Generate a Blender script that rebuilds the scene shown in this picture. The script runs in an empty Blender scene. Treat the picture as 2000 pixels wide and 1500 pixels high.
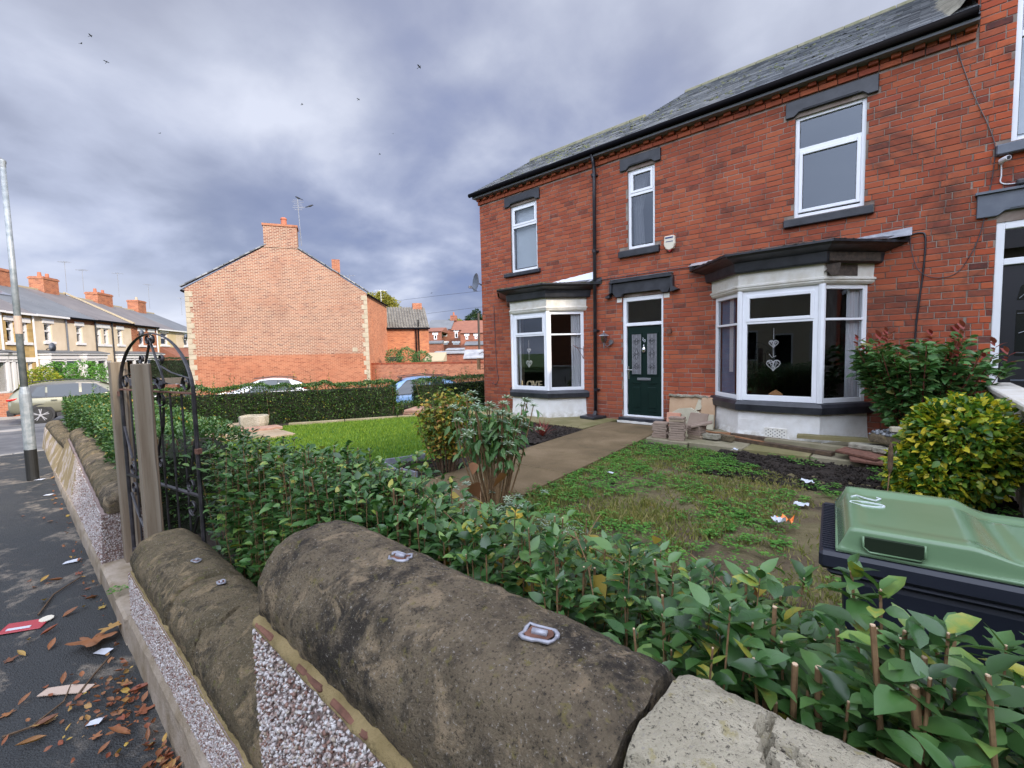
import bpy, math, random
import numpy as np
from mathutils import Vector, Matrix, noise
random.seed(7); rng = np.random.default_rng(7)
scene = bpy.context.scene
C = scene.collection
R = math.radians
# ------------------------------------------------------------------ camera
F_PX, YAW, PITCH, ROLL = 875.6, R(41.582), R(3.899), R(-1.3236)
cam_d = bpy.data.cameras.new('camera'); cam = bpy.data.objects.new('camera', cam_d); C.objects.link(cam)
cam_d.lens = F_PX * 36 / 2000; cam_d.sensor_width = 36; cam_d.clip_end = 3000; cam_d.clip_start = 0.02
fw = Vector((-math.sin(YAW), math.cos(YAW), 0)); rt = Vector((math.cos(YAW), math.sin(YAW), 0)); up = Vector((0, 0, 1))
fw2 = fw * math.cos(PITCH) - up * math.sin(PITCH); up2 = up * math.cos(PITCH) + fw * math.sin(PITCH)
r3 = rt * math.cos(ROLL) + up2 * math.sin(ROLL); u3 = -rt * math.sin(ROLL) + up2 * math.cos(ROLL)
m = Matrix((r3, u3, -fw2)).transposed().to_4x4(); m.translation = (0, 0, 1.6)
cam.matrix_world = m
scene.camera = cam
# ------------------------------------------------------------------ light
SUN_EL, SUN_AZ = R(29), R(90)          # azimuth from +Y clockwise
sun_dir = Vector((math.sin(SUN_AZ) * math.cos(SUN_EL), math.cos(SUN_AZ) * math.cos(SUN_EL), math.sin(SUN_EL)))
sd = bpy.data.lights.new('sun', 'SUN'); sd.energy = 2.5; sd.angle = R(2.5); sd.color = (1.0, .86, .68)
so = bpy.data.objects.new('sun', sd); C.objects.link(so)
so.rotation_euler = sun_dir.to_track_quat('Z', 'Y').to_euler(); so.location = (10, -10, 30)
scene.view_settings.view_transform = 'Standard'; scene.view_settings.look = 'None'
scene.view_settings.exposure = 0.9; scene.view_settings.gamma = 1.0
scene.view_settings.use_curve_mapping = False
scene.cycles.max_bounces = 6; scene.cycles.transparent_max_bounces = 12
scene.cycles.diffuse_bounces = 3; scene.cycles.glossy_bounces = 3; scene.cycles.transmission_bounces = 4
scene.cycles.caustics_reflective = False; scene.cycles.caustics_refractive = False
scene.cycles.sample_clamp_indirect = 4

class N:
    """small node-tree helper"""
    def __init__(s, nt): s.nt = nt; s.L = nt.links
    def n(s, t, **k):
        x = s.nt.nodes.new(t)
        for a, b in k.items(): setattr(x, a, b)
        return x
    def inp(s, node, key, v):
        if v is None: return
        if isinstance(v, bpy.types.NodeSocket): s.L.new(v, node.inputs[key])
        else:
            if isinstance(v, (tuple, list)) and len(v) == 3 and node.inputs[key].type == 'RGBA': v = (*v, 1)
            node.inputs[key].default_value = v
    def math(s, op, a, b=None, c=None, clamp=False):
        x = s.n('ShaderNodeMath', operation=op, use_clamp=clamp)
        s.inp(x, 0, a); s.inp(x, 1, b); s.inp(x, 2, c); return x.outputs[0]
    def vmath(s, op, a, b=None):
        x = s.n('ShaderNodeVectorMath', operation=op); s.inp(x, 0, a); s.inp(x, 1, b)
        return x.outputs['Value'] if op in ('DOT_PRODUCT', 'LENGTH') else x.outputs[0]
    def noise(s, vec, scale, detail=4, rough=.55, dist=0, out='Fac'):
        x = s.n('ShaderNodeTexNoise'); s.inp(x, 'Vector', vec); s.inp(x, 'Scale', scale); s.inp(x, 'Detail', detail)
        s.inp(x, 'Roughness', rough); s.inp(x, 'Distortion', dist); return x.outputs[out]
    def voro(s, vec, scale, feature='F1', out='Distance', rnd=1.0):
        x = s.n('ShaderNodeTexVoronoi', feature=feature); s.inp(x, 'Vector', vec); s.inp(x, 'Scale', scale); s.inp(x, 'Randomness', rnd)
        return x.outputs[out]
    def ramp(s, f, pts, interp='LINEAR'):
        x = s.n('ShaderNodeValToRGB'); s.inp(x, 0, f); cr = x.color_ramp; cr.interpolation = interp
        while len(cr.elements) < len(pts): cr.elements.new(.5)
        for e, (p, c) in zip(cr.elements, pts):
            e.position = p; e.color = (*c, 1) if not isinstance(c, (int, float)) else (c, c, c, 1)
        return x.outputs[0]
    def mix(s, f, a, b, mode='MIX'):
        x = s.n('ShaderNodeMix', data_type='RGBA', blend_type=mode)
        s.inp(x, 0, f); s.inp(x, 6, a); s.inp(x, 7, b); return x.outputs[2]
    def maprange(s, v, a, b, c=0, d=1):
        x = s.n('ShaderNodeMapRange'); s.inp(x, 0, v); s.inp(x, 1, a); s.inp(x, 2, b); s.inp(x, 3, c); s.inp(x, 4, d); return x.outputs[0]

# ------------------------------------------------------------------ world: broken grey cloud over a low sun
world = bpy.data.worlds.new('World'); scene.world = world; world.use_nodes = True
wt = world.node_tree; wt.nodes.clear(); w = N(wt)
tc = w.n('ShaderNodeTexCoord').outputs['Generated']
sep = w.n('ShaderNodeSeparateXYZ'); w.inp(sep, 0, tc)
sky = w.n('ShaderNodeTexSky', sky_type='NISHITA', sun_disc=False); sky.sun_elevation = SUN_EL; sky.sun_rotation = SUN_AZ
sky_c = w.mix(1.0, sky.outputs[0], (.10, .10, .10), 'MULTIPLY')
zz = w.math('ADD', w.math('MAXIMUM', sep.outputs[2], 0.0), .34)
comb = w.n('ShaderNodeCombineXYZ')
w.inp(comb, 0, w.math('DIVIDE', sep.outputs[0], zz)); w.inp(comb, 1, w.math('DIVIDE', sep.outputs[1], zz)); w.inp(comb, 2, 1.3)
cv = comb.outputs[0]
n1 = w.noise(cv, 1.15, 4, .45, .12); n2 = w.noise(cv, 3.1, 7, .52, .15); n3 = w.noise(tc, 2.2, 3, .5)
el = w.math('MAXIMUM', sep.outputs[2], 0.0)
dens = w.math('ADD', w.math('MULTIPLY', n1, .64), w.math('MULTIPLY_ADD', n2, .36, .022))
# lighter veil high up, heavier bank low over the roofs, a bright gap on the skyline
hi = w.maprange(el, .10, .50)
cloud_lo = w.ramp(dens, [(.39, (.40, .42, .50)), (.47, (.26, .285, .385)), (.55, (.15, .17, .245)), (.64, (.095, .112, .18))])
cloud_hi = w.ramp(dens, [(.39, (.40, .42, .49)), (.48, (.30, .32, .39)), (.56, (.235, .25, .315)), (.64, (.185, .20, .265))])
cloud = w.mix(hi, cloud_lo, cloud_hi)
gap = w.math('MULTIPLY', w.maprange(el, .17, .02), w.maprange(n2, .36, .62))
west = w.maprange(w.vmath('DOT_PRODUCT', tc, (-.985, .17, 0)), .80, .97)
bright = w.mix(w.math('MULTIPLY', gap, w.math('MULTIPLY_ADD', west, .75, .25)), cloud, (.52, .535, .61))
bluer = w.maprange(w.vmath('DOT_PRODUCT', tc, (-.67, .72, .17)), .80, 1.0)
bright = w.mix(w.math('MULTIPLY', bluer, w.maprange(dens, .44, .58, 0, .55)), bright, (.085, .12, .265))
# towards the sun the cloud sheet is thin and bright
sunw = w.maprange(w.vmath('DOT_PRODUCT', tc, (.60, -.65, .45)), -.15, 1.0)
glow = w.math('MULTIPLY_ADD', w.math('POWER', sunw, 1.4), 4.6, 1.05)
bc = w.mix(w.maprange(sunw, .1, .8), bright, w.mix(.6, bright, (.43, .48, .58)))
gl = w.n('ShaderNodeCombineXYZ'); [w.inp(gl, i, glow) for i in range(3)]
bc = w.mix(1.0, bc, gl.outputs[0], 'MULTIPLY')
final = w.mix(.93, sky_c, bc)
bg = w.n('ShaderNodeBackground'); w.inp(bg, 'Color', final); w.inp(bg, 'Strength', 1.0)
wo = w.n('ShaderNodeOutputWorld'); w.L.new(bg.outputs[0], wo.inputs[0])

# ------------------------------------------------------------------ materials
M = {}
def newmat(name):
    mt = bpy.data.materials.new(name); mt.use_nodes = True; nt = mt.node_tree; nt.nodes.clear(); g = N(nt)
    out = g.n('ShaderNodeOutputMaterial'); p = g.n('ShaderNodeBsdfPrincipled'); g.L.new(p.outputs[0], out.inputs[0])
    M[name] = mt; return g, p, out
def tint_fac(g):
    a = g.n('ShaderNodeAttribute', attribute_name='tint'); o = g.n('ShaderNodeObjectInfo')
    return g.math('FRACT', g.math('ADD', a.outputs['Fac'], o.outputs['Random']))
def bump(g, p, h, strength=.4, dist=.01):
    b = g.n('ShaderNodeBump'); g.inp(b, 'Height', h); g.inp(b, 'Strength', strength); g.inp(b, 'Distance', dist)
    g.L.new(b.outputs[0], p.inputs['Normal'])
def simple(name, c, rough=.6, c2=None, scale=6, bstr=0, bscale=40, bdist=.004, spec=.5, metal=0, coat=0, local=False):
    g, p, out = newmat(name)
    pos = g.n('ShaderNodeTexCoord').outputs['Object'] if local else g.n('ShaderNodeNewGeometry').outputs['Position']
    if c2 is not None:
        f = g.noise(pos, scale, 5, .6)
        col = g.ramp(f, [(.35, c), (.65, c2)]); g.inp(p, 'Base Color', col)
    else: g.inp(p, 'Base Color', (*c, 1))
    g.inp(p, 'Roughness', rough); g.inp(p, 'Metallic', metal); g.inp(p, 'Specular IOR Level', spec); g.inp(p, 'Coat Weight', coat)
    if bstr: bump(g, p, g.noise(pos, bscale, 4, .6), bstr, bdist)
    return M[name]
def tinted(name, pts, rough=.8, nscale=9, namt=.35, bstr=.3, bscale=60, bdist=.004, spec=.3, soot=False, trans=0):
    g, p, out = newmat(name); pos = g.n('ShaderNodeNewGeometry').outputs['Position']
    t = tint_fac(g); nz = g.noise(pos, nscale, 4, .6)
    f = g.math('ADD', t, g.math('MULTIPLY', g.math('SUBTRACT', nz, .5), namt))
    col = g.ramp(f, pts)
    if soot:
        s = g.math('MULTIPLY', g.maprange(g.noise(pos, 1.3, 8, .7, .8), .49, .64), .70)
        sx = g.n('ShaderNodeSeparateXYZ'); g.inp(sx, 0, pos)
        s = g.math('MULTIPLY', s, g.maprange(sx.outputs[0], -5.5, .3, .22, 1.0))
        col = g.mix(s, col, (.05, .032, .028))
        lo = g.math('MULTIPLY', g.maprange(sx.outputs[2], .75, .12), g.maprange(g.noise(pos, 3.2, 4), .35, .6, .25, .75))
        col = g.mix(lo, col, (.07, .042, .035))
        ef = g.math('MULTIPLY', g.maprange(g.noise(pos, 4.3, 6, .75), .67, .76), .35)
        col = g.mix(ef, col, (.55, .45, .42))
    g.inp(p, 'Base Color', col); g.inp(p, 'Roughness', rough); g.inp(p, 'Specular IOR Level', spec)
    if trans:
        g.inp(p, 'Roughness', rough)
    if bstr: bump(g, p, g.noise(pos, bscale, 4, .65), bstr, bdist)
    return M[name]
def leafmat(name, pts, rough=.42, transl=.25, spec=.4):
    g, p, out = newmat(name); t = tint_fac(g); pos = g.n('ShaderNodeNewGeometry').outputs['Position']
    f = g.math('ADD', t, g.math('MULTIPLY', g.math('SUBTRACT', g.noise(pos, 60, 3), .5), .18))
    col = g.ramp(f, pts)
    blot = g.noise(pos, 9, 3); col = g.mix(g.math('MULTIPLY', g.maprange(blot, .42, .62), .35), col, g.mix(1.0, col, (1.5, 1.25, .8), 'MULTIPLY'))
    g.inp(p, 'Base Color', col); g.inp(p, 'Roughness', g.maprange(blot, .35, .65, rough - .08, rough + .16)); g.inp(p, 'Specular IOR Level', spec)
    tr = g.n('ShaderNodeBsdfTranslucent'); g.inp(tr, 'Color', g.mix(1.0, col, (1.2, 1.3, .6), 'MULTIPLY'))
    mx = g.n('ShaderNodeMixShader'); g.inp(mx, 0, transl); g.L.new(p.outputs[0], mx.inputs[1]); g.L.new(tr.outputs[0], mx.inputs[2])
    g.L.new(mx.outputs[0], out.inputs[0]); return M[name]

tinted('brick_red', [(0, (.15, .048, .032)), (.02, (.23, .060, .034)), (.08, (.285, .068, .034)), (.45, (.33, .080, .038)), (.85, (.385, .106, .048)), (1, (.30, .070, .040))], .82, 14, .2, .5, 70, .004, .25, soot=True)
tinted('brick_neighbour', [(0, (.09, .035, .03)), (.1, (.30, .06, .03)), (.45, (.40, .085, .036)), (.8, (.46, .11, .045)), (1, (.13, .05, .04))], .82, 14, .2, .5, 70, .004, .25, soot=True)
simple('mortar', (.15, .10, .08), .95, (.32, .27, .23), 3.0, .5, 90)
tinted('slate', [(0, (.07, .075, .083)), (.4, (.14, .15, .16)), (.75, (.20, .21, .22)), (1, (.29, .295, .30))], .62, 5, .5, .4, 30, .004, .5)
simple('moss', (.045, .06, .015), .95, (.11, .12, .03), 30, .9, 120, .01)
simple('ridge_mortar', (.12, .125, .07), .95, (.19, .18, .13), 8, .6, 30)
simple('flaunching', (.20, .19, .14), .95, (.36, .33, .26), 9, 1.0, 18, .04)
simple('upvc', (.84, .85, .88), .28, (.78, .79, .82), 2.0)
simple('upvc_seal', (.03, .03, .035), .5)
simple('black_paint', (.013, .015, .02), .38, (.035, .037, .045), 5, .25, 30, .003)
simple('grey_paint', (.09, .105, .135), .45, (.13, .145, .175), 5, .25, 30, .003)
simple('gutter_black', (.004, .004, .006), .9, spec=.1)
simple('pipe_black', (.012, .012, .018), .35, (.03, .03, .035), 4)
simple('cream_paint', (.60, .56, .48), .65, (.72, .70, .65), 6, .35, 25, .004)
simple('bare_wood', (.035, .028, .022), .9, (.09, .065, .05), 20, .5, 50)
simple('curtain_white', (.62, .64, .68), .9); simple('curtain_blue', (.10, .17, .28), .9, (.16, .24, .36), 3)
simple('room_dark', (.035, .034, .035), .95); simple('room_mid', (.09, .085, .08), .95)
simple('blind', (.60, .68, .74), .8)
simple('lead', (.20, .21, .24), .55, (.32, .33, .36), 12, .6, 20, .006)
simple('lead_bright', (.26, .265, .30), .5, (.42, .42, .47), 40, .6, 60, .003, metal=.3)
simple('paint_white_flash', (.78, .80, .86), .5)
simple('door_green', (.003, .014, .011), .5, (.004, .017, .013), 4, .25, 120, .001, spec=.2)
simple('obscured_glass', (.16, .16, .17), .22, (.24, .24, .26), 60, .5, 200, .002); simple('dark_glass', (.012, .014, .014), .12)
simple('door_black', (.006, .006, .010), .45)
simple('chrome', (.75, .75, .78), .22, metal=1); simple('dull_metal', (.32, .33, .36), .4, metal=.8)
simple('alarm_cream', (.68, .62, .50), .45); simple('alarm_blue', (.03, .05, .16), .4); simple('alarm_red', (.30, .015, .01), .4)
simple('letter_cream', (.62, .53, .33), .6); simple('wicker_white', (.78, .78, .80), .7); simple('wood_light', (.52, .27, .11), .6)
simple('rust', (.10, .045, .03), .9, (.20, .09, .06), 30)
simple('terracotta', (.42, .15, .08), .8, (.34, .10, .055), 6)
simple('iron_black', (.012, .012, .015), .42, (.05, .045, .05), 18, .3, 60, .002)
simple('plastic_white', (.75, .75, .78), .4)
# masonry paint of the bay, grubby towards the foot with a shape of its own
g, p, o_ = newmat('white_render'); pos = g.n('ShaderNodeNewGeometry').outputs['Position']
sx = g.n('ShaderNodeSeparateXYZ'); g.inp(sx, 0, pos); nz = g.noise(pos, 4, 6, .65)
c = g.ramp(nz, [(.3, (.66, .64, .60)), (.6, (.76, .75, .73))])
dirt = g.math('MULTIPLY', g.maprange(sx.outputs[2], .34, .14), g.maprange(g.noise(pos, 9, 5, .7), .40, .66))
c = g.mix(dirt, c, (.26, .22, .13)); g.inp(p, 'Base Color', c); g.inp(p, 'Roughness', .8)
bump(g, p, g.math('ADD', nz, g.math('MULTIPLY', g.noise(pos, 55, 3), .3)), .5, .012)
# sandstone coping: brown grit, black crust, pale scars, ochre lichen
def stone(name, a, b, crust, lich, dark=.5, pale=.72):
    g, p, o_ = newmat(name); pos = g.n('ShaderNodeNewGeometry').outputs['Position']
    n1 = g.noise(pos, 5, 8, .68, .4); n2 = g.noise(pos, 22, 7, .72); n3 = g.noise(pos, 2.3, 5, .6, 1.2); n4 = g.noise(pos, 150, 4, .75)
    c = g.ramp(n1, [(.32, a), (.62, b)])
    c = g.mix(g.math('MULTIPLY', g.maprange(g.math('ADD', g.math('MULTIPLY', n2, .55), g.math('MULTIPLY', n3, .45)), dark, dark + .10), .85), c, crust)
    c = g.mix(g.math('MULTIPLY', g.maprange(g.noise(pos, 11, 6, .6, .8), pale - .07, pale), .8), c, (b[0] * 1.5, b[1] * 1.45, b[2] * 1.4))
    c = g.mix(g.math('MULTIPLY', g.maprange(g.noise(pos, 34, 5, .6), .60, .68), .55), c, lich)
    c = g.mix(g.math('MULTIPLY', g.maprange(n4, .60, .66), .85), c, (.34, .31, .27))
    c = g.mix(g.math('MULTIPLY', g.maprange(n4, .44, .37), .8), c, (.022, .019, .017))
    g.inp(p, 'Base Color', c); g.inp(p, 'Roughness', .93); g.inp(p, 'Specular IOR Level', .25)
    h = g.math('ADD', g.math('MULTIPLY', n2, .7), g.math('MULTIPLY', n4, .45))
    bump(g, p, h, 1.0, .02)
stone('stone_dark', (.10, .078, .052), (.205, .16, .105), (.024, .021, .019), (.20, .17, .045), .475, .625)
stone('stone_mid', (.085, .070, .040), (.19, .145, .088), (.032, .028, .021), (.14, .14, .03), .49, .63)
stone('stone_pale', (.36, .32, .23), (.54, .48, .36), (.10, .085, .06), (.34, .28, .08), .60, .70)
stone('stone_trough', (.33, .30, .23), (.46, .42, .34), (.12, .11, .08), (.2, .2, .1), .57, .70)
simple('yellow_mortar', (.17, .125, .05), .95, (.28, .21, .10), 9, .9, 40, .012)
g, p, o_ = newmat('wall_yellow'); pos = g.n('ShaderNodeNewGeometry').outputs['Position']
n1 = g.noise(pos, 2.6, 7, .65, .8); c = g.ramp(n1, [(.35, (.26, .19, .09)), (.52, (.36, .27, .14)), (.56, (.50, .42, .38)), (.7, (.42, .33, .24))])
g.inp(p, 'Base Color', c); g.inp(p, 'Roughness', .95); bump(g, p, g.noise(pos, 30, 6, .7), .8, .02)
tinted('pebbles', [(0, (.20, .10, .075)), (.15, (.32, .20, .16)), (.3, (.44, .35, .32)), (.55, (.58, .53, .52)), (.85, (.70, .67, .66)), (1, (.36, .28, .20))], .55, 200, .1, 0, spec=.5)
simple('pebble_bed', (.24, .17, .15), .95, (.36, .28, .26), 60, .9, 130, .012)
simple('plinth', (.22, .17, .11), .95, (.36, .30, .24), 7, .7, 50, .01)
# greens
leafmat('leaf_privet', [(0, (.018, .056, .013)), (.3, (.038, .108, .026)), (.6, (.066, .158, .042)), (.85, (.108, .215, .070)), (.95, (.17, .28, .06)), (1, (.34, .32, .05))], .30, .18, .6)
leafmat('leaf_privet_big', [(0, (.040, .125, .040)), (.5, (.065, .17, .062)), (.85, (.085, .20, .08)), (1, (.13, .25, .07))], .36, .2, .5)
leafmat('leaf_yellow', [(0, (.42, .28, .03)), (.5, (.52, .40, .06)), (1, (.38, .30, .08))], .5, .35)
leafmat('leaf_brown', [(0, (.16, .07, .035)), (1, (.28, .14, .06))], .7, .2)
leafmat('leaf_hedge', [(0, (.010, .036, .006)), (.4, (.027, .080, .013)), (.8, (.052, .130, .022)), (.94, (.09, .17, .025)), (1, (.26, .20, .02))], .40, .2, .5)
leafmat('leaf_hedge_west', [(0, (.022, .070, .016)), (.5, (.050, .125, .03)), (.9, (.09, .18, .05)), (.96, (.13, .19, .04)), (1, (.36, .22, .03))], .40, .2, .5)
leafmat('leaf_sage', [(0, (.055, .14, .04)), (.5, (.085, .19, .065)), (1, (.14, .24, .10))], .6, .25)
leafmat('leaf_silver', [(0, (.22, .30, .22)), (1, (.38, .46, .38))], .8, .15)
leafmat('leaf_autumn', [(0, (.07, .14, .035)), (.45, (.14, .21, .045)), (.66, (.32, .30, .05)), (.84, (.46, .31, .05)), (1, (.34, .15, .07))], .55, .3)
leafmat('leaf_photinia', [(0, (.030, .095, .025)), (.5, (.070, .175, .05)), (.9, (.12, .25, .09)), (1, (.20, .18, .06))], .35, .2, .5)
leafmat('leaf_red', [(0, (.22, .03, .03)), (1, (.30, .09, .08))], .4, .25)
leafmat('leaf_euonymus', [(0, (.03, .09, .015)), (.3, (.07, .17, .02)), (.58, (.16, .27, .025)), (.8, (.46, .45, .03)), (1, (.64, .53, .05))], .38, .25, .5)
leafmat('leaf_cordyline', [(0, (.14, .02, .02)), (1, (.22, .05, .04))], .5, .2)
leafmat('leaf_weed', [(0, (.04, .13, .02)), (.5, (.085, .24, .04)), (1, (.15, .33, .06))], .6, .3)
leafmat('leaf_grass', [(0, (.065, .14, .012)), (.5, (.115, .22, .018)), (1, (.20, .29, .035))], .6, .3)
leafmat('leaf_dry_grass', [(0, (.11, .14, .03)), (.6, (.20, .22, .06)), (1, (.32, .27, .12))], .7, .3)
leafmat('leaf_tree_yellow', [(0, (.16, .16, .03)), (.5, (.26, .25, .045)), (1, (.36, .31, .07))], .6, .3)
leafmat('leaf_tree_dark', [(0, (.014, .035, .012)), (1, (.035, .07, .022))], .6, .2)
leafmat('leaf_bush_lime', [(0, (.10, .17, .02)), (.6, (.24, .30, .03)), (1, (.42, .40, .05))], .5, .3)
leafmat('leaf_fallen', [(0, (.14, .06, .035)), (.3, (.30, .13, .06)), (.55, (.22, .06, .035)), (.8, (.36, .20, .08)), (1, (.42, .30, .07))], .55, .15)
simple('twig', (.075, .045, .025), .9, (.15, .095, .055), 30); simple('stem_tan', (.17, .095, .045), .8, (.27, .165, .08), 40, .3, 90)
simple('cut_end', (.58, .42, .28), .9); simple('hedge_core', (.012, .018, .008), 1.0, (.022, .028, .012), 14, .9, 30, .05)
simple('stem_red', (.16, .05, .03), .8)
# ground
g, p, o_ = newmat('soil'); pos = g.n('ShaderNodeNewGeometry').outputs['Position']
n1 = g.noise(pos, 2.0, 6, .6, .6); n2 = g.noise(pos, 26, 7, .75)
c = g.ramp(n1, [(.36, (.020, .014, .010)), (.55, (.034, .023, .016))]); c = g.mix(g.maprange(n2, .5, .75), c, (.06, .043, .03))
g.inp(p, 'Base Color', c); g.inp(p, 'Roughness', .95); bump(g, p, n2, 1.0, .06)
g, p, o_ = newmat('bare_earth'); pos = g.n('ShaderNodeNewGeometry').outputs['Position']
n1 = g.noise(pos, 1.6, 6, .65, .6); n2 = g.noise(pos, 30, 7, .75)
c = g.ramp(n1, [(.34, (.04, .028, .016)), (.45, (.12, .085, .048)), (.54, (.15, .125, .055)), (.66, (.20, .155, .08))]); c = g.mix(g.maprange(n2, .52, .75), c, (.17, .13, .075))
g.inp(p, 'Base Color', c); g.inp(p, 'Roughness', .95); bump(g, p, n2, .9, .03)
simple('lawn_base', (.035, .11, .012), .95, (.06, .16, .018), 2, .8, 80, .02)
g, p, o_ = newmat('path_concrete'); pos = g.n('ShaderNodeNewGeometry').outputs['Position']
n1 = g.noise(pos, 1.3, 6, .65, .5); n2 = g.noise(pos, 130, 5, .75)
c = g.ramp(n1, [(.32, (.080, .056, .022)), (.5, (.135, .092, .042)), (.66, (.195, .136, .072))]); c = g.mix(g.math('MULTIPLY', g.maprange(n2, .54, .66), .6), c, (.27, .21, .15)); c = g.mix(g.math('MULTIPLY', g.maprange(n2, .44, .36), .6), c, (.06, .045, .028))
g.inp(p, 'Base Color', c); g.inp(p, 'Roughness', .88); bump(g, p, n2, .5, .006)
simple('path_mossy', (.14, .13, .045), .9, (.24, .20, .10), 2.5, .4, 90, .006)
simple('slab', (.18, .16, .09), .9, (.27, .235, .16), 4, .5, 70, .008)
simple('flag_red', (.27, .14, .10), .9, (.36, .24, .18), 7, .5, 60, .006); simple('flag_brown', (.24, .18, .12), .9, (.34, .27, .19), 4, .5, 60, .006)
g, p, o_ = newmat('asphalt_wet'); pos = g.n('ShaderNodeNewGeometry').outputs['Position']
n1 = g.noise(pos, 1.5, 6, .6, .5); n2 = g.noise(pos, 160, 4, .7); v1 = g.voro(pos, 130)
c = g.ramp(n1, [(.35, (.018, .021, .023)), (.65, (.036, .038, .038))]); c = g.mix(g.maprange(n2, .6, .72), c, (.085, .085, .08))
silt = g.math('MULTIPLY', g.maprange(g.noise(pos, 1.9, 6, .6, 1.0), .54, .60), g.maprange(g.noise(pos, 12, 5, .7), .40, .58))
sx = g.n('ShaderNodeSeparateXYZ'); g.inp(sx, 0, pos)
silt = g.math('MULTIPLY', silt, g.maprange(sx.outputs[0], -1.4, -3.4, .25, .9))
c = g.mix(silt, c, (.21, .175, .135)); g.inp(p, 'Base Color', c)
g.inp(p, 'Roughness', g.maprange(n1, .35, .65, .42, .75)); bump(g, p, g.math('ADD', v1, n2), .8, .006)
g, p, o_ = newmat('asphalt_road'); pos = g.n('ShaderNodeNewGeometry').outputs['Position']
n1 = g.noise(pos, .35, 5, .6, .8); c = g.ramp(n1, [(.38, (.05, .052, .058)), (.5, (.10, .10, .105)), (.62, (.17, .165, .165))])
g.inp(p, 'Base Color', c); g.inp(p, 'Roughness', .75); bump(g, p, g.noise(pos, 90, 4, .7), .5, .006)
simple('pavement_pale', (.24, .225, .21), .85, (.33, .31, .29), 1.5, .4, 60, .006)
simple('kerb_stone', (.20, .19, .18), .85, (.28, .27, .25), 5, .5, 60)
simple('grass_far', (.06, .12, .02), .95, (.10, .16, .03), 2)
# timber of the gate posts
g, p, o_ = newmat('post_wood'); tcx = g.n('ShaderNodeTexCoord').outputs['Object']
mp = g.n('ShaderNodeMapping'); g.inp(mp, 0, tcx); mp.inputs['Scale'].default_value = (9, 9, .55)
wv = g.n('ShaderNodeTexWave', wave_type='RINGS', rings_direction='Z', wave_profile='SAW'); g.inp(wv, 'Vector', g.vmath('ADD', mp.outputs[0], (.6, .2, .3)))
g.inp(wv, 'Scale', 2.3); g.inp(wv, 'Distortion', 3.2); g.inp(wv, 'Detail', 2.5); g.inp(wv, 'Detail Scale', 1.1)
n2 = g.noise(g.vmath('MULTIPLY', tcx, (80, 80, 4)), 1.0, 4, .7)
c = g.ramp(wv.outputs['Fac'], [(0, (.155, .105, .066)), (.5, (.26, .21, .15)), (.82, (.31, .26, .20)), (1, (.075, .055, .038))])
c = g.mix(g.math('MULTIPLY', g.maprange(n2, .5, .75), .5), c, (.13, .085, .05))
g.inp(p, 'Base Color', c); g.inp(p, 'Roughness', .85); bump(g, p, g.math('ADD', n2, wv.outputs['Fac']), .5, .003)
simple('plank_wet', (.05, .032, .02), .7, (.11, .07, .04), 15, .5, 60)
# bin
simple('bin_lid', (.135, .225, .12), .12, (.15, .245, .135), 3, .06, 250, .002, spec=.5)
simple('bin_body', (.010, .013, .022), .5, (.016, .019, .03), 4, .2, 200, .001)
simple('paint_mark', (.72, .78, .80), .5)
# glass: what stands behind shows through the reflection
def glass(name, tint=.75, refl=.10, rough=.0):
    g, p, out = newmat(name)
    tr = g.n('ShaderNodeBsdfTransparent'); g.inp(tr, 'Color', (tint, tint, tint, 1))
    gl = g.n('ShaderNodeBsdfGlossy'); g.inp(gl, 'Roughness', rough); g.inp(gl, 'Color', (.82, .9, 1, 1))
    lw = g.n('ShaderNodeFresnel'); g.inp(lw, 'IOR', 1.52)
    f = g.math('MULTIPLY', g.math('MULTIPLY_ADD', lw.outputs[0], 1.0, refl, clamp=True), g.math('SUBTRACT', 1, g.n('ShaderNodeNewGeometry').outputs['Backfacing']))
    mx = g.n('ShaderNodeMixShader'); g.inp(mx, 0, f); g.L.new(tr.outputs[0], mx.inputs[1]); g.L.new(gl.outputs[0], mx.inputs[2]); g.L.new(mx.outputs[0], out.inputs[0])
glass('glass', .85, .045); glass('glass_upper', .6, .06); glass('glass_car', .35, .18); glass('glass_frost', .5, .10, .35)
simple('tyre', (.02, .02, .02), .8); simple('alloy', (.55, .55, .58), .3, metal=.7)
simple('car_olive', (.19, .185, .13), .28, metal=.35, coat=.6); simple('car_white', (.72, .73, .78), .25, coat=.6); simple('car_blue', (.26, .42, .66), .3, coat=.6)
simple('car_dark', (.012, .012, .016), .3, coat=.4); simple('car_trim', (.02, .02, .022), .6); simple('lamp_red', (.42, .01, .01), .2); simple('lamp_clear', (.7, .7, .72), .15)
simple('car_silver', (.25, .27, .32), .3, metal=.4, coat=.5)
simple('galvanised', (.20, .235, .26), .5, (.34, .37, .40), 14, .15, 60, .001, metal=.25)
simple('tar_black', (.010, .011, .012), .6)
simple('litter_white', (.55, .57, .62), .6); simple('litter_red', (.40, .05, .06), .5); simple('litter_pink', (.50, .38, .30), .6); simple('litter_orange', (.80, .22, .04), .5)
simple('slate_edging', (.14, .145, .17), .7, (.21, .215, .25), 14, .3, 60); simple('feather', (.006, .006, .008), .6)
simple('aerial', (.22, .225, .24), .5); simple('wire', (.06, .06, .07), .6)

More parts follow.
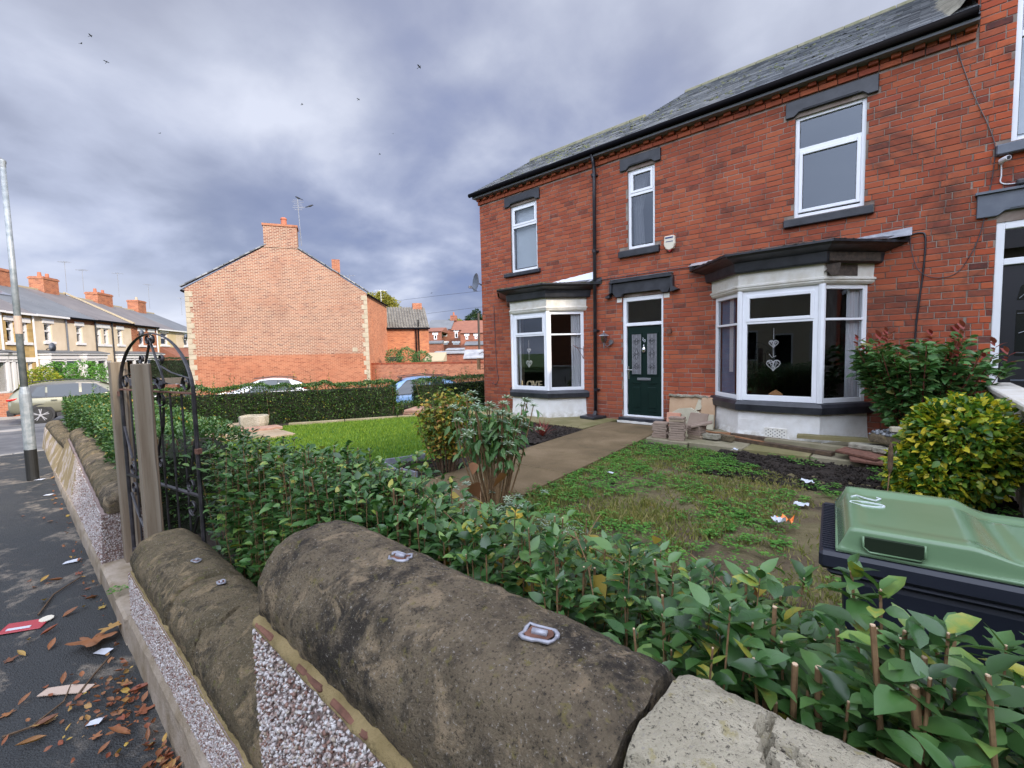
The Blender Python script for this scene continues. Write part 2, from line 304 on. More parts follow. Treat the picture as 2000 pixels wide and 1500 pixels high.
# textured brick for buildings too far off for single bricks; local (x+y, z)
def bricktex(name, c1, c2, mort, bw=.235, bh=.082, ms=.012, bs=.3, jump=.5, soft=.3):
    g, p, o_ = newmat(name); tcx = g.n('ShaderNodeTexCoord').outputs['Object']
    s = g.n('ShaderNodeSeparateXYZ'); g.inp(s, 0, tcx); cb = g.n('ShaderNodeCombineXYZ')
    g.inp(cb, 0, g.math('ADD', s.outputs[0], s.outputs[1])); g.inp(cb, 1, s.outputs[2])
    b = g.n('ShaderNodeTexBrick', offset=.5); g.inp(b, 'Vector', cb.outputs[0]); g.inp(b, 'Scale', 1.0); g.inp(b, 'Brick Width', bw); g.inp(b, 'Row Height', bh)
    g.inp(b, 'Mortar Size', ms); g.inp(b, 'Mortar Smooth', soft); g.inp(b, 'Bias', 0)
    g.inp(b, 'Color1', (0, 0, 0, 1)); g.inp(b, 'Color2', (1, 1, 1, 1)); g.inp(b, 'Mortar', (.5, .5, .5, 1))
    sc = g.n('ShaderNodeSeparateColor'); g.L.new(b.outputs['Color'], sc.inputs[0])
    v = g.math('ADD', g.math('MULTIPLY', sc.outputs[0], .75), g.math('MULTIPLY', g.noise(tcx, 1.3, 6, .6), .4))
    dk = tuple(x * .42 for x in c1)
    col = g.ramp(v, [(.12, dk), (.24, c1), (.6, c2), (.95, tuple(min(1, x * 1.18) for x in c2))])
    col = g.mix(g.math('MULTIPLY', g.maprange(g.noise(tcx, .55, 6, .62, .5), .45, .68), .38), col, tuple(x * .62 for x in c1))
    mf = g.math('MULTIPLY', b.outputs['Fac'], g.maprange(g.noise(tcx, .8, 5, .6), .30, .52, jump, 1))
    col = g.mix(mf, col, mort); g.inp(p, 'Base Color', col); g.inp(p, 'Roughness', .9)
    bump(g, p, g.math('SUBTRACT', 1, b.outputs['Fac']), bs, .01)
bricktex('gable_brick', (.18, .062, .040), (.26, .108, .062), (.42, .33, .235), bh=.086, ms=.014, soft=.2)
bricktex('gable_brick_low', (.235, .072, .036), (.31, .11, .055), (.46, .26, .15), bh=.080, ms=.007, jump=.2)
bricktex('offshoot_brick', (.30, .085, .04), (.40, .14, .06), (.40, .24, .14), bh=.08, ms=.007, jump=.2)
bricktex('wall_brick_far', (.34, .11, .055), (.45, .17, .085), (.46, .28, .18), bh=.08, ms=.008, jump=.3)
bricktex('terrace_brick', (.27, .085, .045), (.36, .125, .06), (.44, .28, .18), bh=.08, ms=.007)
bricktex('far_brick', (.19, .064, .038), (.26, .09, .05), (.34, .2, .14), bh=.1, ms=.006)
simple('quoin', (.32, .27, .19), .9, (.40, .34, .25), 3, .3, 30)
simple('render_beige', (.60, .50, .37), .9, (.68, .58, .45), 1.2, .2, 30); simple('render_cream', (.55, .45, .26), .9, (.60, .50, .32), 1.2, .2, 30)
bricktex('stone_ochre', (.36, .24, .09), (.46, .32, .13), (.40, .30, .16), bw=.42, bh=.19, ms=.012)
simple('roof_slate_far', (.13, .12, .125), .7, (.175, .16, .16), .8, .3, 12); simple('roof_slate_blue', (.115, .125, .14), .6, (.15, .16, .175), .8, .3, 12)
simple('verge_tan', (.40, .33, .22), .9); simple('roof_red', (.19, .075, .048), .85, (.25, .10, .062), 2, .3, 20)
simple('pantile', (.11, .10, .088), .85, (.20, .185, .16), 3, .4, 30); simple('far_white', (.74, .74, .76), .6); simple('dark_green_paint', (.03, .12, .09), .6)
simple('corrugated', (.20, .21, .23), .8, (.34, .35, .37), 2); simple('fence_grey', (.14, .13, .14), .8, (.20, .19, .19), 3)
# ------------------------------------------------------------------ geometry helpers
FR = {}
def T(name, loc, rz=0, label=None, cat=None, group=None):
    """an Empty at a thing's base; children are modelled in its frame (rz) or given in world metres"""
    o = bpy.data.objects.new(name, None); C.objects.link(o); o.location = loc; o.rotation_euler = (0, 0, rz)
    o.empty_display_size = .1
    FR[o.name] = Matrix.Translation(loc) @ Matrix.Rotation(rz, 4, 'Z')
    tag(o, label, cat, group); return o
def tag(o, label=None, cat=None, group=None, kind=None):
    if label: o['label'] = label
    if cat: o['category'] = cat
    if group: o['group'] = group
    if kind: o['kind'] = kind
    return o
class MB:
    def __init__(s): s.v = []; s.f = []; s.t = []; s.m = []
    def add(s, vs, fs, tint=None, mi=0):
        k = len(s.v); s.v.extend([tuple(x) for x in vs]); t = random.random() if tint is None else tint
        for f in fs: s.f.append(tuple(i + k for i in f)); s.t.append(t); s.m.append(mi)
        return s
    def box(s, x0, x1, y0, y1, z0, z1, tint=None, mi=0):
        return s.add([(x0, y0, z0), (x1, y0, z0), (x1, y1, z0), (x0, y1, z0), (x0, y0, z1), (x1, y0, z1), (x1, y1, z1), (x0, y1, z1)],
                     [(0, 3, 2, 1), (4, 5, 6, 7), (0, 1, 5, 4), (1, 2, 6, 5), (2, 3, 7, 6), (3, 0, 4, 7)], tint, mi)
    def fbox(s, fr, u0, u1, v0, v1, d0, d1, tint=None, mi=0, bev=0):
        """box on a face frame fr=(o,u,n): u along, v up, d outward along n"""
        o, u, n = fr; z = Vector((0, 0, 1))
        def P(a, b, c): return o + u * a + z * b + n * c
        if not bev:
            vs = [P(a, b, c) for c in (d0, d1) for b in (v0, v1) for a in (u0, u1)]
            return s.add(vs, [(0, 2, 3, 1), (4, 5, 7, 6), (0, 1, 5, 4), (2, 6, 7, 3), (0, 4, 6, 2), (1, 3, 7, 5)], tint, mi)
        e = bev; vs = [P(a, b, d0) for b in (v0, v1) for a in (u0, u1)] + [P(a, b, d1 - e) for b in (v0, v1) for a in (u0, u1)] + \
            [P(a, b, d1) for b in (v0 + e, v1 - e) for a in (u0 + e, u1 - e)]
        return s.add(vs, [(0, 1, 5, 4), (2, 6, 7, 3), (0, 4, 6, 2), (1, 3, 7, 5), (4, 5, 9, 8), (6, 10, 11, 7), (4, 8, 10, 6), (5, 7, 11, 9), (8, 9, 11, 10)], tint, mi)
    def obox(s, c, ax, h, tint=None, mi=0):
        c = Vector(c); ax = [Vector(a).normalized() for a in ax]
        vs = [c + ax[0] * (h[0] * i) + ax[1] * (h[1] * j) + ax[2] * (h[2] * k) for k in (-1, 1) for j in (-1, 1) for i in (-1, 1)]
        return s.add(vs, [(0, 2, 3, 1), (4, 5, 7, 6), (0, 1, 5, 4), (2, 6, 7, 3), (0, 4, 6, 2), (1, 3, 7, 5)], tint, mi)
    def tube(s, pts, r, n=6, tint=None, mi=0, cap=True, flat=None):
        """flat=(axis) squashes the section into a strip: r may be a number, a list, or (r_a, r_b)"""
        pts = [Vector(p) for p in pts]; k = len(s.v); t = random.random() if tint is None else tint
        ref = Vector(flat) if flat is not None else None
        rings = []
        for i, p in enumerate(pts):
            d = (pts[min(i + 1, len(pts) - 1)] - pts[max(i - 1, 0)])
            if d.length < 1e-9: d = Vector((0, 0, 1))
            d.normalize(); a = ref if ref is not None else (Vector((0, 0, 1)) if abs(d.z) < .9 else Vector((1, 0, 0)))
            x = d.cross(a).normalized(); y = d.cross(x).normalized()
            ri = r[i] if isinstance(r, list) else r
            ra, rb = ri if isinstance(ri, tuple) else (ri, ri)
            rings.append([p + x * (ra * math.cos(2 * math.pi * (j + .5) / n)) + y * (rb * math.sin(2 * math.pi * (j + .5) / n)) for j in range(n)])
        for q in rings: s.v.extend([tuple(z) for z in q])
        for i in range(len(pts) - 1):
            for j in range(n):
                a = k + i * n + j; b = k + i * n + (j + 1) % n
                s.f.append((a, b, b + n, a + n)); s.t.append(t); s.m.append(mi)
        if cap:
            s.f.append(tuple(k + j for j in reversed(range(n)))); s.t.append(t); s.m.append(mi)
            q = k + (len(pts) - 1) * n; s.f.append(tuple(q + j for j in range(n))); s.t.append(t); s.m.append(mi)
        return s
    def lathe(s, c, prof, n=16, tint=None, mi=0, axis='Z'):
        c = Vector(c); k = len(s.v); t = random.random() if tint is None else tint
        for (r, h) in prof:
            for j in range(n):
                a = 2 * math.pi * j / n
                if axis == 'Z': q = (r * math.cos(a), r * math.sin(a), h)
                elif axis == 'Y': q = (r * math.cos(a), h, r * math.sin(a))
                else: q = (h, r * math.cos(a), r * math.sin(a))
                s.v.append(tuple(c + Vector(q)))
        for i in range(len(prof) - 1):
            for j in range(n):
                a = k + i * n + j; b = k + i * n + (j + 1) % n
                s.f.append((a, b, b + n, a + n)); s.t.append(t); s.m.append(mi)
        for q, rev in ((k, True), (k + (len(prof) - 1) * n, False)):
            ids = [q + j for j in range(n)]; s.f.append(tuple(reversed(ids) if rev else ids)); s.t.append(t); s.m.append(mi)
        return s
    def prism(s, poly, a, b, plane='xy', tint=None, mi=0):
        """extrude a 2-D outline between a and b along the third axis"""
        n = len(poly)
        def P(q, h):
            return (q[0], q[1], h) if plane == 'xy' else ((q[0], h, q[1]) if plane == 'xz' else (h, q[0], q[1]))
        vs = [P(q, a) for q in poly] + [P(q, b) for q in poly]
        fs = [tuple(range(n - 1, -1, -1)), tuple(range(n, 2 * n))] + [(i, (i + 1) % n, (i + 1) % n + n, i + n) for i in range(n)]
        return s.add(vs, fs, tint, mi)
    def build(s, name, mats, parent=None, world=False, smooth=False, kind=None, bev=0, loc=None, fix=True):
        me = bpy.data.meshes.new(name); vs = s.v
        if world and parent is not None:
            iv = FR[parent.name].inverted(); vs = [tuple(iv @ Vector(v)) for v in vs]
        if loc is not None and parent is None:
            L = Vector(loc); vs = [tuple(Vector(v) - L) for v in vs]
        me.from_pydata(vs, [], s.f)
        for q in (mats if isinstance(mats, (list, tuple)) else [mats]): me.materials.append(M[q])
        a = me.attributes.new('tint', 'FLOAT', 'FACE'); a.data.foreach_set('value', s.t)
        if any(s.m): me.polygons.foreach_set('material_index', s.m)
        if smooth: me.polygons.foreach_set('use_smooth', [True] * len(me.polygons))
        me.update()
        if fix:
            import bmesh
            bm = bmesh.new(); bm.from_mesh(me); bmesh.ops.recalc_face_normals(bm, faces=bm.faces)
            if bev: bmesh.ops.bevel(bm, geom=list(bm.edges), offset=bev, segments=1 if bev < .02 else 2, affect='EDGES', profile=.6)
            bm.to_mesh(me); bm.free()
        o = bpy.data.objects.new(name, me); C.objects.link(o)
        if parent is not None:
            o.parent = parent; FR[o.name] = FR[parent.name]
        else:
            o.location = loc or (0, 0, 0); FR[o.name] = Matrix.Translation(o.location)
        if kind: o['kind'] = kind
        return o
def inst(me_obj, parent, mat4, name=None):
    """one more piece sharing mesh data; mat4 in the parent's frame"""
    o = me_obj.copy(); C.objects.link(o); o.parent = parent; o.matrix_local = mat4
    return o
def scatter(name, tv, tf, pos, rot, tint, mat, parent=None, kind='stuff', world=True, smooth=True, loc=None, tmi=None):
    """many small pieces joined: template verts (n,3), faces, positions (N,3), matrices (N,3,3)"""
    tv = np.asarray(tv, float); Nn = len(pos); nv = len(tv)
    V = np.einsum('nij,vj->nvi', rot, tv) + np.asarray(pos)[:, None, :]
    V = V.reshape(-1, 3)
    if parent is not None and world:
        iv = np.array(FR[parent.name].inverted()); V = V @ iv[:3, :3].T + iv[:3, 3]
    if loc is not None: V = V - np.array(loc)
    me = bpy.data.meshes.new(name); loops = []; starts = []; tot = []
    fl = [len(f) for f in tf]; base = np.concatenate([np.array(f) for f in tf]); nl = len(base)
    L = (base[None, :] + (np.arange(Nn) * nv)[:, None]).ravel()
    st = np.concatenate([[0], np.cumsum(fl)[:-1]]); S = (st[None, :] + (np.arange(Nn) * nl)[:, None]).ravel()
    TT = np.tile(np.array(fl), Nn)
    me.vertices.add(len(V)); me.vertices.foreach_set('co', V.ravel().astype(np.float32))
    me.loops.add(len(L)); me.loops.foreach_set('vertex_index', L.astype(np.int32))
    me.polygons.add(len(S)); me.polygons.foreach_set('loop_start', S.astype(np.int32)); me.polygons.foreach_set('loop_total', TT.astype(np.int32))
    if smooth: me.polygons.foreach_set('use_smooth', np.ones(len(S), bool))
    me.update(calc_edges=True); me.validate()
    for q in (mat if isinstance(mat, (list, tuple)) else [mat]): me.materials.append(M[q])
    a = me.attributes.new('tint', 'FLOAT', 'FACE'); a.data.foreach_set('value', np.repeat(np.asarray(tint, np.float32), len(tf)))
    if tmi is not None: me.polygons.foreach_set('material_index', np.tile(np.array(tmi, np.int32), Nn))
    o = bpy.data.objects.new(name, me); C.objects.link(o)
    if parent is not None: o.parent = parent; FR[o.name] = FR[parent.name]
    elif loc is not None: o.location = loc
    if kind: o['kind'] = kind
    return o
def frames(d, upv=None, scale=1.0, roll=0.0):
    """matrices whose x column points along d (N,3), z column roughly up, scaled"""
    d = np.asarray(d, float); d = d / np.linalg.norm(d, axis=1, keepdims=True)
    u = np.tile([0, 0, 1.0], (len(d), 1)) if upv is None else np.asarray(upv, float)
    y = np.cross(u, d); l = np.linalg.norm(y, axis=1, keepdims=True); y = np.where(l < 1e-4, [1., 0, 0], y / np.maximum(l, 1e-6)); z = np.cross(d, y)
    roll = np.broadcast_to(roll, (len(d),))[:, None]
    y2 = y * np.cos(roll) + z * np.sin(roll); z2 = -y * np.sin(roll) + z * np.cos(roll)
    A = np.stack([d, y2, z2], axis=2); return A * np.broadcast_to(scale, (len(d),))[:, None, None]
def leaf_t(w=.28, droop=.18, fold=.12, fine=True, peak=.42):
    if fine:
        v = [(0, 0, 0), (peak * .7, 0, -.01), (peak + .33, 0, -droop * .45), (1, 0, -droop),
             (peak * .55, w * .78, fold * w * 2), (peak + .30, w * .72, fold * w * 2 - droop * .4), (peak * .55, -w * .78, fold * w * 2), (peak + .30, -w * .72, fold * w * 2 - droop * .4),
             (peak, w, fold * w * 2.3 - droop * .12), (peak, -w, fold * w * 2.3 - droop * .12), (peak, 0, -.02 - droop * .15)]
        f = [(0, 1, 4), (1, 10, 8, 4), (10, 2, 5, 8), (2, 3, 5), (0, 6, 1), (1, 6, 9, 10), (10, 9, 7, 2), (2, 7, 3)]
    else:
        v = [(0, 0, 0), (1, 0, -droop), (peak, w, fold), (peak, -w, fold)]; f = [(0, 1, 2), (0, 3, 1)]
    return v, f
def rdirs(n, up_lo, up_hi):
    a = rng.uniform(0, 2 * np.pi, n); e = rng.uniform(up_lo, up_hi, n)
    return np.stack([np.cos(a) * np.cos(e), np.sin(a) * np.cos(e), np.sin(e)], 1)
V3 = Vector
YN = V3((0, -1, 0))
def face_wall(mb, fr, u0, u1, v0, v1, holes, th, tint=None):
    """a slab with openings, built from boxes that butt end to end"""
    us = sorted({u0, u1, *[x for h in holes for x in h[:2] if u0 < x < u1]}); vs = sorted({v0, v1, *[x for h in holes for x in h[2:4] if v0 < x < v1]})
    for i in range(len(vs) - 1):
        run = None
        for j in range(len(us) - 1):
            cu, cv = (us[j] + us[j + 1]) / 2, (vs[i] + vs[i + 1]) / 2
            inside = any(h[0] < cu < h[1] and h[2] < cv < h[3] for h in holes)
            if not inside:
                if run is None: run = [us[j], us[j + 1]]
                else: run[1] = us[j + 1]
            if (inside or j == len(us) - 2) and run is not None:
                mb.fbox(fr, run[0], run[1], vs[i], vs[i + 1], -th, 0, tint); run = None
def window(parent, fr, u0, u1, v0, v1, depth, sashes, mat='upvc', gm='glass', fw_=.055, name='window', world=True, sill=True, thick=.06):
    """a framed unit: outer frame, bars and casements; sashes = [(u0,u1,v0,v1,opening)] in metres of the face"""
    o, u, n = fr; fr = (o + n * (-depth), u, n)
    mb = MB(); e = fw_
    mb.fbox(fr, u0, u0 + e, v0, v1, -thick, 0, 0); mb.fbox(fr, u1 - e, u1, v0, v1, -thick, 0, 0)
    mb.fbox(fr, u0 + e, u1 - e, v0, v0 + e, -thick, 0, 0); mb.fbox(fr, u0 + e, u1 - e, v1 - e, v1, -thick, 0, 0)
    root = mb.build(name, mat, parent, world=world, bev=.004)
    bars = MB(); panes = []
    for q in sashes:
        a, b, c, d = q[:4]; op = q[4] if len(q) > 4 else False; k = .05 if op else .0
        if op:
            sb = MB()
            sb.fbox(fr, a, a + k, c, d, -.03, .014, 0); sb.fbox(fr, b - k, b, c, d, -.03, .014, 0)
            sb.fbox(fr, a + k, b - k, c, c + k, -.03, .014, 0); sb.fbox(fr, a + k, b - k, d - k, d, -.03, .014, 0)
            sb.build('casement', mat, root, world=world, bev=.005)
        gb = MB(); z = -.022 if op else -.03
        gb.fbox(fr, a + k, b - k, c + k, d - k, z - .006, z, 0); gb.build('pane', gm, root, world=world)
        s2 = MB(); t = .007; a2, b2, c2, d2 = a + k, b - k, c + k, d - k
        for r_ in ((a2, a2 + t, c2, d2), (b2 - t, b2, c2, d2), (a2 + t, b2 - t, c2, c2 + t), (a2 + t, b2 - t, d2 - t, d2)): s2.fbox(fr, *r_, z, z + .004, 0)
        s2.build('seal', 'upvc_seal', root, world=world)
    us = sashes
    # bars between neighbouring sashes
    for i in range(len(us)):
        for j in range(len(us)):
            A, B = us[i], us[j]
            if A is B: continue
            if A[3] < B[2] and B[2] - A[3] < .12 and abs(A[0] - B[0]) < .02: bars.fbox(fr, A[0], A[1], A[3], B[2], -.045, .004, 0)
            if A[1] < B[0] and B[0] - A[1] < .14 and abs(A[2] - B[2]) < .02: bars.fbox(fr, A[1], B[0], A[2], max(A[3], B[3]), -.045, .003, 0)
    if bars.v: bars.build('glazing_bar', mat, root, world=world, bev=.003)
    return root
# ================================================================== ground
def gz(x, y):
    d = -12.0 - x
    s = 0 if d <= 0 else min(.85, d * .0535)
    d2 = max(0, y - 9.5); s2 = 0 if x > -8 else min(.85, d2 * .12)
    return -max(s, s2)
def sheet(name, xs, ys, z, mat, kind='structure', hole=None, rough=0, zf=None):
    mb = MB(); nx, ny = len(xs), len(ys)
    vs = [(x, y, (zf or gz)(x, y) + z + (rough * (noise.noise(V3((x * 3, y * 3, 1))) + .5 * noise.noise(V3((x * 9, y * 9, 4)))) if rough else 0)) for y in ys for x in xs]
    fs = [(j * nx + i, j * nx + i + 1, (j + 1) * nx + i + 1, (j + 1) * nx + i) for j in range(ny - 1) for i in range(nx - 1)]
    mb.add(vs, fs, .5); o = mb.build(name, mat, None, smooth=True, fix=False); tag(o, kind=kind); return o
lin = lambda a, b, n: list(np.linspace(a, b, n))
sheet('ground', [-900, -300, -80, -50] + lin(-40, 20, 61) + [60, 300, 900], [-900, -200, -60, -30] + lin(-20, 40, 61) + [80, 300, 900], -.05, 'grass_far')
sheet('road', lin(-40, -12.3, 40), lin(-14, 38, 60), -.02, 'asphalt_road')
sheet('road', lin(-12.3, 30, 20), lin(-9, -1.9, 4), -.10, 'asphalt_road', zf=lambda x, y: 0)
sheet('pavement', lin(-12.0, 16, 60), lin(-1.8, .55, 6), 0, 'asphalt_wet', zf=lambda x, y: 0)
mb = MB()
x = -12.0
while x < 16: mb.box(x, x + .895, -1.93, -1.8, -.12, .004); x += .9
y = -1.8
while y < 1.4: mb.box(-12.14, -12.0, y, y + .89, -.1, .006); y += .9
tag(mb.build('kerb', 'kerb_stone', None, bev=.01), kind='structure')
# the pale far footway of the side street
mb = MB()
def strip(mb, pts, w, z0, z1):
    for (a, b) in zip(pts[:-1], pts[1:]):
        a, b = V3((*a, 0)), V3((*b, 0)); d = (b - a).normalized(); n = V3((-d.y, d.x, 0)) * w
        q = [a, b, b + n, a + n]; zs = [gz(p.x, p.y) for p in q]
        mb.add([(p.x, p.y, z + z0) for p, z in zip(q, zs)] + [(p.x, p.y, z + z1) for p, z in zip(q, zs)], [(3, 2, 1, 0), (4, 5, 6, 7), (0, 1, 5, 4), (1, 2, 6, 5), (2, 3, 7, 6), (3, 0, 4, 7)])
strip(mb, [(-31.0, -14), (-30.6, -4), (-30.4, 6)], 2.2, -.05, .09)
tag(mb.build('footway', 'pavement_pale', None), kind='structure')
mb = MB(); strip(mb, [(-22.2, -6), (-21.6, 0.4)], 1.3, -.05, -.005); tag(mb.build('road_patch', 'pavement_pale', None), kind='structure')
GZ = .13
# garden soil, uneven
def soil(name, x0, x1, y0, y1, z, mat, n, rough, seed):
    xs, ys = lin(x0, x1, int((x1 - x0) * n)), lin(y0, y1, int((y1 - y0) * n))
    mb = MB(); nx = len(xs)
    vs = [(x, y, z + rough * (noise.noise(V3((x * 5, y * 5, seed))) + .7 * noise.noise(V3((x * 14, y * 14, seed))) + .4 * noise.noise(V3((x * 33, y * 33, seed))))) for y in ys for x in xs]
    fs = [(j * nx + i, j * nx + i + 1, (j + 1) * nx + i + 1, (j + 1) * nx + i) for j in range(len(ys) - 1) for i in range(nx - 1)]
    mb.add(vs, fs, .5); return tag(mb.build(name, mat, None, smooth=True, fix=False), kind='structure')
soil('garden_soil', -12.0, .8, .62, 8.7, GZ - .02, 'soil', 14, .014, 2)
soil('garden_earth', -3.25, .8, 1.2, 6.0, GZ + .004, 'bare_earth', 18, .016, 5)
soil('dug_bed', -2.0, .75, 5.35, 6.75, GZ + .012, 'soil', 26, .035, 8)
soil('flower_bed', -6.3, -4.45, 5.55, 7.2, GZ + .02, 'soil', 24, .022, 11)
# lawn
lawn_poly = [(-9.75, 2.55), (-9.9, 3.75), (-8.62, 6.35), (-7.2, 7.1), (-6.3, 7.05), (-4.62, 5.35), (-4.9, 3.85), (-5.15, 3.2), (-5.6, 1.6), (-8.6, 1.5)]
mb = MB(); mb.prism(lawn_poly, GZ - .06, GZ + .035); tag(mb.build('lawn', 'lawn_base', None), kind='structure')
def inpoly(x, y, poly):
    c = False; n = len(poly); j = n - 1
    for i in range(n):
        xi, yi = poly[i]; xj, yj = poly[j]
        if (yi > y) != (yj > y) and x < (xj - xi) * (y - yi) / (yj - yi) + xi: c = not c
        j = i
    return c
def blades(name, poly, n, h, mat, z, wd=.006, lean=.5, kind='stuff', accept=None):
    xs = [q[0] for q in poly]; ys = [q[1] for q in poly]; P = []
    while len(P) < n:
        x, y = random.uniform(min(xs), max(xs)), random.uniform(min(ys), max(ys))
        if inpoly(x, y, poly) and (accept is None or accept(x, y)): P.append((x, y, z))
    P = np.array(P); d = rdirs(n, R(90 - 55 * lean), R(85)); s = h * rng.uniform(.6, 1.3, n)
    tv = [(0, wd / h * .5, 0), (0, -wd / h * .5, 0), (.6, 0, -.03), (1, 0, -.14)]
    tv = [(0, -wd / h, 0), (0, wd / h, 0), (.55, wd / h * .8, .0), (.55, -wd / h * .8, 0), (1, 0, -.16)]
    return scatter(name, tv, [(0, 1, 2, 3), (3, 2, 4)], P, frames(d, scale=s, roll=rng.uniform(0, 6.28, n)), rng.uniform(0, 1, n), mat, kind=kind)
blades('lawn_grass', lawn_poly, 60000, .045, 'leaf_grass', GZ + .03, wd=.005)
# path slabs to the door, worn concrete flags
T_path = []
pathL = lambda t: V3((-4.05, 2.6, 0)).lerp(V3((-4.52, 8.02, 0)), t)
pathR = lambda t: V3((-2.80, 2.6, 0)).lerp(V3((-3.30, 8.02, 0)), t)
cuts = [0, .14, .31, .47, .64, .82, 1.0]
for i in range(6):
    a, b = cuts[i] + .0012, cuts[i + 1] - .0012
    q = [pathL(a), pathR(a), pathR(b), pathL(b)]; dz = random.uniform(-.004, .004)
    mb = MB(); mb.prism([(p.x, p.y) for p in q], GZ - .04, GZ + .052 + dz); tag(mb.build('path_slab', 'path_concrete', None, bev=.006), kind='structure')
mb = MB(); mb.prism([(-7.9, 7.35), (-4.54, 7.10), (-4.54, 8.5), (-8.6, 8.5), (-8.6, 7.6)], GZ - .04, GZ + .04); tag(mb.build('path', 'path_mossy', None), kind='structure')
mb = MB(); mb.prism([(-3.29, 6.85), (-2.5, 6.8), (-2.5, 8.5), (-3.29, 8.5)], GZ - .04, GZ + .04); tag(mb.build('path', 'slab', None), kind='structure')
# edging flags in front of the right bay
xs = [-2.49, -1.72, -.93, -.08, .74]
for i in range(4):
    a, b = xs[i] + .006, xs[i + 1] - .006; dz = random.uniform(-.01, .01)
    mb = MB(); mb.prism([(a, 6.83 + .03 * i * (i - 2.5)), (b, 6.83 + .03 * (i + 1) * (i - 1.8)), (b, 8.6), (a, 8.6)], GZ - .04, GZ + .05 + dz)
    tag(mb.build('paving_flag', 'path_mossy' if i % 2 else 'slab', None, bev=.008), kind='structure')
# ================================================================== the red brick house
FA = (V3((0, 8.5, 0)), V3((1, 0, 0)), YN)
HX0, HX1 = -8.54, .545
house = T('brick_house', (-4.0, 8.5, GZ), 0, 'red brick house with two white bay windows and dark green door numbered 20', 'house')
openings = [(-7.475, -6.65, 3.60, 5.19), (-4.33, -3.76, 3.64, 5.18), (-1.45, -.56, 3.65, 5.19), (-4.455, -3.59, .24, 2.69), (-7.36, -5.50, .60, 3.12), (-2.55, -.56, .60, 3.12)]
trim = [(-7.63, -6.545, 5.195, 5.43), (-7.684, -6.556, 3.50, 3.61), (-4.476, -3.633, 5.195, 5.425), (-4.512, -3.654, 3.49, 3.65), (-1.575, -.432, 5.20, 5.44), (-1.58, -.44, 3.50, 3.655),
        (-4.68, -3.40, 2.70, 3.05), (-4.47, -3.57, .1, .24)]
mb = MB(); face_wall(mb, (FA[0] + YN * -.008, FA[1], FA[2]), HX0 + .01, HX1, GZ - .3, 5.66, openings, .28)
mb.box(HX0 + .01, HX0 + .29, 8.79, 15, GZ - .3, 5.66); mb.box(HX0 + .01, HX1, 15, 15.3, GZ - .3, 5.66)
mb.build('wall', 'mortar', house, world=True)
COURSE = .0875
def brick_list(u0, u1, v0, v1, holes, seed, t0=0, t1=0):
    U0, U1 = u0, u1
    rr = random.Random(seed); out = []; k = 0; v = v0
    while v < v1 - .03:
        tt = (0, .118, .05, .16)[k % 4]; u0, u1 = U0 + t0 * tt, U1 + t1 * tt
        a = u0 + rr.choice([0, -.12, -.06, -.18]) if k % 2 else u0 - rr.choice([0, .06, .12])
        while a < u1:
            wd = .108 if rr.random() < .16 else .230
            b = a + wd; segs = [(max(a, u0), min(b, u1))]
            for h in holes:
                if min(v + .078, h[3]) - max(v, h[2]) > .035:
                    ns = []
                    for (p, q) in segs:
                        if q <= h[0] + .001 or p >= h[1] - .001: ns.append((p, q)); continue
                        if p < h[0]: ns.append((p, h[0]))
                        if q > h[1]: ns.append((h[1], q))
                    segs = ns
            for (p, q) in segs:
                if q - p > .03: out.append((p, q, v, v + .078, 0))
            a = b + .0095
        v += COURSE; k += 1
    return out
def lay_bricks(root, bl, mat, key, nobj=300, bname='brick'):
    # the bricks that show largest become single parts sharing mesh data
    sizes = {'s': .230, 'h': .108}; protos = {}
    full = []; rest = []
    for b in bl:
        w_ = b[1] - b[0]; k = 's' if abs(w_ - .230) < .002 else ('h' if abs(w_ - .108) < .002 else None)
        (full if k else rest).append((key(b), b, k))
    full.sort(key=lambda q: q[0]); ind = full[:nobj]; rest = [q[1] for q in rest] + [q[1] for q in full[nobj:]]
    me = {}
    for k, L in sizes.items():
        for i in range(6):
            mb = MB(); e = random.uniform(.002, .006)
            mb.fbox((V3((0, 0, 0)), V3((1, 0, 0)), YN), -L / 2 + random.uniform(0, .003), L / 2 - random.uniform(0, .003), -.039, .039 - random.uniform(0, .003), -.02, 0, tint=random.random() * .4, bev=e)
            me[(k, i)] = mb
    first = {}
    for _, b, k in ind:
        i = random.randrange(6)
        c = V3(((b[0] + b[1]) / 2, 8.5 - b[4] - random.uniform(-.0015, .003), (b[2] + b[3]) / 2))
        mt = FR[root.name].inverted() @ Matrix.Translation(c) @ Matrix.Rotation(random.gauss(0, .004), 4, 'Y')
        if (k, i) not in first:
            o = me[(k, i)].build(bname, mat, root); o.matrix_local = mt; first[(k, i)] = o
        else: inst(first[(k, i)], root, mt)
    mb = MB()
    for b in rest:
        j = random.uniform(-.0015, .003); fr = (V3((0, 8.5, 0)), V3((1, 0, 0)), YN)
        mb.fbox(fr, b[0], b[1], b[2] + random.uniform(0, .002), b[3] - random.uniform(0, .002), -.02, b[4] - j, bev=.004)
    mb.build('brickwork', mat, root, world=True, kind='stuff', fix=False)
bl = brick_list(HX0, HX1, GZ - .02, 5.47, openings + trim, 3, 0, 1)
# corbelled courses under the gutter
a = HX0 - .03
while a < HX1 - .02:
    b = min(a + .230, HX1); bl.append((a, b, 5.475, 5.553, .032)); a += .2395
a = HX0 - .03; i = 0
while a < HX1 - .02:
    b = min(a + .108, HX1); bl.append((a, b, 5.562, 5.64, .085 if i % 2 == 0 else .022)); a += .1215; i += 1
lay_bricks(house, bl, 'brick_red', lambda b: (b[0] + .1) ** 2 + 72 + (b[2] - 1.6) ** 2 + (20 if b[1] - b[0] < .2 else 0))
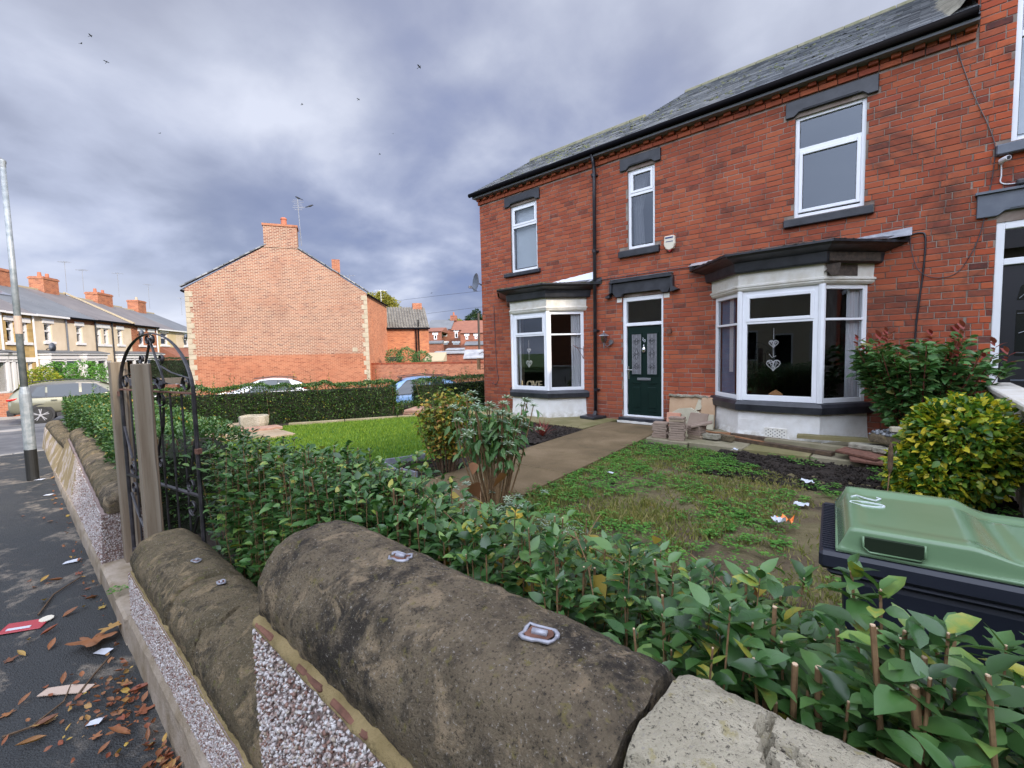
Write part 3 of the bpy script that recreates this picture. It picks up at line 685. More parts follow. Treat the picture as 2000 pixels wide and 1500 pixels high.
# left return wall of the corner
mb = MB(); v = GZ
while v < 5.6:
    y = 8.51
    while y < 9.4: mb.box(HX0, HX0 + .02, y, y + .22, v, v + .078); y += .23
    v += COURSE
mb.build('corner_brickwork', 'brick_red', house, world=True, kind='stuff', fix=False)
# ---- roof
def roof_slates(root, x0, x1, y0, z0, y1, slope, mat='slate', nobj=0, seed=1):
    rr = random.Random(seed); ang = math.atan(slope); L = (y1 - y0) / math.cos(ang); ex = .175; wd = .25
    d = V3((0, math.cos(ang), math.sin(ang))); n = V3((0, -math.sin(ang), math.cos(ang))); out = []
    r_ = 0; t = -.02
    while t < L - .05:
        x = x0 - (wd / 2 if r_ % 2 else 0)
        while x < x1:
            a, b = max(x, x0), min(x + wd - .004, x1)
            if b - a > .04: out.append((a, b, t))
            x += wd
        t += ex; r_ += 1
    mk = lambda a, b, t: (V3(((a + b) / 2, y0, z0)) + d * (t + .14) + n * .010, d, n)
    full = sorted([q for q in out if q[1] - q[0] > .24], key=lambda q: -q[0] * 1.0 + q[2] * .25)
    ind = full[:nobj]; ids = set(map(id, ind)); mb = MB()
    tl = ang + .028
    d2 = V3((0, math.cos(tl), math.sin(tl))) if False else V3((0, math.cos(ang - .06), math.sin(ang - .06))); n2 = V3((0, -d2.z, d2.y))
    for q in out:
        if id(q) in ids: continue
        c, _, _ = mk(*q); mb.obox(c + n2 * rr.uniform(0, .003), (V3((1, 0, 0)), d2, n2), ((q[1] - q[0]) / 2, .16 + rr.uniform(-.006, .006), .009))
    mb.build('slates', mat, root, world=True, kind='stuff')
    protos = []
    for q in ind:
        c, _, _ = mk(*q)
        mt = FR[root.name].inverted() @ Matrix.Translation(c + n2 * rr.uniform(0, .004)) @ Matrix((V3((1, 0, 0)), d2, n2)).transposed().to_4x4() @ Matrix.Rotation(rr.gauss(0, .008), 4, 'Z')
        if len(protos) < 4:
            m2 = MB(); m2.obox((0, 0, 0), ((1, 0, 0), (0, 1, 0), (0, 0, 1)), (.122, .16, .009), tint=.1 * len(protos)); o = m2.build('slate', mat, root); o.matrix_local = mt; protos.append(o)
        else: inst(rr.choice(protos), root, mt)
RS, RY, RZ = .62, 8.30, 5.735
def ridge(root, x0, x1, y, z, mat='ridge_mortar', step=.46, up=.07):
    x = x0
    while x < x1 - .05:
        b = min(x + step - .012, x1); mb = MB()
        mb.prism([(y - .15, z - .06), (y - .11, z + up * .45), (y - .04, z + up), (y + .04, z + up), (y + .11, z + up * .45), (y + .15, z - .06)], x, b, plane='yz')
        mb.build('ridge_tile', mat, root, world=True, bev=.01); x += step
for (x0, x1, ye) in ((HX0 - .08, -5.02, 10.85), (-5.02, HX1, 13.5)):
    ze = RZ + RS * (ye - RY)
    mb = MB(); mb.prism([(RY + .02, RZ - .03), (ye, ze - .03), (ye + (ye - RY), RZ - .03), (ye + (ye - RY), RZ - .12), (RY + .02, RZ - .12)], x0, x1, plane='yz')
    mb.build('roof', 'roof_slate_blue', house, world=True)
    ridge(house, x0, x1, ye, ze)
roof_slates(house, HX0 - .1, -5.02, RY, RZ, 10.8, RS, nobj=0, seed=2)
roof_slates(house, -5.02, HX1, RY, RZ, 13.45, RS, nobj=300, seed=3)
mb = MB(); mb.box(-5.1, -5.02, RY + .1, 13.4, 5.7, 5.8)
n_ = 700; P = []
while len(P) < n_:
    x = random.uniform(-8.4, -.3); t = random.betavariate(1.6, 1.6) * (2.3 if x < -5 else 4.6)
    if noise.noise(V3((x * 1.3, t * 1.3, 3))) + random.uniform(-.25, .25) > -.02: P.append((x, RY + t, RZ + RS * t + .018))
tv = [(1, 0, 0), (.3, .9, 0), (-.8, .55, 0), (-.8, -.55, 0), (.3, -.9, 0), (0, 0, .5)]
scatter('moss', tv, [(0, 1, 5), (1, 2, 5), (2, 3, 5), (3, 4, 5), (4, 0, 5)], np.array(P), frames(rdirs(n_, 0, .1), upv=np.tile([0, -.53, .85], (n_, 1)), scale=rng.uniform(.018, .055, n_)), rng.uniform(0, 1, n_), 'moss', house)
mb = MB(); mb.box(HX0 - .05, HX1, 8.30, 8.62, 5.655, 5.675); mb.box(HX0 - .05, HX1, 8.33, 8.36, 5.675, 5.72); mb.build('soffit', 'gutter_black', house, world=True)
mb = MB(); mb.tube([(HX0 - .14, 8.275, 5.70), (HX1 - .02, 8.275, 5.715)], .050, 10); mb.build('gutter', 'gutter_black', house, world=True, smooth=True)
mb = MB(); mb.prism([(8.28, 5.73), (8.9, 6.1), (8.9, 6.02), (8.28, 5.66)], HX0 - .13, HX0 - .06, plane='yz'); mb.prism([(8.9, 6.1), (10.85, 7.31), (10.85, 7.23), (8.9, 6.02)], HX0 - .13, HX0 - .06, plane='yz'); mb.build('verge_board', 'gutter_black', house, world=True)
mb = MB(); mb.tube([(-5.04, 8.30, 5.66), (-5.04, 8.40, 5.50), (-5.045, 8.425, 5.35), (-5.07, 8.425, .22)], .037, 10)
dp = mb.build('downpipe', 'pipe_black', house, world=True, smooth=True)
for z in (5.28, 3.72, 2.05, .78):
    mb = MB(); mb.lathe((-5.06, 8.425, z), [(.045, -.03), (.047, .03)], 12); mb.box(-5.13, -4.99, 8.45, 8.5, z - .012, z + .012); mb.build('pipe_bracket', 'pipe_black', dp, world=True)
mb = MB(); mb.prism([(-5.3, 8.48), (-5.28, 8.12), (-4.9, 8.06), (-4.82, 8.46)], GZ + .04, GZ + .10); mb.build('drain_cover', 'black_paint', house, world=True, bev=.01)
mb = MB(); mb.tube([(-5.07, 8.425, .30), (-5.07, 8.36, .2)], .042, 8); mb.build('pipe_shoe', 'pipe_black', dp, world=True)
# ---- lintels and sills
def lintel(x0, x1, z0, z1, w0, w1, mat='black_paint', root=house):
    mb = MB(); c = .05
    poly = [(x0, z0), (w0 - .01, z0), (w0 + .05, z0 + .055), (w1 - .05, z0 + .055), (w1 + .01, z0), (x1, z0), (x1, z1), (x0, z1)]
    mb.prism([(p, q) for p, q in poly], 8.455, 8.53, plane='xz'); o = mb.build('lintel', mat, root, world=True, bev=.006)
    mb = MB(); mb.prism([(w0 + .09, z0 + .075), (w1 - .09, z0 + .075), (w1 - .12, z0 + .10), (w0 + .12, z0 + .10)], 8.445, 8.456, plane='xz'); mb.build('moulding', mat, o, world=True); return o
lintel(-7.63, -6.545, 5.195, 5.43, -7.475, -6.65); lintel(-4.476, -3.633, 5.195, 5.425, -4.33, -3.76); lintel(-1.575, -.432, 5.20, 5.44, -1.45, -.56)
def sillb(x0, x1, z0, z1, mat='black_paint', root=house, out=.07):
    mb = MB(); mb.prism([(8.53, z0), (8.5 - out, z0), (8.5 - out, z1 - .03), (8.53, z1)], x0, x1, plane='yz'); return mb.build('sill', mat, root, world=True, bev=.01)
sillb(-7.684, -6.556, 3.495, 3.605); sillb(-4.512, -3.654, 3.485, 3.64); sillb(-1.58, -.44, 3.505, 3.65)
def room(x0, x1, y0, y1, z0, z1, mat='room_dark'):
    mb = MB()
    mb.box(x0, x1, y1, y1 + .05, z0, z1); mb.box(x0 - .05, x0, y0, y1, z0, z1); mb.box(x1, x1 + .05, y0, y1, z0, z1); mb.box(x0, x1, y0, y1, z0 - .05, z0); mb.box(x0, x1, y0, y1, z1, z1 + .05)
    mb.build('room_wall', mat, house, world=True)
room(-8.2, -4.75, 8.80, 12.5, .35, 3.0); room(-4.6, -3.45, 8.80, 12.5, .2, 2.95); room(-3.3, .3, 8.80, 12.5, .35, 3.0)
room(-8.2, -5.6, 8.80, 11, 3.2, 5.45); room(-5.0, -3.0, 8.80, 11, 3.2, 5.45); room(-2.6, .3, 8.80, 11, 3.2, 5.45)
window(house, FA, -7.475, -6.65, 3.605, 5.195, .05, [(-7.42, -6.705, 3.68, 4.66), (-7.42, -6.705, 4.715, 5.135, True)], gm='glass')
window(house, FA, -4.33, -3.76, 3.64, 5.195, .05, [(-4.275, -3.815, 3.715, 4.68), (-4.275, -3.815, 4.735, 5.135, True)], gm='glass_upper')
window(house, FA, -1.45, -.56, 3.65, 5.20, .05, [(-1.395, -.615, 3.725, 4.665, True), (-1.395, -.615, 4.72, 5.14)], gm='glass_upper')
def curtain(name, x0, x1, y, z0, z1, mat, amp=.02, wl=.07, root=house, side=None, sub=None):
    mb = MB(); n = max(8, int((x1 - x0) / wl * 8)); vs = []
    for i in range(n + 1):
        t = i / n; x = x0 + (x1 - x0) * t
        for z in (z0, (z0 + z1) / 2, z1):
            k = 1 if side is None else 1
            f = (z - z0) / (z1 - z0); xx = x
            if side == 'L': xx = x0 + (x - x0) * (.55 + .45 * abs(2 * f - .7))
            if side == 'R': xx = x1 - (x1 - x) * (.55 + .45 * abs(2 * f - .7))
            vs.append((xx, y + amp * math.sin(2 * math.pi * t * (x1 - x0) / wl), z))
    fs = [(3 * i + j, 3 * i + 3 + j, 3 * i + 4 + j, 3 * i + 1 + j) for i in range(n) for j in range(2)]
    mb.add(vs, fs, .5); mb.add([(a, b + .004, c) for a, b, c in vs], [tuple(reversed(f)) for f in fs], .5); return mb.build(name, mat, root, world=True, smooth=True, fix=False)
mb = MB(); mb.box(-7.42, -6.7, 8.66, 8.665, 3.7, 5.12); mb.build('blind', 'blind', house, world=True)
curtain('curtain', -4.28, -4.02, 8.70, 3.7, 5.1, 'curtain_white', .025, .08, side='L')
# ---- bays
def offs(XL, XFL, XFR, XR, Yf, Yw, o):
    dl = V3((XFL - XL, Yf - Yw)).normalized() if False else None
    ax, ay = XFL - XL, Yf - Yw; l = math.hypot(ax, ay); nx, ny = ay / l, -ax / l       # outward normal of the left cant
    if nx > 0: nx, ny = -nx, -ny
    # left cant line shifted by o
    def at(px, py, dx, dy, Y): t = (Y - py) / dy; return px + dx * t
    xl_w = at(XL + nx * o, Yw + ny * o, ax, ay, Yw); xl_f = at(XL + nx * o, Yw + ny * o, ax, ay, Yf - o)
    bx = XFR - XR; nx2, ny2 = -ay / math.hypot(bx, ay), bx / math.hypot(bx, ay)
    if nx2 < 0: nx2, ny2 = -nx2, -ny2
    xr_w = at(XR + nx2 * o, Yw + ny2 * o, bx, ay, Yw); xr_f = at(XR + nx2 * o, Yw + ny2 * o, bx, ay, Yf - o)
    return [(xl_w, Yw), (xl_f, Yf - o), (xr_f, Yf - o), (xr_w, Yw)]
def bay_loft(name, mat, bay, layers, root=house, bev=0, wob=0, Yw=8.499, smooth=False, sub=1):
    mb = MB(); rings = []
    for (z, o) in layers:
        q = offs(*bay, 7.88, Yw, o); pts = []
        for i in range(3):
            for s in range(sub):
                f = s / sub; pts.append((q[i][0] + (q[i + 1][0] - q[i][0]) * f, q[i][1] + (q[i + 1][1] - q[i][1]) * f))
        pts.append(q[3])
        rings.append([(x + wob * noise.noise(V3((x * 6, y * 6, z * 6))), y + wob * noise.noise(V3((x * 6, y * 6, z * 6 + 9))), z + wob * noise.noise(V3((x * 4, y * 4, z * 6 + 5)))) for x, y in pts])
    n = len(rings[0]); vs = [p for r_ in rings for p in r_]; fs = []
    for i in range(len(rings) - 1):
        for j in range(n - 1): fs.append((i * n + j, i * n + j + 1, (i + 1) * n + j + 1, (i + 1) * n + j))
        fs.append((i * n + n - 1, i * n, (i + 1) * n, (i + 1) * n + n - 1))
    fs.append(tuple(reversed(range(n)))); fs.append(tuple(range((len(rings) - 1) * n, len(rings) * n)))
    mb.add(vs, fs, .5); return mb.build(name, mat, root, world=True, bev=bev, smooth=smooth)
bayL = (-7.50, -6.95, -5.93, -5.37); bayR = (-2.64, -2.06, -.97, -.47)
for nm, bay in (('bay_window', bayL), ('bay_window', bayR)):
    right = bay is bayR
    bw = bay_loft('bay_window', 'white_render', bay, [(GZ + .03, .035), (.28, .02), (.45, .018), (.595, .012)], sub=14, wob=.012)
    tag(bw, 'white bay with large middle pane and wicker hearts' if right else 'smaller white bay with letters spelling LOVE')
    bay_loft('bay_sill', 'black_paint', bay, [(.595, .055), (.60, .075), (.70, .085), (.75, .05), (.762, .0)], bw, sub=6, wob=.004)
    # frames on the three faces
    q = offs(*bay, 7.88, 8.5, .0); P = [V3((x, y, 0)) for x, y in q]
    for i in range(3):
        a, b = P[i], P[i + 1]; u = (b - a).normalized(); n = V3((u.y, -u.x, 0)); n = n if n.y < 0 else -n; Ln = (b - a).length
        # P[i] to P[i+1] runs left to right
        fr = (a, u, n); e = .06
        if i == 1: sas = [(e + .04, Ln - e - .04, .85, 1.975), (e + .03, Ln - e - .03, 2.01, 2.425, True)]
        else: sas = [(e + .02, Ln - e - .02, .83, 1.975), (e + .02, Ln - e - .02, 2.01, 2.44)]
        window(bw, fr, .015, Ln - .015, .762, 2.50, .012, sas, name='window_frame', fw_=.09 if i == 1 else .07)
    for k in (1, 2):
        mb = MB(); mb.lathe((P[k].x, P[k].y + .018, 0), [(.046, .763), (.046, 2.50)], 8); mb.build('corner_post', 'upvc', bw, world=True)
    bay_loft('fascia', 'cream_paint', bay, [(2.50, .02), (2.53, .045), (2.555, .045), (2.56, .06), (2.585, .06), (2.60, .035), (2.78, .04)], bw, sub=8, wob=.003)
    bay_loft('cornice', 'black_paint', bay, [(2.78, .10), (2.80, .115), (2.93, .13), (2.95, .17), (2.975, .22), (3.0, .27), (3.03, .30)], bw, sub=8, wob=.005)
    # mossy felt roof rising to the wall
    q0 = offs(*bay, 7.88, 8.499, .33); q1 = offs(*bay, 7.88, 8.499, .22)
    mb = MB(); vs = []; nn = 24
    for j in range(nn + 1):
        t = j / nn; seg = min(2, int(t * 3)); f = t * 3 - seg
        ex = q0[seg][0] + (q0[seg + 1][0] - q0[seg][0]) * f; ey = q0[seg][1] + (q0[seg + 1][1] - q0[seg][1]) * f
        wx = q0[0][0] + (q0[3][0] - q0[0][0]) * t
        jit = .02 * noise.noise(V3((ex * 7, ey * 7, 1))); vs += [(ex, ey + jit, 3.028), (ex, ey + jit, 3.058 + jit), (ex + (wx - ex) * .5, (ey + 8.499) / 2, 3.11 + .01 * noise.noise(V3((ex * 5, 3, 1)))), (wx, 8.499, 3.165)]
    fs = [(4 * j + k, 4 * j + 4 + k, 4 * j + 5 + k, 4 * j + 1 + k) for j in range(nn) for k in range(3)]
    mb.add(vs, fs, .5); mb.build('bay_roof', 'black_paint', bw, world=True, fix=False)
    n_ = 420; P_ = []
    for k in range(n_):
        t = random.random(); seg = min(2, int(t * 3)); f = t * 3 - seg
        P_.append((q0[seg][0] + (q0[seg + 1][0] - q0[seg][0]) * f, q0[seg][1] + (q0[seg + 1][1] - q0[seg][1]) * f + random.uniform(0, .12), 3.06))
    scatter('moss', tv, [(0, 1, 5), (1, 2, 5), (2, 3, 5), (3, 4, 5), (4, 0, 5)], np.array(P_), frames(rdirs(n_, 0, .1), scale=rng.uniform(.008, .03, n_)), rng.uniform(0, 1, n_), 'moss' if not right else 'bare_wood', bw)
# lead and painted flashings above the bays
def flash(x0, x1, z0, z1, mat, dip=.0, root=house):
    mb = MB(); n = 16; vs = []
    for i in range(n + 1):
        x = x0 + (x1 - x0) * i / n; j = .012 * noise.noise(V3((x * 9, 1, 2)))
        zt = z1 + j - dip * (1 - i / n); vs += [(x, 8.30, z0 - .015), (x, 8.44, z0 + .03), (x, 8.488, zt), (x, 8.50, zt)]
    mb.add(vs, [(4 * i + k, 4 * i + 4 + k, 4 * i + 5 + k, 4 * i + 1 + k) for i in range(n) for k in range(3)], .5); mb.build('flashing', mat, root, world=True, fix=False)
flash(-6.33, -5.09, 3.10, 3.31, 'paint_white_flash', .11); flash(-3.05, -2.45, 3.11, 3.19, 'lead_bright', .02); flash(-1.7, -.02, 3.10, 3.23, 'lead', .12)
# rotten panel on the right bay where the paint has fallen away
mb = MB()
def jag(pts, y, th): mb.prism(pts, y - th, y, plane='xz')
jag([(-.93, 2.765), (-.91, 2.70), (-.95, 2.66), (-.90, 2.655), (-.86, 2.60), (-.78, 2.605), (-.75, 2.765)], 7.845, .006); 
fr = (V3((-.97, 7.88, 0)), V3((.5, .62, 0)).normalized(), V3((.62, -.5, 0)).normalized())
mb.fbox(fr, .04, .54, 2.61, 2.77, .036, .047); mb.build('bare_patch', 'bare_wood', house, world=True)
mb = MB(); mb.fbox(fr, -.02, .82, 2.80, 2.925, .128, .142); mb.build('bare_board', 'bare_wood', house, world=True, bev=.003)
# air brick
mb = MB(); mb.fbox(FA, -1.68, -1.37, .17, .35, .60, .655); ab = mb.build('air_brick', 'cream_paint', house, world=True, bev=.004)
mb = MB()
for i in range(9):
    for j in range(6):
        if (i + j) % 2 == 0: mb.fbox(FA, -1.66 + i * .031, -1.646 + i * .031, .19 + j * .025, .203 + j * .025, .655, .657)
mb.build('air_hole', 'pipe_black', ab, world=True)
# curtains in the bays
def drape(a, b, mat, z0=.78, z1=2.5, n=40, wl=.05, amp=.012):
    a, b = V3(a), V3(b); u = (b - a).normalized(); nn_ = V3((-u.y, u.x, 0)); L = (b - a).length; vs = []
    for i in range(n + 1):
        for z in (z0, 1.3, 1.9, z1): p = a + u * (L * i / n) + nn_ * (amp * math.sin(6.283 * L * i / n / wl)) ; vs.append((p.x, p.y, z))
    m_ = MB(); m_.add(vs, [(4 * i + j, 4 * i + 4 + j, 4 * i + 5 + j, 4 * i + 1 + j) for i in range(n) for j in range(3)], .5); m_.build('curtain', mat, house, world=True, smooth=True, fix=False)
drape((-2.50, 8.48, 0), (-2.20, 8.17, 0), 'curtain_blue'); drape((-2.32, 8.27, 0), (-2.24, 8.18, 0), 'curtain_white', 1.2)
drape((-.72, 8.32, 0), (-.58, 8.50, 0), 'curtain_white'); drape((-5.62, 8.34, 0), (-5.48, 8.50, 0), 'curtain_white'); drape((-6.95, 8.12, 0), (-6.85, 8.06, 0), 'curtain_white')
# ---- front door
dr = MB(); e = .075
FD = (V3((0, 8.5, 0)), V3((1, 0, 0)), YN)
dr.fbox(FD, -4.455, -4.455 + e, .24, 2.69, -.12, -.03); dr.fbox(FD, -3.59 - .05, -3.59, .24, 2.69, -.12, -.03); dr.fbox(FD, -4.38, -3.64, 2.60, 2.69, -.12, -.03)
dr.fbox(FD, -4.38, -3.64, 2.10, 2.165, -.12, -.03); dr.fbox(FD, -4.38, -3.64, .24, .275, -.12, -.02)
df = dr.build('door_frame', 'upvc', house, world=True, bev=.005)
mb = MB(); mb.fbox(FD, -4.375, -3.645, 2.17, 2.595, -.085, -.075); mb.build('fanlight', 'glass', df, world=True)
dl = MB(); dl.fbox(FD, -4.375, -3.645, .28, 2.095, -.11, -.065); door = dl.build('door', 'door_green', house, world=True, bev=.004)
for x in (-4.275, -3.945):
    x1 = x + .20
    mb = MB(); mb.fbox(FD, x, x1, 1.12, 1.93, -.064, -.058); mb.build('door_glass', 'obscured_glass', door, world=True)
    mb = MB()
    for r_ in ((x - .03, x, 1.09, 1.96), (x1, x1 + .03, 1.09, 1.96), (x, x1, 1.09, 1.12), (x, x1, 1.93, 1.96)): mb.fbox(FD, *r_, -.066, -.050)
    mb.build('glass_surround', 'door_green', door, world=True, bev=.004)
    mb = MB(); c = (x + x1) / 2
    for dx in (-.06, -.03, .03, .06): mb.tube([(c + dx, 8.556, 1.13), (c + dx, 8.556, 1.92)], .003, 4)
    for z in (1.25, 1.8): mb.tube([(x, 8.556, z), (x1, 8.556, z)], .0022, 4)
    for z, h in ((1.53, .12), (1.28, .07), (1.78, .07)):
        for s in (-1, 1): mb.tube([(c, 8.555, z - h), (c + s * .035, 8.555, z - h * .3), (c + s * .06, 8.555, z), (c + s * .03, 8.555, z + h * .3), (c, 8.555, z + h)], .003, 4)
        mb.tube([(c - .05, 8.555, z - .03), (c + .05, 8.555, z + .03)], .003, 4); mb.tube([(c - .05, 8.555, z + .03), (c + .05, 8.555, z - .03)], .003, 4)
    mb.build('leading', 'pipe_black', door, world=True)
    mb = MB()
    mb.fbox(FD, x + .005, x1 - .005, .43, .86, -.066, -.056, bev=.012); mb.build('door_panel', 'door_green', door, world=True)
    mb = MB(); mb.prism([(x + .0, .97 - .02), (x1, .95), (x1 - .03, .925), (x + .03, .925)], 8.552, 8.566, plane='xz'); mb.prism([(x, .36), (x1, .36), (x1 - .03, .385), (x + .03, .385)], 8.552, 8.566, plane='xz'); mb.build('door_moulding', 'door_green', door, world=True)
mb = MB(); mb.fbox(FD, -4.16, -3.87, .995, 1.045, -.065, -.048); mb.build('letter_plate', 'dull_metal', door, world=True, bev=.004)
mb = MB(); mb.fbox(FD, -4.365, -4.335, 1.02, 1.27, -.065, -.052); mb.tube([(-4.35, 8.54, 1.21), (-4.35, 8.50, 1.21), (-4.24, 8.495, 1.205)], .011, 8); mb.build('door_handle', 'chrome', door, world=True, bev=.002)
mb = MB(); mb.lathe((-4.01, 8.548, 1.62), [(.004, .07), (.018, .055), (.042, .02), (.046, -.02), (.03, -.055), (.005, -.075)], 12); mb.tube([(-4.01, 8.55, 1.73), (-4.01, 8.53, 1.66)], .008, 6); mb.build('door_knocker', 'chrome', door, world=True, smooth=True)
def text(name, s, loc, size, mat, parent, ext=.002, rot=(math.pi / 2, 0, 0), align='LEFT'):
    c = bpy.data.curves.new(name, 'FONT'); c.body = s; c.size = size; c.extrude = ext; c.align_x = align; c.resolution_u = 4
    t_ = bpy.data.objects.new('t', c); C.objects.link(t_); me = bpy.data.meshes.new_from_object(t_); bpy.data.objects.remove(t_); bpy.data.curves.remove(c)
    me.materials.clear(); me.materials.append(M[mat]); o = bpy.data.objects.new(name, me); C.objects.link(o)
    if parent is not None: o.parent = parent; o.matrix_local = FR[parent.name].inverted() @ Matrix.Translation(loc) @ Matrix.Rotation(rot[2], 4, 'Z') @ Matrix.Rotation(rot[0], 4, 'X')
    else: o.location = loc; o.rotation_euler = rot
    return o
text('door_number', '2', (-4.06, 8.560, 1.80), .085, 'litter_white', door); text('door_number', '0', (-4.022, 8.560, 1.765), .085, 'litter_white', door)
mb = MB(); mb.fbox(FA, -4.50, -3.54, GZ, .235, -.1, .13); mb.build('doorstep', 'black_paint', house, world=True, bev=.01)
mb = MB(); mb.prism([(-4.52 + i * .1, GZ + .035 + .015 * random.random()) for i in range(11)] + [(-3.5, GZ + .0), (-4.5, GZ)], 8.34, 8.372, plane='xz'); mb.build('step_render', 'cream_paint', house, world=True)
# hood over the door
mb = MB(); mb.prism([(-4.46, 2.70), (-4.40, 2.76), (-3.64, 2.76), (-3.58, 2.70), (-3.47, 2.70), (-3.42, 2.80), (-3.42, 2.98), (-4.65, 2.98), (-4.65, 2.80), (-4.57, 2.70)], 8.43, 8.53, plane='xz')
hd = mb.build('door_hood', 'black_paint', house, world=True, bev=.006)
mb = MB(); mb.fbox(FA, -4.70, -3.38, 2.985, 3.02, -.03, .13); mb.fbox(FA, -4.68, -3.40, 3.02, 3.055, -.03, .11); mb.build('hood_ledge', 'black_paint', hd, world=True, bev=.004)
mb = MB(); mb.fbox(FA, -4.69, -3.39, 3.056, 3.062, .0, .12); mb.build('hood_lead', 'lead', hd, world=True)
for x in (-4.70, -3.42):
    mb = MB(); mb.prism([(x - .0, 2.70), (x + .02 + (.0 if x > -4 else -.12), 2.70), (x + .02 + (.14 if x > -4 else -.12), 2.735), (x + (.12 if x > -4 else .0), 2.755), (x + .05, 2.80), (x + .05, 2.98), (x, 2.98)], 8.40, 8.5, plane='xz'); mb.build('corbel', 'black_paint', hd, world=True)
for x in (-4.52, -3.52):
    mb = MB(); mb.fbox(FA, x - .055, x + .055, 2.60, 2.69, 0, .006); mb.build('paint_patch', 'cream_paint', house, world=True)
mb = MB(); mb.fbox(FA, .02, .19, .42, .60, 0, .03); mb.build('vent_cover', 'rust', house, world=True, bev=.006)
# ---- things on the house wall
ab = T('alarm_box', (-3.44, 8.5, 3.5), 0, 'cream burglar alarm box with blue slot on red brick wall', 'alarm box')
mb = MB(); mb.prism([(-3.54, 3.74), (-3.35, 3.74), (-3.34, 3.58), (-3.37, 3.50), (-3.44, 3.47), (-3.51, 3.50), (-3.55, 3.58)], 8.42, 8.5, plane='xz'); mb.build('case', 'alarm_cream', ab, world=True, bev=.012)
mb = MB(); mb.fbox(FA, -3.52, -3.37, 3.69, 3.715, .08, .084); mb.build('slot', 'alarm_blue', ab, world=True)
mb = MB(); mb.fbox(FA, -3.51, -3.37, 3.625, 3.638, .08, .083); mb.build('stripe', 'alarm_blue', ab, world=True)
mb = MB(); mb.prism([(-3.50, 3.50), (-3.38, 3.50), (-3.44, 3.44)], 8.43, 8.5, plane='xz'); mb.build('lens', 'alarm_red', ab, world=True)
wl = T('wall_lantern', (-4.80, 8.5, 1.6), 0, 'grey carriage lantern on the wall left of the green door', 'wall lamp')
mb = MB(); mb.lathe((-4.80, 8.34, 0), [(.012, 2.03), (.02, 2.00), (.012, 1.985), (.11, 1.935), (.115, 1.92)], 6); mb.build('cap', 'dull_metal', wl, world=True)
mb = MB(); mb.lathe((-4.80, 8.34, 0), [(.085, 1.92), (.055, 1.79)], 6); mb.build('glass', 'glass_frost', wl, world=True)
mb = MB(); mb.lathe((-4.80, 8.34, 0), [(.06, 1.79), (.02, 1.775), (.012, 1.70), (.004, 1.64)], 8); mb.tube([(-4.80, 8.34, 1.76), (-4.76, 8.40, 1.70), (-4.72, 8.46, 1.74), (-4.71, 8.5, 1.79)], .012, 6); mb.lathe((-4.71, 8.48, 1.79), [(.05, -.02), (.045, .02)], 10, axis='Y'); mb.build('bracket', 'dull_metal', wl, world=True)
hb = MB(); hb.tube([(-5.40, 8.49, 1.72), (-5.40, 8.49, 1.44)], .008, 5); hb.tube([(-5.40, 8.49, 1.66), (-5.40, 8.2, 1.70), (-5.42, 8.13, 1.74)], .006, 5); hb.tube([(-5.40, 8.49, 1.46), (-5.40, 8.24, 1.69)], .006, 5)
tag(hb.build('basket_bracket', 'rust', None, loc=(-5.4, 8.49, 1.44)), 'rusty empty hanging basket bracket between left bay and downpipe', 'bracket')
hk = MB(); hk.tube([(-3.44, 8.49, 2.03), (-3.44, 8.42, 2.06), (-3.44, 8.41, 2.0)], .005, 5); hk.fbox(FA, -3.48, -3.40, 1.91, 2.0, .05, .11)
tag(hk.build('wall_hook', 'rust', None, loc=(-3.44, 8.49, 1.9)), 'small rusty hanging box on a hook right of the green door', 'hook')
dish = T('satellite_dish', (-8.60, 8.62, 3.4), 0, 'grey satellite dish on the far corner of the red house', 'satellite dish')
mb = MB(); c = V3((-8.70, 8.52, 3.50)); n = V3((-.35, -.93, .1)).normalized(); u = n.cross(V3((0, 0, 1))).normalized(); v = u.cross(n)
pr = [c + n * (.10 * (k / 5) ** 2 * -1 + 0) for k in range(1)]
rings = [[c + (u * math.cos(2 * math.pi * j / 20) * .20 * k / 5 + v * math.sin(2 * math.pi * j / 20) * .25 * k / 5) + n * (.07 * (k / 5) ** 2) for j in range(20)] for k in range(6)]
mb.add([p for r_ in rings for p in r_], [(k * 20 + j, k * 20 + (j + 1) % 20, (k + 1) * 20 + (j + 1) % 20, (k + 1) * 20 + j) for k in range(5) for j in range(20)], .5); mb.build('reflector', 'grey_paint', dish, world=True, smooth=True, fix=False)
mb = MB(); mb.tube([c - n * .01, V3((-8.64, 8.62, 3.44)), V3((-8.55, 8.62, 3.42))], .018, 6); mb.tube([c - v * .22, c + n * .2 - v * .15], .01, 5); mb.obox(c + n * .2 - v * .14, (n, u, v), (.05, .03, .03)); mb.build('arm', 'dull_metal', dish, world=True)
def cable(pts, r, label, name='wall_cable', mat='wire'):
    # smooth the run of points a little
    P = [V3(p) for p in pts]; Q = []
    for i in range(len(P) - 1):
        a = P[max(i - 1, 0)]; b = P[i]; c_ = P[i + 1]; d = P[min(i + 2, len(P) - 1)]
        for t in (0, .25, .5, .75): Q.append(.5 * ((2 * b) + (c_ - a) * t + (2 * a - 5 * b + 4 * c_ - d) * t * t + (3 * b - a - 3 * c_ + d) * t ** 3))
    Q.append(P[-1]); mb = MB(); mb.tube(Q, r, 5); return tag(mb.build(name, mat, None, smooth=True, loc=tuple(P[-1])), label, 'cable')
Yc = 8.487
cable([(-.04, Yc, 3.12), (.07, Yc, 3.13), (.12, Yc, 3.05), (.11, Yc, 2.6), (.06, Yc, 1.9), (.04, Yc, 1.0), (.04, Yc, .5)], .012, 'thick black cable dropping down the brick behind the photinia', mat='pipe_black')
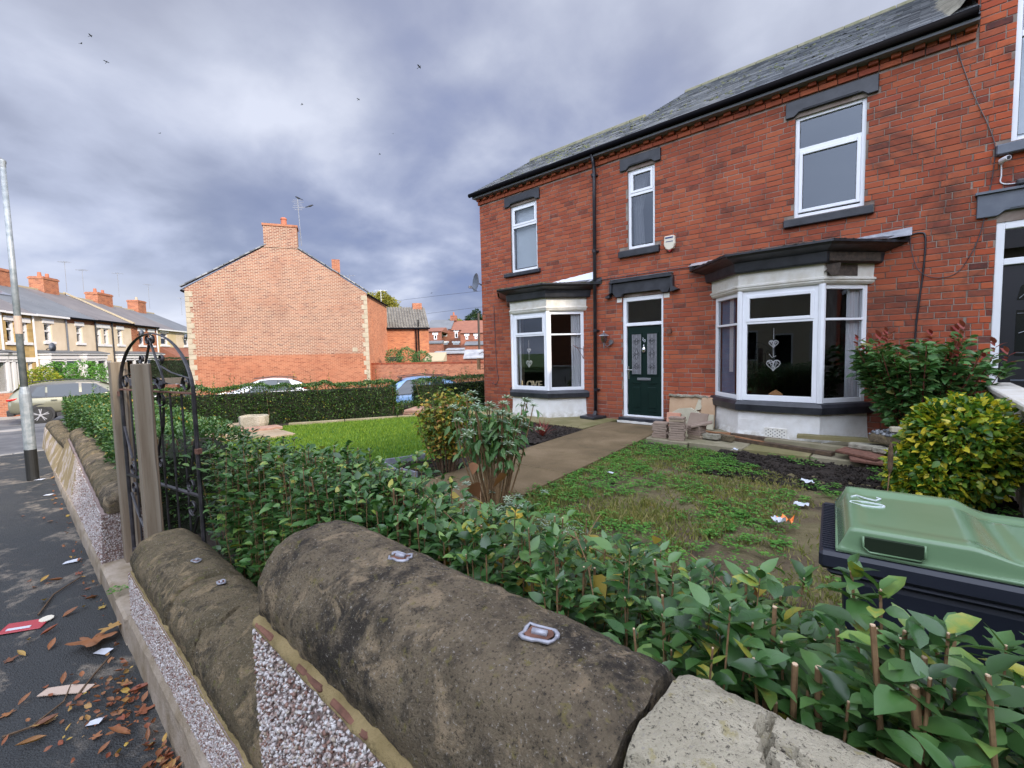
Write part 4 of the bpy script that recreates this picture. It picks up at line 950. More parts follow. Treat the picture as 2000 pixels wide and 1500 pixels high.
cable([(-.04, Yc - .02, 3.10), (-.02, Yc - .02, 2.9), (.06, Yc - .02, 2.62), (.22, Yc, 2.50), (.42, Yc, 2.52), (.55, Yc, 2.72), (.66, Yc, 3.1), (.74, Yc, 3.9), (.70, Yc, 4.25), (.52, Yc, 4.8), (.36, Yc, 5.4), (.33, 8.44, 5.64)], .005, 'thin black cable looping across the brick up to the gutter')
cable([(-5.03, Yc, 3.10), (-4.72, Yc, 3.115), (-3.38, Yc, 3.12), (-3.05, Yc, 3.11)], .007, 'black cable running level above the door hood')
cable([(-8.10, Yc, 2.85), (-8.08, Yc, 2.0), (-8.04, Yc, 1.2), (-8.0, Yc, .95), (-8.10, Yc, .80), (-8.22, Yc, .85)], .007, 'black cable hanging down the corner left of the small bay')
fs_ = T('bird_feeder', (-8.22, 8.2, GZ), 0, 'thin metal bird feeding pole with seed tube by the house corner', 'bird feeder')
mb = MB(); mb.tube([(-8.22, 8.2, GZ), (-8.2, 8.2, 1.6), (-8.26, 8.2, 1.66), (-8.40, 8.2, 1.6)], .009, 5); mb.tube([(-8.2, 8.2, 1.25), (-8.34, 8.2, 1.22), (-8.05, 8.2, 1.22)], .006, 5); mb.build('pole', 'rust', fs_, world=True)
mb = MB(); mb.lathe((-8.42, 8.2, 0), [(.05, 1.50), (.055, 1.47), (.045, 1.46), (.045, 1.22), (.055, 1.2)], 8); mb.build('seed_tube', 'stem_tan', fs_, world=True)
# things seen inside the bays
mb_ = [('L', -6.84), ('O', -6.67), ('V', -6.49), ('E', -6.33)]
lv = T('love_letters', (-6.6, 8.05, .80), 0, 'cream letters spelling LOVE on the sill inside the left bay', 'ornament')
mb = MB(); mb.box(-6.95, -6.0, 8.0, 8.1, .785, .80); mb.build('shelf', 'curtain_white', lv, world=True)
for ch, x in mb_: text('letter', ch, (x, 8.03, .80), .235, 'letter_cream', lv, .018)
def heart(mb, c, s, wicker=True):
    pts = []
    for i in range(33):
        t = 2 * math.pi * i / 32; x = 16 * math.sin(t) ** 3 / 17; z = (13 * math.cos(t) - 5 * math.cos(2 * t) - 2 * math.cos(3 * t) - math.cos(4 * t)) / 17
        pts.append((c[0] + x * s, c[1], c[2] + z * s))
    mb.tube(pts, .006 if s > .05 else .004, 5)
    if wicker:
        rr = random.Random(4)
        for k in range(26 if s > .05 else 8):
            a, b = rr.sample(pts[:-1], 2); mb.tube([a, ((a[0] + b[0]) / 2, c[1] - .015, (a[2] + b[2]) / 2), b], .0035, 4)
ht = T('hanging_hearts', (-1.62, 8.02, 1.25), 0, 'two white wicker hearts on a ribbon in the right bay', 'hanging ornament')
mb = MB(); heart(mb, (-1.60, 8.0, 1.33), .10); mb.build('heart', 'wicker_white', ht, world=True)
mb = MB(); heart(mb, (-1.60, 8.0, 1.66), .068); mb.build('heart', 'wicker_white', ht, world=True)
mb = MB(); mb.tube([(-1.60, 8.0, 1.45), (-1.605, 8.0, 1.60)], .004, 4); mb.tube([(-1.60, 8.0, 1.73), (-1.60, 8.0, 1.9)], .004, 4); mb.tube([(-1.66, 8.0, 1.50), (-1.62, 8.0, 1.44), (-1.56, 8.0, 1.47)], .005, 4); mb.build('ribbon', 'wicker_white', ht, world=True)
ht = T('hanging_hearts', (-6.62, 8.1, 1.3), 0, 'two small pale hearts on a string in the left bay', 'hanging ornament')
mb = MB(); heart(mb, (-6.62, 8.08, 1.36), .09); mb.build('heart', 'wicker_white', ht, world=True)
mb = MB(); heart(mb, (-6.62, 8.08, 1.66), .055); mb.build('heart', 'wicker_white', ht, world=True)
mb = MB(); mb.tube([(-6.62, 8.08, 1.44), (-6.62, 8.08, 1.9)], .003, 4); mb.build('string', 'wicker_white', ht, world=True)
mb = MB(); mb.prism([(-1.66, .78), (-1.47, .78), (-1.47, .87), (-1.565, .935), (-1.66, .87)], 8.0, 8.04, plane='xz')
tag(mb.build('wooden_ornament', 'wood_light', None, loc=(-1.56, 8.02, .78)), 'small house shaped wooden block on the right bay sill', 'ornament')
# ================================================================== neighbouring house on the right
nb = T('neighbour_house', (2.2, 8.5, .4), 0, 'taller brick house on the right edge with grey lintels and black door', 'house')
nh = [(.875, 1.95, 4.10, 6.25), (.785, 1.85, .60, 3.12)]
nt_ = [(.745, 2.1, 3.93, 4.10), (.60, 2.1, 3.17, 3.49)]
mb = MB(); face_wall(mb, (FA[0] + YN * -.008, FA[1], FA[2]), HX1 + .001, 4.2, GZ - .3, 7.3, nh, .28); mb.box(HX1 + .001, .8, 8.79, 15, 5.0, 7.3)
mb.box(HX1 + .001, 4.2, 15, 15.3, 0, 7.3); mb.build('wall', 'mortar', nb, world=True)
bl = brick_list(HX1 + .009, 2.4, GZ - .02, 5.47, nh + nt_, 9, 1) + brick_list(HX1 + .009, 2.4, GZ - .02 + COURSE * 61, 7.25, nh + nt_, 10)
lay_bricks(nb, bl, 'brick_neighbour', lambda b: (b[0] - .7) ** 2 * 30 + (b[2] - 3.8) ** 2)
mb = MB(); v = 5.0
while v < 7.2:
    y = 8.52
    while y < 12: mb.box(HX1 - .012, HX1 + .02, y, y + .228, v, v + .078); y += .2375
    v += COURSE
mb.build('side_brickwork', 'brick_neighbour', nb, world=True, kind='stuff', fix=False)
mb = MB(); mb.prism([(8.2, 7.35), (12, 9.7), (15.5, 7.35)], HX1, 4.2, plane='yz'); mb.build('roof', 'roof_slate_blue', nb, world=True)
lintel(.60, 2.1, 3.20, 3.49, .80, 1.86, 'grey_paint', nb); sillb(.745, 2.1, 3.94, 4.09, 'grey_paint', nb, .10)
mb = MB(); mb.fbox(FA, .58, 2.1, 3.49, 3.52, -.02, .08); mb.build('ledge', 'grey_paint', nb, world=True); 
window(nb, FA, .875, 1.95, 4.10, 6.25, .06, [(.93, 1.89, 4.18, 5.35), (.93, 1.89, 5.42, 6.19)], gm='glass')
mb = MB(); mb.box(.9, 1.93, 8.75, 8.755, 4.1, 6.2); mb.build('net_curtain', 'blind', nb, world=True)
mb = MB(); mb.box(.8, 1.9, 9.4, 9.45, .5, 6.2); mb.build('room_wall', 'room_dark', nb, world=True)
mb = MB(); mb.fbox(FD, .785, .865, .60, 3.12, -.12, -.02); mb.fbox(FD, .865, 1.85, 3.03, 3.12, -.12, -.02); mb.fbox(FD, .865, 1.85, 2.58, 2.66, -.12, -.02); nf = mb.build('door_frame', 'upvc', nb, world=True, bev=.006)
mb = MB(); mb.fbox(FD, .87, 1.84, 2.665, 3.025, -.08, -.07); mb.build('fanlight', 'glass', nf, world=True)
mb = MB(); mb.fbox(FD, .87, 1.78, .6, 2.575, -.11, -.06); nd = mb.build('door', 'door_black', nb, world=True, bev=.004)
mb = MB(); mb.prism([(1.0, 2.13), (1.65, 2.13), (1.62, 2.30), (1.5, 2.42), (1.325, 2.47), (1.15, 2.42), (1.03, 2.30)], 8.553, 8.562, plane='xz'); mb.fbox(FD, 1.0, 1.65, 1.42, 2.0, -.062, -.055); mb.build('door_glass', 'dark_glass', nd, world=True)
mb = MB(); cx_ = 1.16
for s in (-1, 1):
    mb.tube([(cx_, 8.548, 1.50), (cx_ + s * .05, 8.548, 1.58), (cx_ + s * .02, 8.548, 1.68), (cx_ - s * .02, 8.548, 1.73), (cx_ - s * .05, 8.548, 1.83), (cx_, 8.548, 1.93)], .005, 5)
    mb.tube([(cx_, 8.548, 1.70), (cx_ + s * .06, 8.548, 1.74), (cx_ + s * .13, 8.548, 1.71)], .004, 5)
for z in (1.46, 1.96): mb.tube([(1.01, 8.548, z), (1.64, 8.548, z)], .003, 4)
mb.tube([(1.02, 8.548, 2.15), (1.15, 8.548, 2.30), (1.32, 8.548, 2.24), (1.6, 8.548, 2.16)], .004, 5); mb.build('leading', 'dull_metal', nd, world=True)
mb = MB(); mb.fbox(FD, 1.13, 1.45, 1.28, 1.345, -.06, -.045); mb.build('letter_plate', 'chrome', nd, world=True, bev=.004)
mb = MB(); mb.fbox(FD, .98, 1.25, 1.10, 1.12, -.06, -.05); mb.build('door_moulding', 'grey_paint', nd, world=True)
# mortar flaunching where the roof meets the taller wall
mb = MB(); vs = []; nn = 22
for i in range(nn + 1):
    t = i / nn; y = 8.42 + t * 4.6; z = RZ + RS * (y - RY); j = noise.noise(V3((t * 9, 2, 1)))
    vs += [(HX1 - .30 - .10 * j - .12 * math.sin(t * 3), y, z + .02), (HX1 - .18, y, z + .09 + .03 * j), (HX1 - .03, y, z + .30 + .08 * j)]
mb.add(vs, [(3 * i + k, 3 * i + 3 + k, 3 * i + 4 + k, 3 * i + 1 + k) for i in range(nn) for k in range(2)], .5); mb.build('flaunching', 'flaunching', nb, world=True, smooth=False, fix=False)
cc = T('security_camera', (.80, 8.45, 3.86), 0, 'small white security camera below the grey sill at right edge', 'camera')
mb = MB(); mb.lathe((0, 0, 0), [(.03, -.05), (.034, .0), (.03, .06)], 10, axis='Y'); o = mb.build('camera_body', 'plastic_white', cc); o.location = (.02, -.08, .0); o.rotation_euler = (0, .2, .5)
mb = MB(); mb.lathe((0, 0, 0), [(.022, -.056), (.022, -.05)], 10, axis='Y'); o2 = mb.build('lens', 'pipe_black', o)
mb = MB(); mb.lathe((.80, 8.47, 3.86), [(.028, -.03), (.028, .03)], 8, axis='Y'); mb.build('mount', 'plastic_white', cc, world=True)
cable([(.80, Yc, 3.84), (.805, Yc, 3.70), (.80, Yc, 3.62), (.85, Yc, 3.58), (.95, Yc, 3.57), (1.1, Yc, 3.57)], .008, 'white cable hooking from security camera along grey ledge', mat='plastic_white')
mb = MB(); mb.fbox(FA, .93, 1.3, 3.525, 3.60, 0, .10); tag(mb.build('floodlight', 'pipe_black', None, bev=.02, loc=(1.1, 8.45, 3.52)), 'black lamp housing on the grey ledge above black door', 'light')
# white rendered boundary wall between the two front gardens
ww = T('white_garden_wall', (.83, 6, GZ), 0, 'low white rendered garden wall behind the variegated bush', 'wall')
mb = MB(); n = 30; ys = lin(3.0, 8.45, n); vs = []
for y in ys:
    for (x, z) in ((.76, GZ - .1), (.75, .5), (.755, 1.02), (.93, 1.02), (.93, GZ - .1)):
        vs.append((x + .012 * noise.noise(V3((y * 3, z * 3, 1))), y, z + (0 if z < .2 else .005)))
mb.add(vs, [(5 * i + k, 5 * i + 5 + k, 5 * i + 6 + k, 5 * i + 1 + k) for i in range(n - 1) for k in range(4)] + [(0, 1, 2, 3, 4)], .5); mb.build('wall', 'white_render', ww, world=True, smooth=False, fix=False)
y = 3.0
while y < 8.4:
    mb = MB(); mb.box(.70, .98, y, min(y + .595, 8.45), 1.026, 1.085); mb.build('coping', 'cream_paint', ww, world=True, bev=.012); y += .6
# ================================================================== front boundary walls
def coping(root, x0, x1, prof0, prof1, mat, seed, name='coping_stone', nx=None, wob=.010, chip=.02, label=None, grooves=(), res=.013):
    """one weathered half-round stone; prof = [(Y,Z)...] open outline closed underneath; profiles blend from x0 to x1"""
    nx = nx or max(8, int((x1 - x0) / res)); P0, P1 = [V3((0, *q)) for q in prof0], [V3((0, *q)) for q in prof1]
    def dens(P):
        out = []
        for a, b in zip(P[:-1], P[1:]):
            k = max(2, int((b - a).length / .022))
            out += [a.lerp(b, i / k) for i in range(k)]
        return out + [P[-1]]
    # resample both the same way
    segs = [max(2, int((b - a).length / res)) for a, b in zip(P0[:-1], P0[1:])]
    def rs(P): return [P[i].lerp(P[i + 1], j / segs[i]) for i in range(len(segs)) for j in range(segs[i])] + [P[-1]]
    Q0, Q1 = rs(P0), rs(P1); n = len(Q0)
    for _ in range(2):
        for Q in (Q0, Q1):
            R_ = list(Q)
            for i in range(1, n - 1): R_[i] = (Q[i - 1] + Q[i] * 2 + Q[i + 1]) / 4
            Q[:] = R_
    mb = MB(); vs = []; cy = sum(q.y for q in Q0) / n; cz = min(q.z for q in Q0)
    for i in range(nx + 1):
        t = i / nx; x = x0 + (x1 - x0) * t; ed = min(x - x0, x1 - x); sh = 1 - max(0, 1 - ed / .02) ** 2 * chip / .3
        for j in range(n):
            q = Q0[j].lerp(Q1[j], t); cc = V3((0, cy, cz)).lerp(V3((0, sum(k.y for k in Q1) / n, min(k.z for k in Q1))), t)
            d = q - cc; p = cc + d * sh; s = V3((x * 7 + seed, p.y * 7, p.z * 7))
            w_ = wob * .35 * noise.noise(s) + wob * .42 * noise.noise(s * 4) + wob * .32 * noise.noise(s * 12)
            if ed < .05: w_ -= abs(noise.noise(s * 2.2)) * chip * .6 * (1 - ed / .05)
            p = p + (d.normalized() if d.length > 1e-5 else V3((0, 0, 1))) * w_
            for gr in grooves:
                for (ga, gb) in zip(gr[:-1], gr[1:]):
                    ux, uy = gb[0] - ga[0], gb[1] - ga[1]; t_ = max(0, min(1, ((x - ga[0]) * ux + (p.y - ga[1]) * uy) / (ux * ux + uy * uy)))
                    jj = .006 * noise.noise(V3((x * 40, p.y * 40, 2))); dd_ = math.hypot(x + jj - ga[0] - ux * t_, p.y + jj - ga[1] - uy * t_)
                    if dd_ < res * .8: p.z -= .022; break
            xe = x + (.012 * noise.noise(V3((p.y * 14, p.z * 14, seed))) if (i == 0 or i == nx) else 0)
            vs.append((xe, p.y, p.z))
    fs = [(i * n + j, i * n + j + 1, (i + 1) * n + j + 1, (i + 1) * n + j) for i in range(nx) for j in range(n - 1)]
    fs += [(i * n + n - 1, i * n, (i + 1) * n, (i + 1) * n + n - 1) for i in range(nx)]
    fs += [tuple(range(n))[::-1], tuple(range(nx * n, (nx + 1) * n))]
    mb.add(vs, fs, .5); o = mb.build(name, mat, root, world=True, smooth=True)
    try: o.data.set_sharp_from_angle(angle=R(48))
    except Exception: pass
    if label: o['label'] = label
    return o
def cprof(yl, w_, zb, zt, side=.09):
    h = zt - zb
    return [(yl + .008, zb), (yl, zb + side * .6), (yl + .006, zb + side), (yl + w_ * .16, zt - h * .14), (yl + w_ * .32, zt - h * .03), (yl + w_ * .52, zt), (yl + w_ * .72, zt - h * .04), (yl + w_ * .86, zt - h * .22), (yl + w_, zb + side), (yl + w_ - .008, zb)]
def pebbles(root, x0, x1, zfun, yfun, n, s0, s1, seed, normal='y', accept=None):
    r_ = np.random.default_rng(seed); P = []; 
    while len(P) < n:
        m_ = (n - len(P)) * 2 + 50; X = r_.uniform(x0, x1, m_); U = r_.uniform(0, 1, m_)
        for x, u in zip(X, U):
            a, b = zfun(x); z = a + (b - a) * u
            if accept and not accept(x, z): continue
            P.append((x, yfun(x, z), z)); 
            if len(P) >= n: break
    P = np.array(P); d = rdirs(n, -.6, .6) ; d[:, 1] = -np.abs(d[:, 1]) * 1.2
    tv = np.array([(0, 0, .62), (.9, 0, .25), (.25, .85, .3), (-.75, .5, .22), (-.65, -.6, .28), (.3, -.85, .2), (0, 0, -.5)]) * .55
    tf = [(0, 1, 2), (0, 2, 3), (0, 3, 4), (0, 4, 5), (0, 5, 1), (6, 2, 1), (6, 3, 2), (6, 4, 3), (6, 5, 4), (6, 1, 5)]
    sc = r_.uniform(s0, s1, n); A = frames(d, scale=sc, roll=r_.uniform(0, 6.28, n)); A = A * r_.uniform(.6, 1.25, (n, 1, 3))
    return scatter('pebbledash', tv, tf, P, A, r_.uniform(0, 1, n), 'pebbles', root, smooth=False)
def wall_body(root, st, mat, name='wall', y_back=.70):
    """st = [(x, y_base, y_top, z_base, z_top)]"""
    mb = MB(); vs = []
    for (x, yb, yt, zb, zt) in st: vs += [(x, yb, zb), (x, yt, zt), (x, max(y_back, yt + .22), zt), (x, max(y_back, yt + .22), zb)]
    n = len(st); fs = [(4 * i + k, 4 * i + 4 + k, 4 * i + 4 + (k + 1) % 4, 4 * i + (k + 1) % 4) for i in range(n - 1) for k in range(4)]
    fs += [(0, 1, 2, 3), tuple(4 * (n - 1) + k for k in (3, 2, 1, 0))]; mb.add(vs, fs, .5); return mb.build(name, mat, root, world=True)
# tall stretch beside the camera
w1 = T('boundary_wall', (.4, .55, 0), 0, 'tallest pebbledashed garden wall with dark rounded coping, nearest the camera', 'wall')
wall_body(w1, [(-1.285, .395, .395, 0, .905), (2.2, .395, .395, 0, .905)], 'pebble_bed')
p1 = cprof(.400, .350, .918, 1.118)
coping(w1, -1.30, -.268, p1, p1, 'stone_dark', 3, wob=.012, chip=.012, label='long dark mottled coping stone with two lead plugs')
p2 = cprof(.400, .355, .918, 1.116)
coping(w1, -.256, .13, p2, p2, 'stone_pale', 11, wob=.013, chip=.006, res=.0065, grooves=[[(-.04, .44), (-.10, .55), (-.13, .62), (-.11, .76)], [(-.10, .55), (-.16, .50), (-.26, .47)], [(-.12, .60), (-.02, .58), (.06, .66)]], label='pale grey cracked coping stone')
coping(w1, .134, .9, p2, p2, 'stone_pale', 17, wob=.014); coping(w1, .91, 2.2, p1, p1, 'stone_dark', 21)
mb = MB(); n = 60; vs = []
for i in range(n + 1):
    x = -1.285 + i * .035; j = noise.noise(V3((x * 9, 1, 5))); k = noise.noise(V3((x * 23, 4, 5)))
    vs += [(x, .394 - .006 * j, .886 + .012 * j + .008 * k), (x, .386 - .010 * k, .900 + .006 * k), (x, .398 + .010 * j, .914 + .006 * k), (x, .445, .930)]
mb.add(vs, [(4 * i + q, 4 * i + 4 + q, 4 * i + 5 + q, 4 * i + 1 + q) for i in range(n) for q in range(3)], .5); mb.build('mortar_bed', 'yellow_mortar', w1, world=True, smooth=True, fix=False)
for (a, b) in ((-1.27, -1.16), (-1.02, -.90), (-.86, -.72), (-.62, -.50)):
    mb = MB(); mb.box(a, b, .388, .45, .897, .912); mb.build('brick', 'rust', w1, world=True, bev=.006)
mb = MB(); rr = random.Random(5)
for i in range(9):
    x = -.46 + i * .045 + rr.uniform(-.01, .01); mb.lathe((x, .372 - rr.uniform(0, .012), .91), [(.004, -.016), (.016, -.008), (.018, .004), (.004, .016)], 6)
mb.build('loose_mortar', 'yellow_mortar', w1, world=True, smooth=True)
pebbles(w1, -1.29, 0.1, lambda x: (.10, .888), lambda x, z: .392, 13000, .007, .0165, 3)
# lead plugs where the railings were cut off
def plug(root, x, y, z, s, rz, tilt=0, col='lead_bright'):
    o = []; k = 14; mb = MB(); pts = []
    rr = random.Random(int(x * 100))
    for i in range(k):
        a = 2 * math.pi * i / k; rx = s * (1 if abs(math.cos(a)) > .5 else .86); q = max(abs(math.cos(a)), abs(math.sin(a)))
        px, py = math.cos(a) / q * s * rr.uniform(.85, 1.08), math.sin(a) / q * s * .66 * rr.uniform(.85, 1.08)
        pts.append((px, py, rr.uniform(-.002, .003)))
    cr, sr = math.cos(rz), math.sin(rz)
    W = [(x + px * cr - py * sr, y + px * sr + py * cr, z + dz + px * tilt) for px, py, dz in pts]; W.append(W[0])
    mb.tube(W, [(.0038 * rr.uniform(.7, 1.3)) for _ in W], 6); pl = mb.build('lead_plug', col, root, world=True, smooth=True)
    mb = MB(); mb.add([(x + px * cr * .8 - py * sr * .8, y + px * sr * .8 + py * cr * .8, z + .002) for px, py, _ in pts], [tuple(range(k))], .5); mb.build('rusty_stub', 'rust', pl, world=True)
    mb = MB(); mb.tube([(x - s * .4 * cr, y - s * .4 * sr, z + .004), (x + s * .5 * cr, y + s * .5 * sr, z + .004)], .006, 5); mb.build('lead_fill', col, pl, world=True, smooth=True)
plug(w1, -.905, .60, 1.117, .027, .3); plug(w1, -.462, .575, 1.119, .030, .35)
# lower stretch between the tall wall and the gateway
w2 = T('boundary_wall', (-2.2, .55, 0), 0, 'low pebbledashed garden wall with brown coping, between tall wall and gateway', 'wall')
wall_body(w2, [(-3.26, .385, .385, 0, .42), (-1.287, .385, .385, 0, .42)], 'pebble_bed')
p3 = cprof(.390, .342, .42, .605)
coping(w2, -3.285, -2.42, p3, p3, 'stone_mid', 31, wob=.011, chip=.03, label='moss brown coping stone at the gateway end')
coping(w2, -2.405, -1.288, p3, p3, 'stone_mid', 37, wob=.011, res=.009, grooves=[[(-1.98, .38), (-2.02, .44), (-1.96, .49), (-2.0, .56)]], label='moss brown coping stone with a crack')
mb = MB(); n = 50; vs = []
for i in range(n + 1):
    x = -3.26 + i * .0395; j = noise.noise(V3((x * 9, 1, 5)))
    vs += [(x, .386 - .004 * j, .405), (x, .383 - .006 * j, .418), (x, .42, .432)]
mb.add(vs, [(3 * i + q, 3 * i + 3 + q, 3 * i + 4 + q, 3 * i + 1 + q) for i in range(n) for q in range(2)], .5); mb.build('mortar_bed', 'yellow_mortar', w2, world=True, smooth=True, fix=False)
pebbles(w2, -3.27, -1.2, lambda x: (.16 + .05 * noise.noise(V3((x * 4, 0, 0))), .415), lambda x, z: .384, 14000, .006, .015, 5)
plug(w2, -2.62, .565, .612, .022, .3, col='lead'); plug(w2, -2.27, .575, .612, .022, -.2, col='lead_bright'); plug(w2, -1.82, .60, .608, .018, .1, col='rust')
# stone plinth under both walls, running across the gateway
def plinth(root, x0, x1, y0, y1, z0a, z0b, mat='plinth', back=.45):
    n = max(6, int(abs(x1 - x0) / .06)); mb = MB(); vs = []
    for i in range(n + 1):
        t = i / n; x = x0 + (x1 - x0) * t; j = .008 * noise.noise(V3((x * 6, 2, 3))); zt = z0a + (z0b - z0a) * t
        vs += [(x, y0 + j - .01, -.02), (x, y0 + j, zt - .03), (x, y1 + j, zt + j), (x, back, zt)]
    mb.add(vs, [(4 * i + q, 4 * i + 4 + q, 4 * i + 5 + q, 4 * i + 1 + q) for i in range(n) for q in range(3)] + [(0, 1, 2, 3), (4 * n + 3, 4 * n + 2, 4 * n + 1, 4 * n)], .5)
    return mb.build('plinth', mat, root, world=True, fix=False)
plinth(w2, -3.26, 1.0, .365, .38, .17, .24)
gs = MB(); gs.box(-4.36, -3.62, .36, .86, -.02, .145); gs.box(-3.60, -3.262, .35, .80, -.02, .165); 
tag(gs.build('gateway_step', 'plinth', None, bev=.015, loc=(-3.8, .6, 0)), 'worn stone step across the gateway between the low walls', 'step')
# stretch beyond the gateway, leaning back, and the corner stretch
w3 = T('boundary_wall', (-6.8, .55, 0), 0, 'garden wall beyond the gateway with many short brown coping stones', 'wall')
yt = lambda x: .392 + max(0, (-4.35 - x)) / 4.85 * .150
wall_body(w3, [(x, .372, yt(x), 0, .50) for x in lin(-4.352, -9.2, 12)], 'pebble_bed')
xs = [-4.335]
for i in range(9): xs.append(xs[-1] - random.uniform(.48, .60))
for i in range(9):
    a, b = xs[i + 1] + .006, xs[i] - .006; z_ = random.uniform(-.008, .008)
    coping(w3, a, b, cprof(yt(a) + .01, .31, .50 + z_, .675 + z_ - .02), cprof(yt(b) + .01, .31, .50 + z_, .675 + z_ - .02), 'stone_mid' if i % 3 else 'stone_dark', 40 + i, nx=14, chip=.035, wob=.014)
pebbles(w3, -7.6, -4.36, lambda x: (.10, .495), lambda x, z: .372 + (yt(x) - .372) * z / .5 - .003, 9000, .007, .017, 8)
# the return face towards the gateway
r_ = np.random.default_rng(9); n = 2600; P = np.stack([np.full(n, -4.348), r_.uniform(.385, .70, n), r_.uniform(.12, .49, n)], 1)
A = frames(rdirs(n, -.5, .5), scale=r_.uniform(.008, .016, n), roll=r_.uniform(0, 6, n))
scatter('pebbledash', np.array([(1, 0, 0), (-1, .1, 0), (.1, 1, .1), (0, -1, 0), (0, .2, .5), (.1, 0, -.45)]) * .5, [(0, 2, 4), (2, 1, 4), (1, 3, 4), (3, 0, 4), (2, 0, 5), (1, 2, 5), (3, 1, 5), (0, 3, 5)], P, A, r_.uniform(0, 1, n), 'pebbles', w3, smooth=False)
mb = MB(); n = 40; vs = []
for i in range(n + 1):
    x = -6.2 - i * .0752; lim = .06 if x < -7 else .06
    for k in range(7):
        z = .02 + .48 * k / 6; edge = max(0, min(1, (-6.2 - x) / 1.2 + .5 * noise.noise(V3((x * 2, z * 5, 3)))))
        vs.append((x, .372 + (yt(x) - .372) * z / .5 + .004 - .016 * edge + .006 * noise.noise(V3((x * 8, z * 8, 0))), z))
mb.add(vs, [(7 * i + q, 7 * i + 7 + q, 7 * i + 8 + q, 7 * i + 1 + q) for i in range(n) for q in range(6)], .5); mb.build('peeling_render', 'wall_yellow', w3, world=True, smooth=True, fix=False)
plinth(w3, -9.2, -4.34, .36, .372, .06, .13)
w4 = T('boundary_wall', (-11, .55, 0), 0, 'farthest low garden wall with ochre render at the street corner', 'wall')
wall_body(w4, [(-9.21, .372, .52, 0, .30), (-11.0, .372, .49, 0, .32), (-12.9, .38, .44, -.05, .34)], 'wall_yellow')
xs = lin(-9.22, -12.95, 8)
for i in range(7):
    a, b = xs[i + 1] + .006, xs[i] - .006; f = lambda x: .50 - (-9.2 - x) / 3.7 * .05
    coping(w4, a, b, cprof(f(a), .27, .31, .45 + .02 * (i / 7)), cprof(f(b), .27, .31, .45 + .02 * (i / 7)), 'stone_mid', 60 + i, nx=12, chip=.03, wob=.012)
# ================================================================== gateway: two sawn posts and the wrought iron gate
mb = MB(); mb.box(-.06, .06, -.048, .048, 0, 1.555); po = mb.build('gate_post', 'post_wood', None, bev=.004); po.location = (-4.275, .538, .05); tag(po, 'brown square timber post bolted to the far side of the gateway', 'post')
mb = MB(); mb.box(-.06, .06, -.040, .040, 0, 1.50); po = mb.build('gate_post', 'post_wood', None, bev=.004); po.location = (-3.395, .532, .09); po.rotation_euler = (0, R(-.6), 0); tag(po, 'grey weathered timber post with a knot, standing behind the low wall end', 'post')
gate = T('iron_gate', (-4.15, .53, .2), math.atan2(.18, 1.06), 'black wrought iron garden gate with arched top and scrolls', 'gate')
Wd = 1.075; SP = 1.213; BT = .06
def gp(u, z): return (u * Wd, 0, z)
def gtube(name, pts, r, flat=False):
    mb = MB(); mb.tube(pts, (r[0], r[1]) if isinstance(r, tuple) else r, 6, flat=(0, 1, 0) if isinstance(r, tuple) else None); return mb.build(name, 'iron_black', gate, smooth=False)
for u in (0, 1): gtube('stile', [gp(u, -.02), gp(u, SP)], .012)
gtube('arch', [gp(.5 - .5 * math.cos(math.pi * i / 28), SP + .365 * math.sin(math.pi * i / 28)) for i in range(29)], (.004, .011))
mb = MB(); mb.box(0, Wd, -.014, .014, SP - .006, SP + .003); mb.build('top_rail', 'rust', gate); mb = MB(); mb.box(0, Wd, -.014, .014, BT, BT + .012); mb.build('bottom_rail', 'iron_black', gate); mb = MB(); mb.box(0, Wd, -.012, .012, .60, .61); mb.build('middle_rail', 'iron_black', gate)
for i in range(1, 7): gtube('bar', [gp(i / 7, BT), gp(i / 7, SP)], .006)
def scroll(u, z, r, a0, turns, sgn=1):
    pts = []
    for i in range(int(22 * turns) + 1):
        a = a0 + sgn * 2 * math.pi * i / 22; q = r * (1 - .62 * i / (22 * turns)); pts.append((u * Wd + q * math.cos(a), 0, z + q * math.sin(a)))
    return pts
F_ = (.003, .008)
# inside the arch: two long curls from the crown, small rings and corner scrolls
for s in (-1, 1):
    gtube('scroll', scroll(.5 + s * .028, SP + .325, .030, math.pi / 2 if s > 0 else math.pi / 2, 1.2, -s), F_)
    c = .5
    gtube('curl', [gp(c + s * .012, SP + .30), gp(c + s * .07, SP + .20), gp(c + s * .12, SP + .13), gp(c + s * .15, SP + .05), gp(c + s * .13, SP + .02), gp(c + s * .09, SP + .015), gp(c + s * .055, SP + .05), gp(c + s * .07, SP + .085), gp(c + s * .10, SP + .07)], F_)
    gtube('scroll', scroll(c + s * .135, SP + .205, .030, -math.pi / 2, 1.3, s), F_)
    gtube('brace', [gp(c + s * .12, SP + .16), gp(c + s * .25, SP + .12), gp(c + s * .47, SP + .085)], F_)
    gtube('scroll', scroll(c + s * .42, SP + .05, .050, math.pi if s > 0 else 0, 1.4, -s), F_)
    gtube('scroll', scroll(c + s * .10, SP - .05, .055, math.pi / 2, 1.3, s), F_)
    gtube('brace', [gp(c + s * .12, SP - .10), gp(c + s * .10, SP - .22), gp(c + s * .02, SP - .36), gp(c, SP - .42)], F_)
    gtube('scroll', scroll(c + s * .035, SP - .46, .035, math.pi / 2, 1.3, s), F_)
    gtube('scroll', scroll(c + s * .40, .66, .05, math.pi / 2, 1.4, s), F_)
    gtube('scroll', scroll(c + s * .40, .52, .05, -math.pi / 2, 1.4, -s), F_)
    gtube('brace', [gp(c + s * .49, .95), gp(c + s * .44, .82), gp(c + s * .40, .73)], F_); gtube('brace', [gp(c + s * .46, .48), gp(c + s * .38, .34), gp(c + s * .28, .24)], F_)
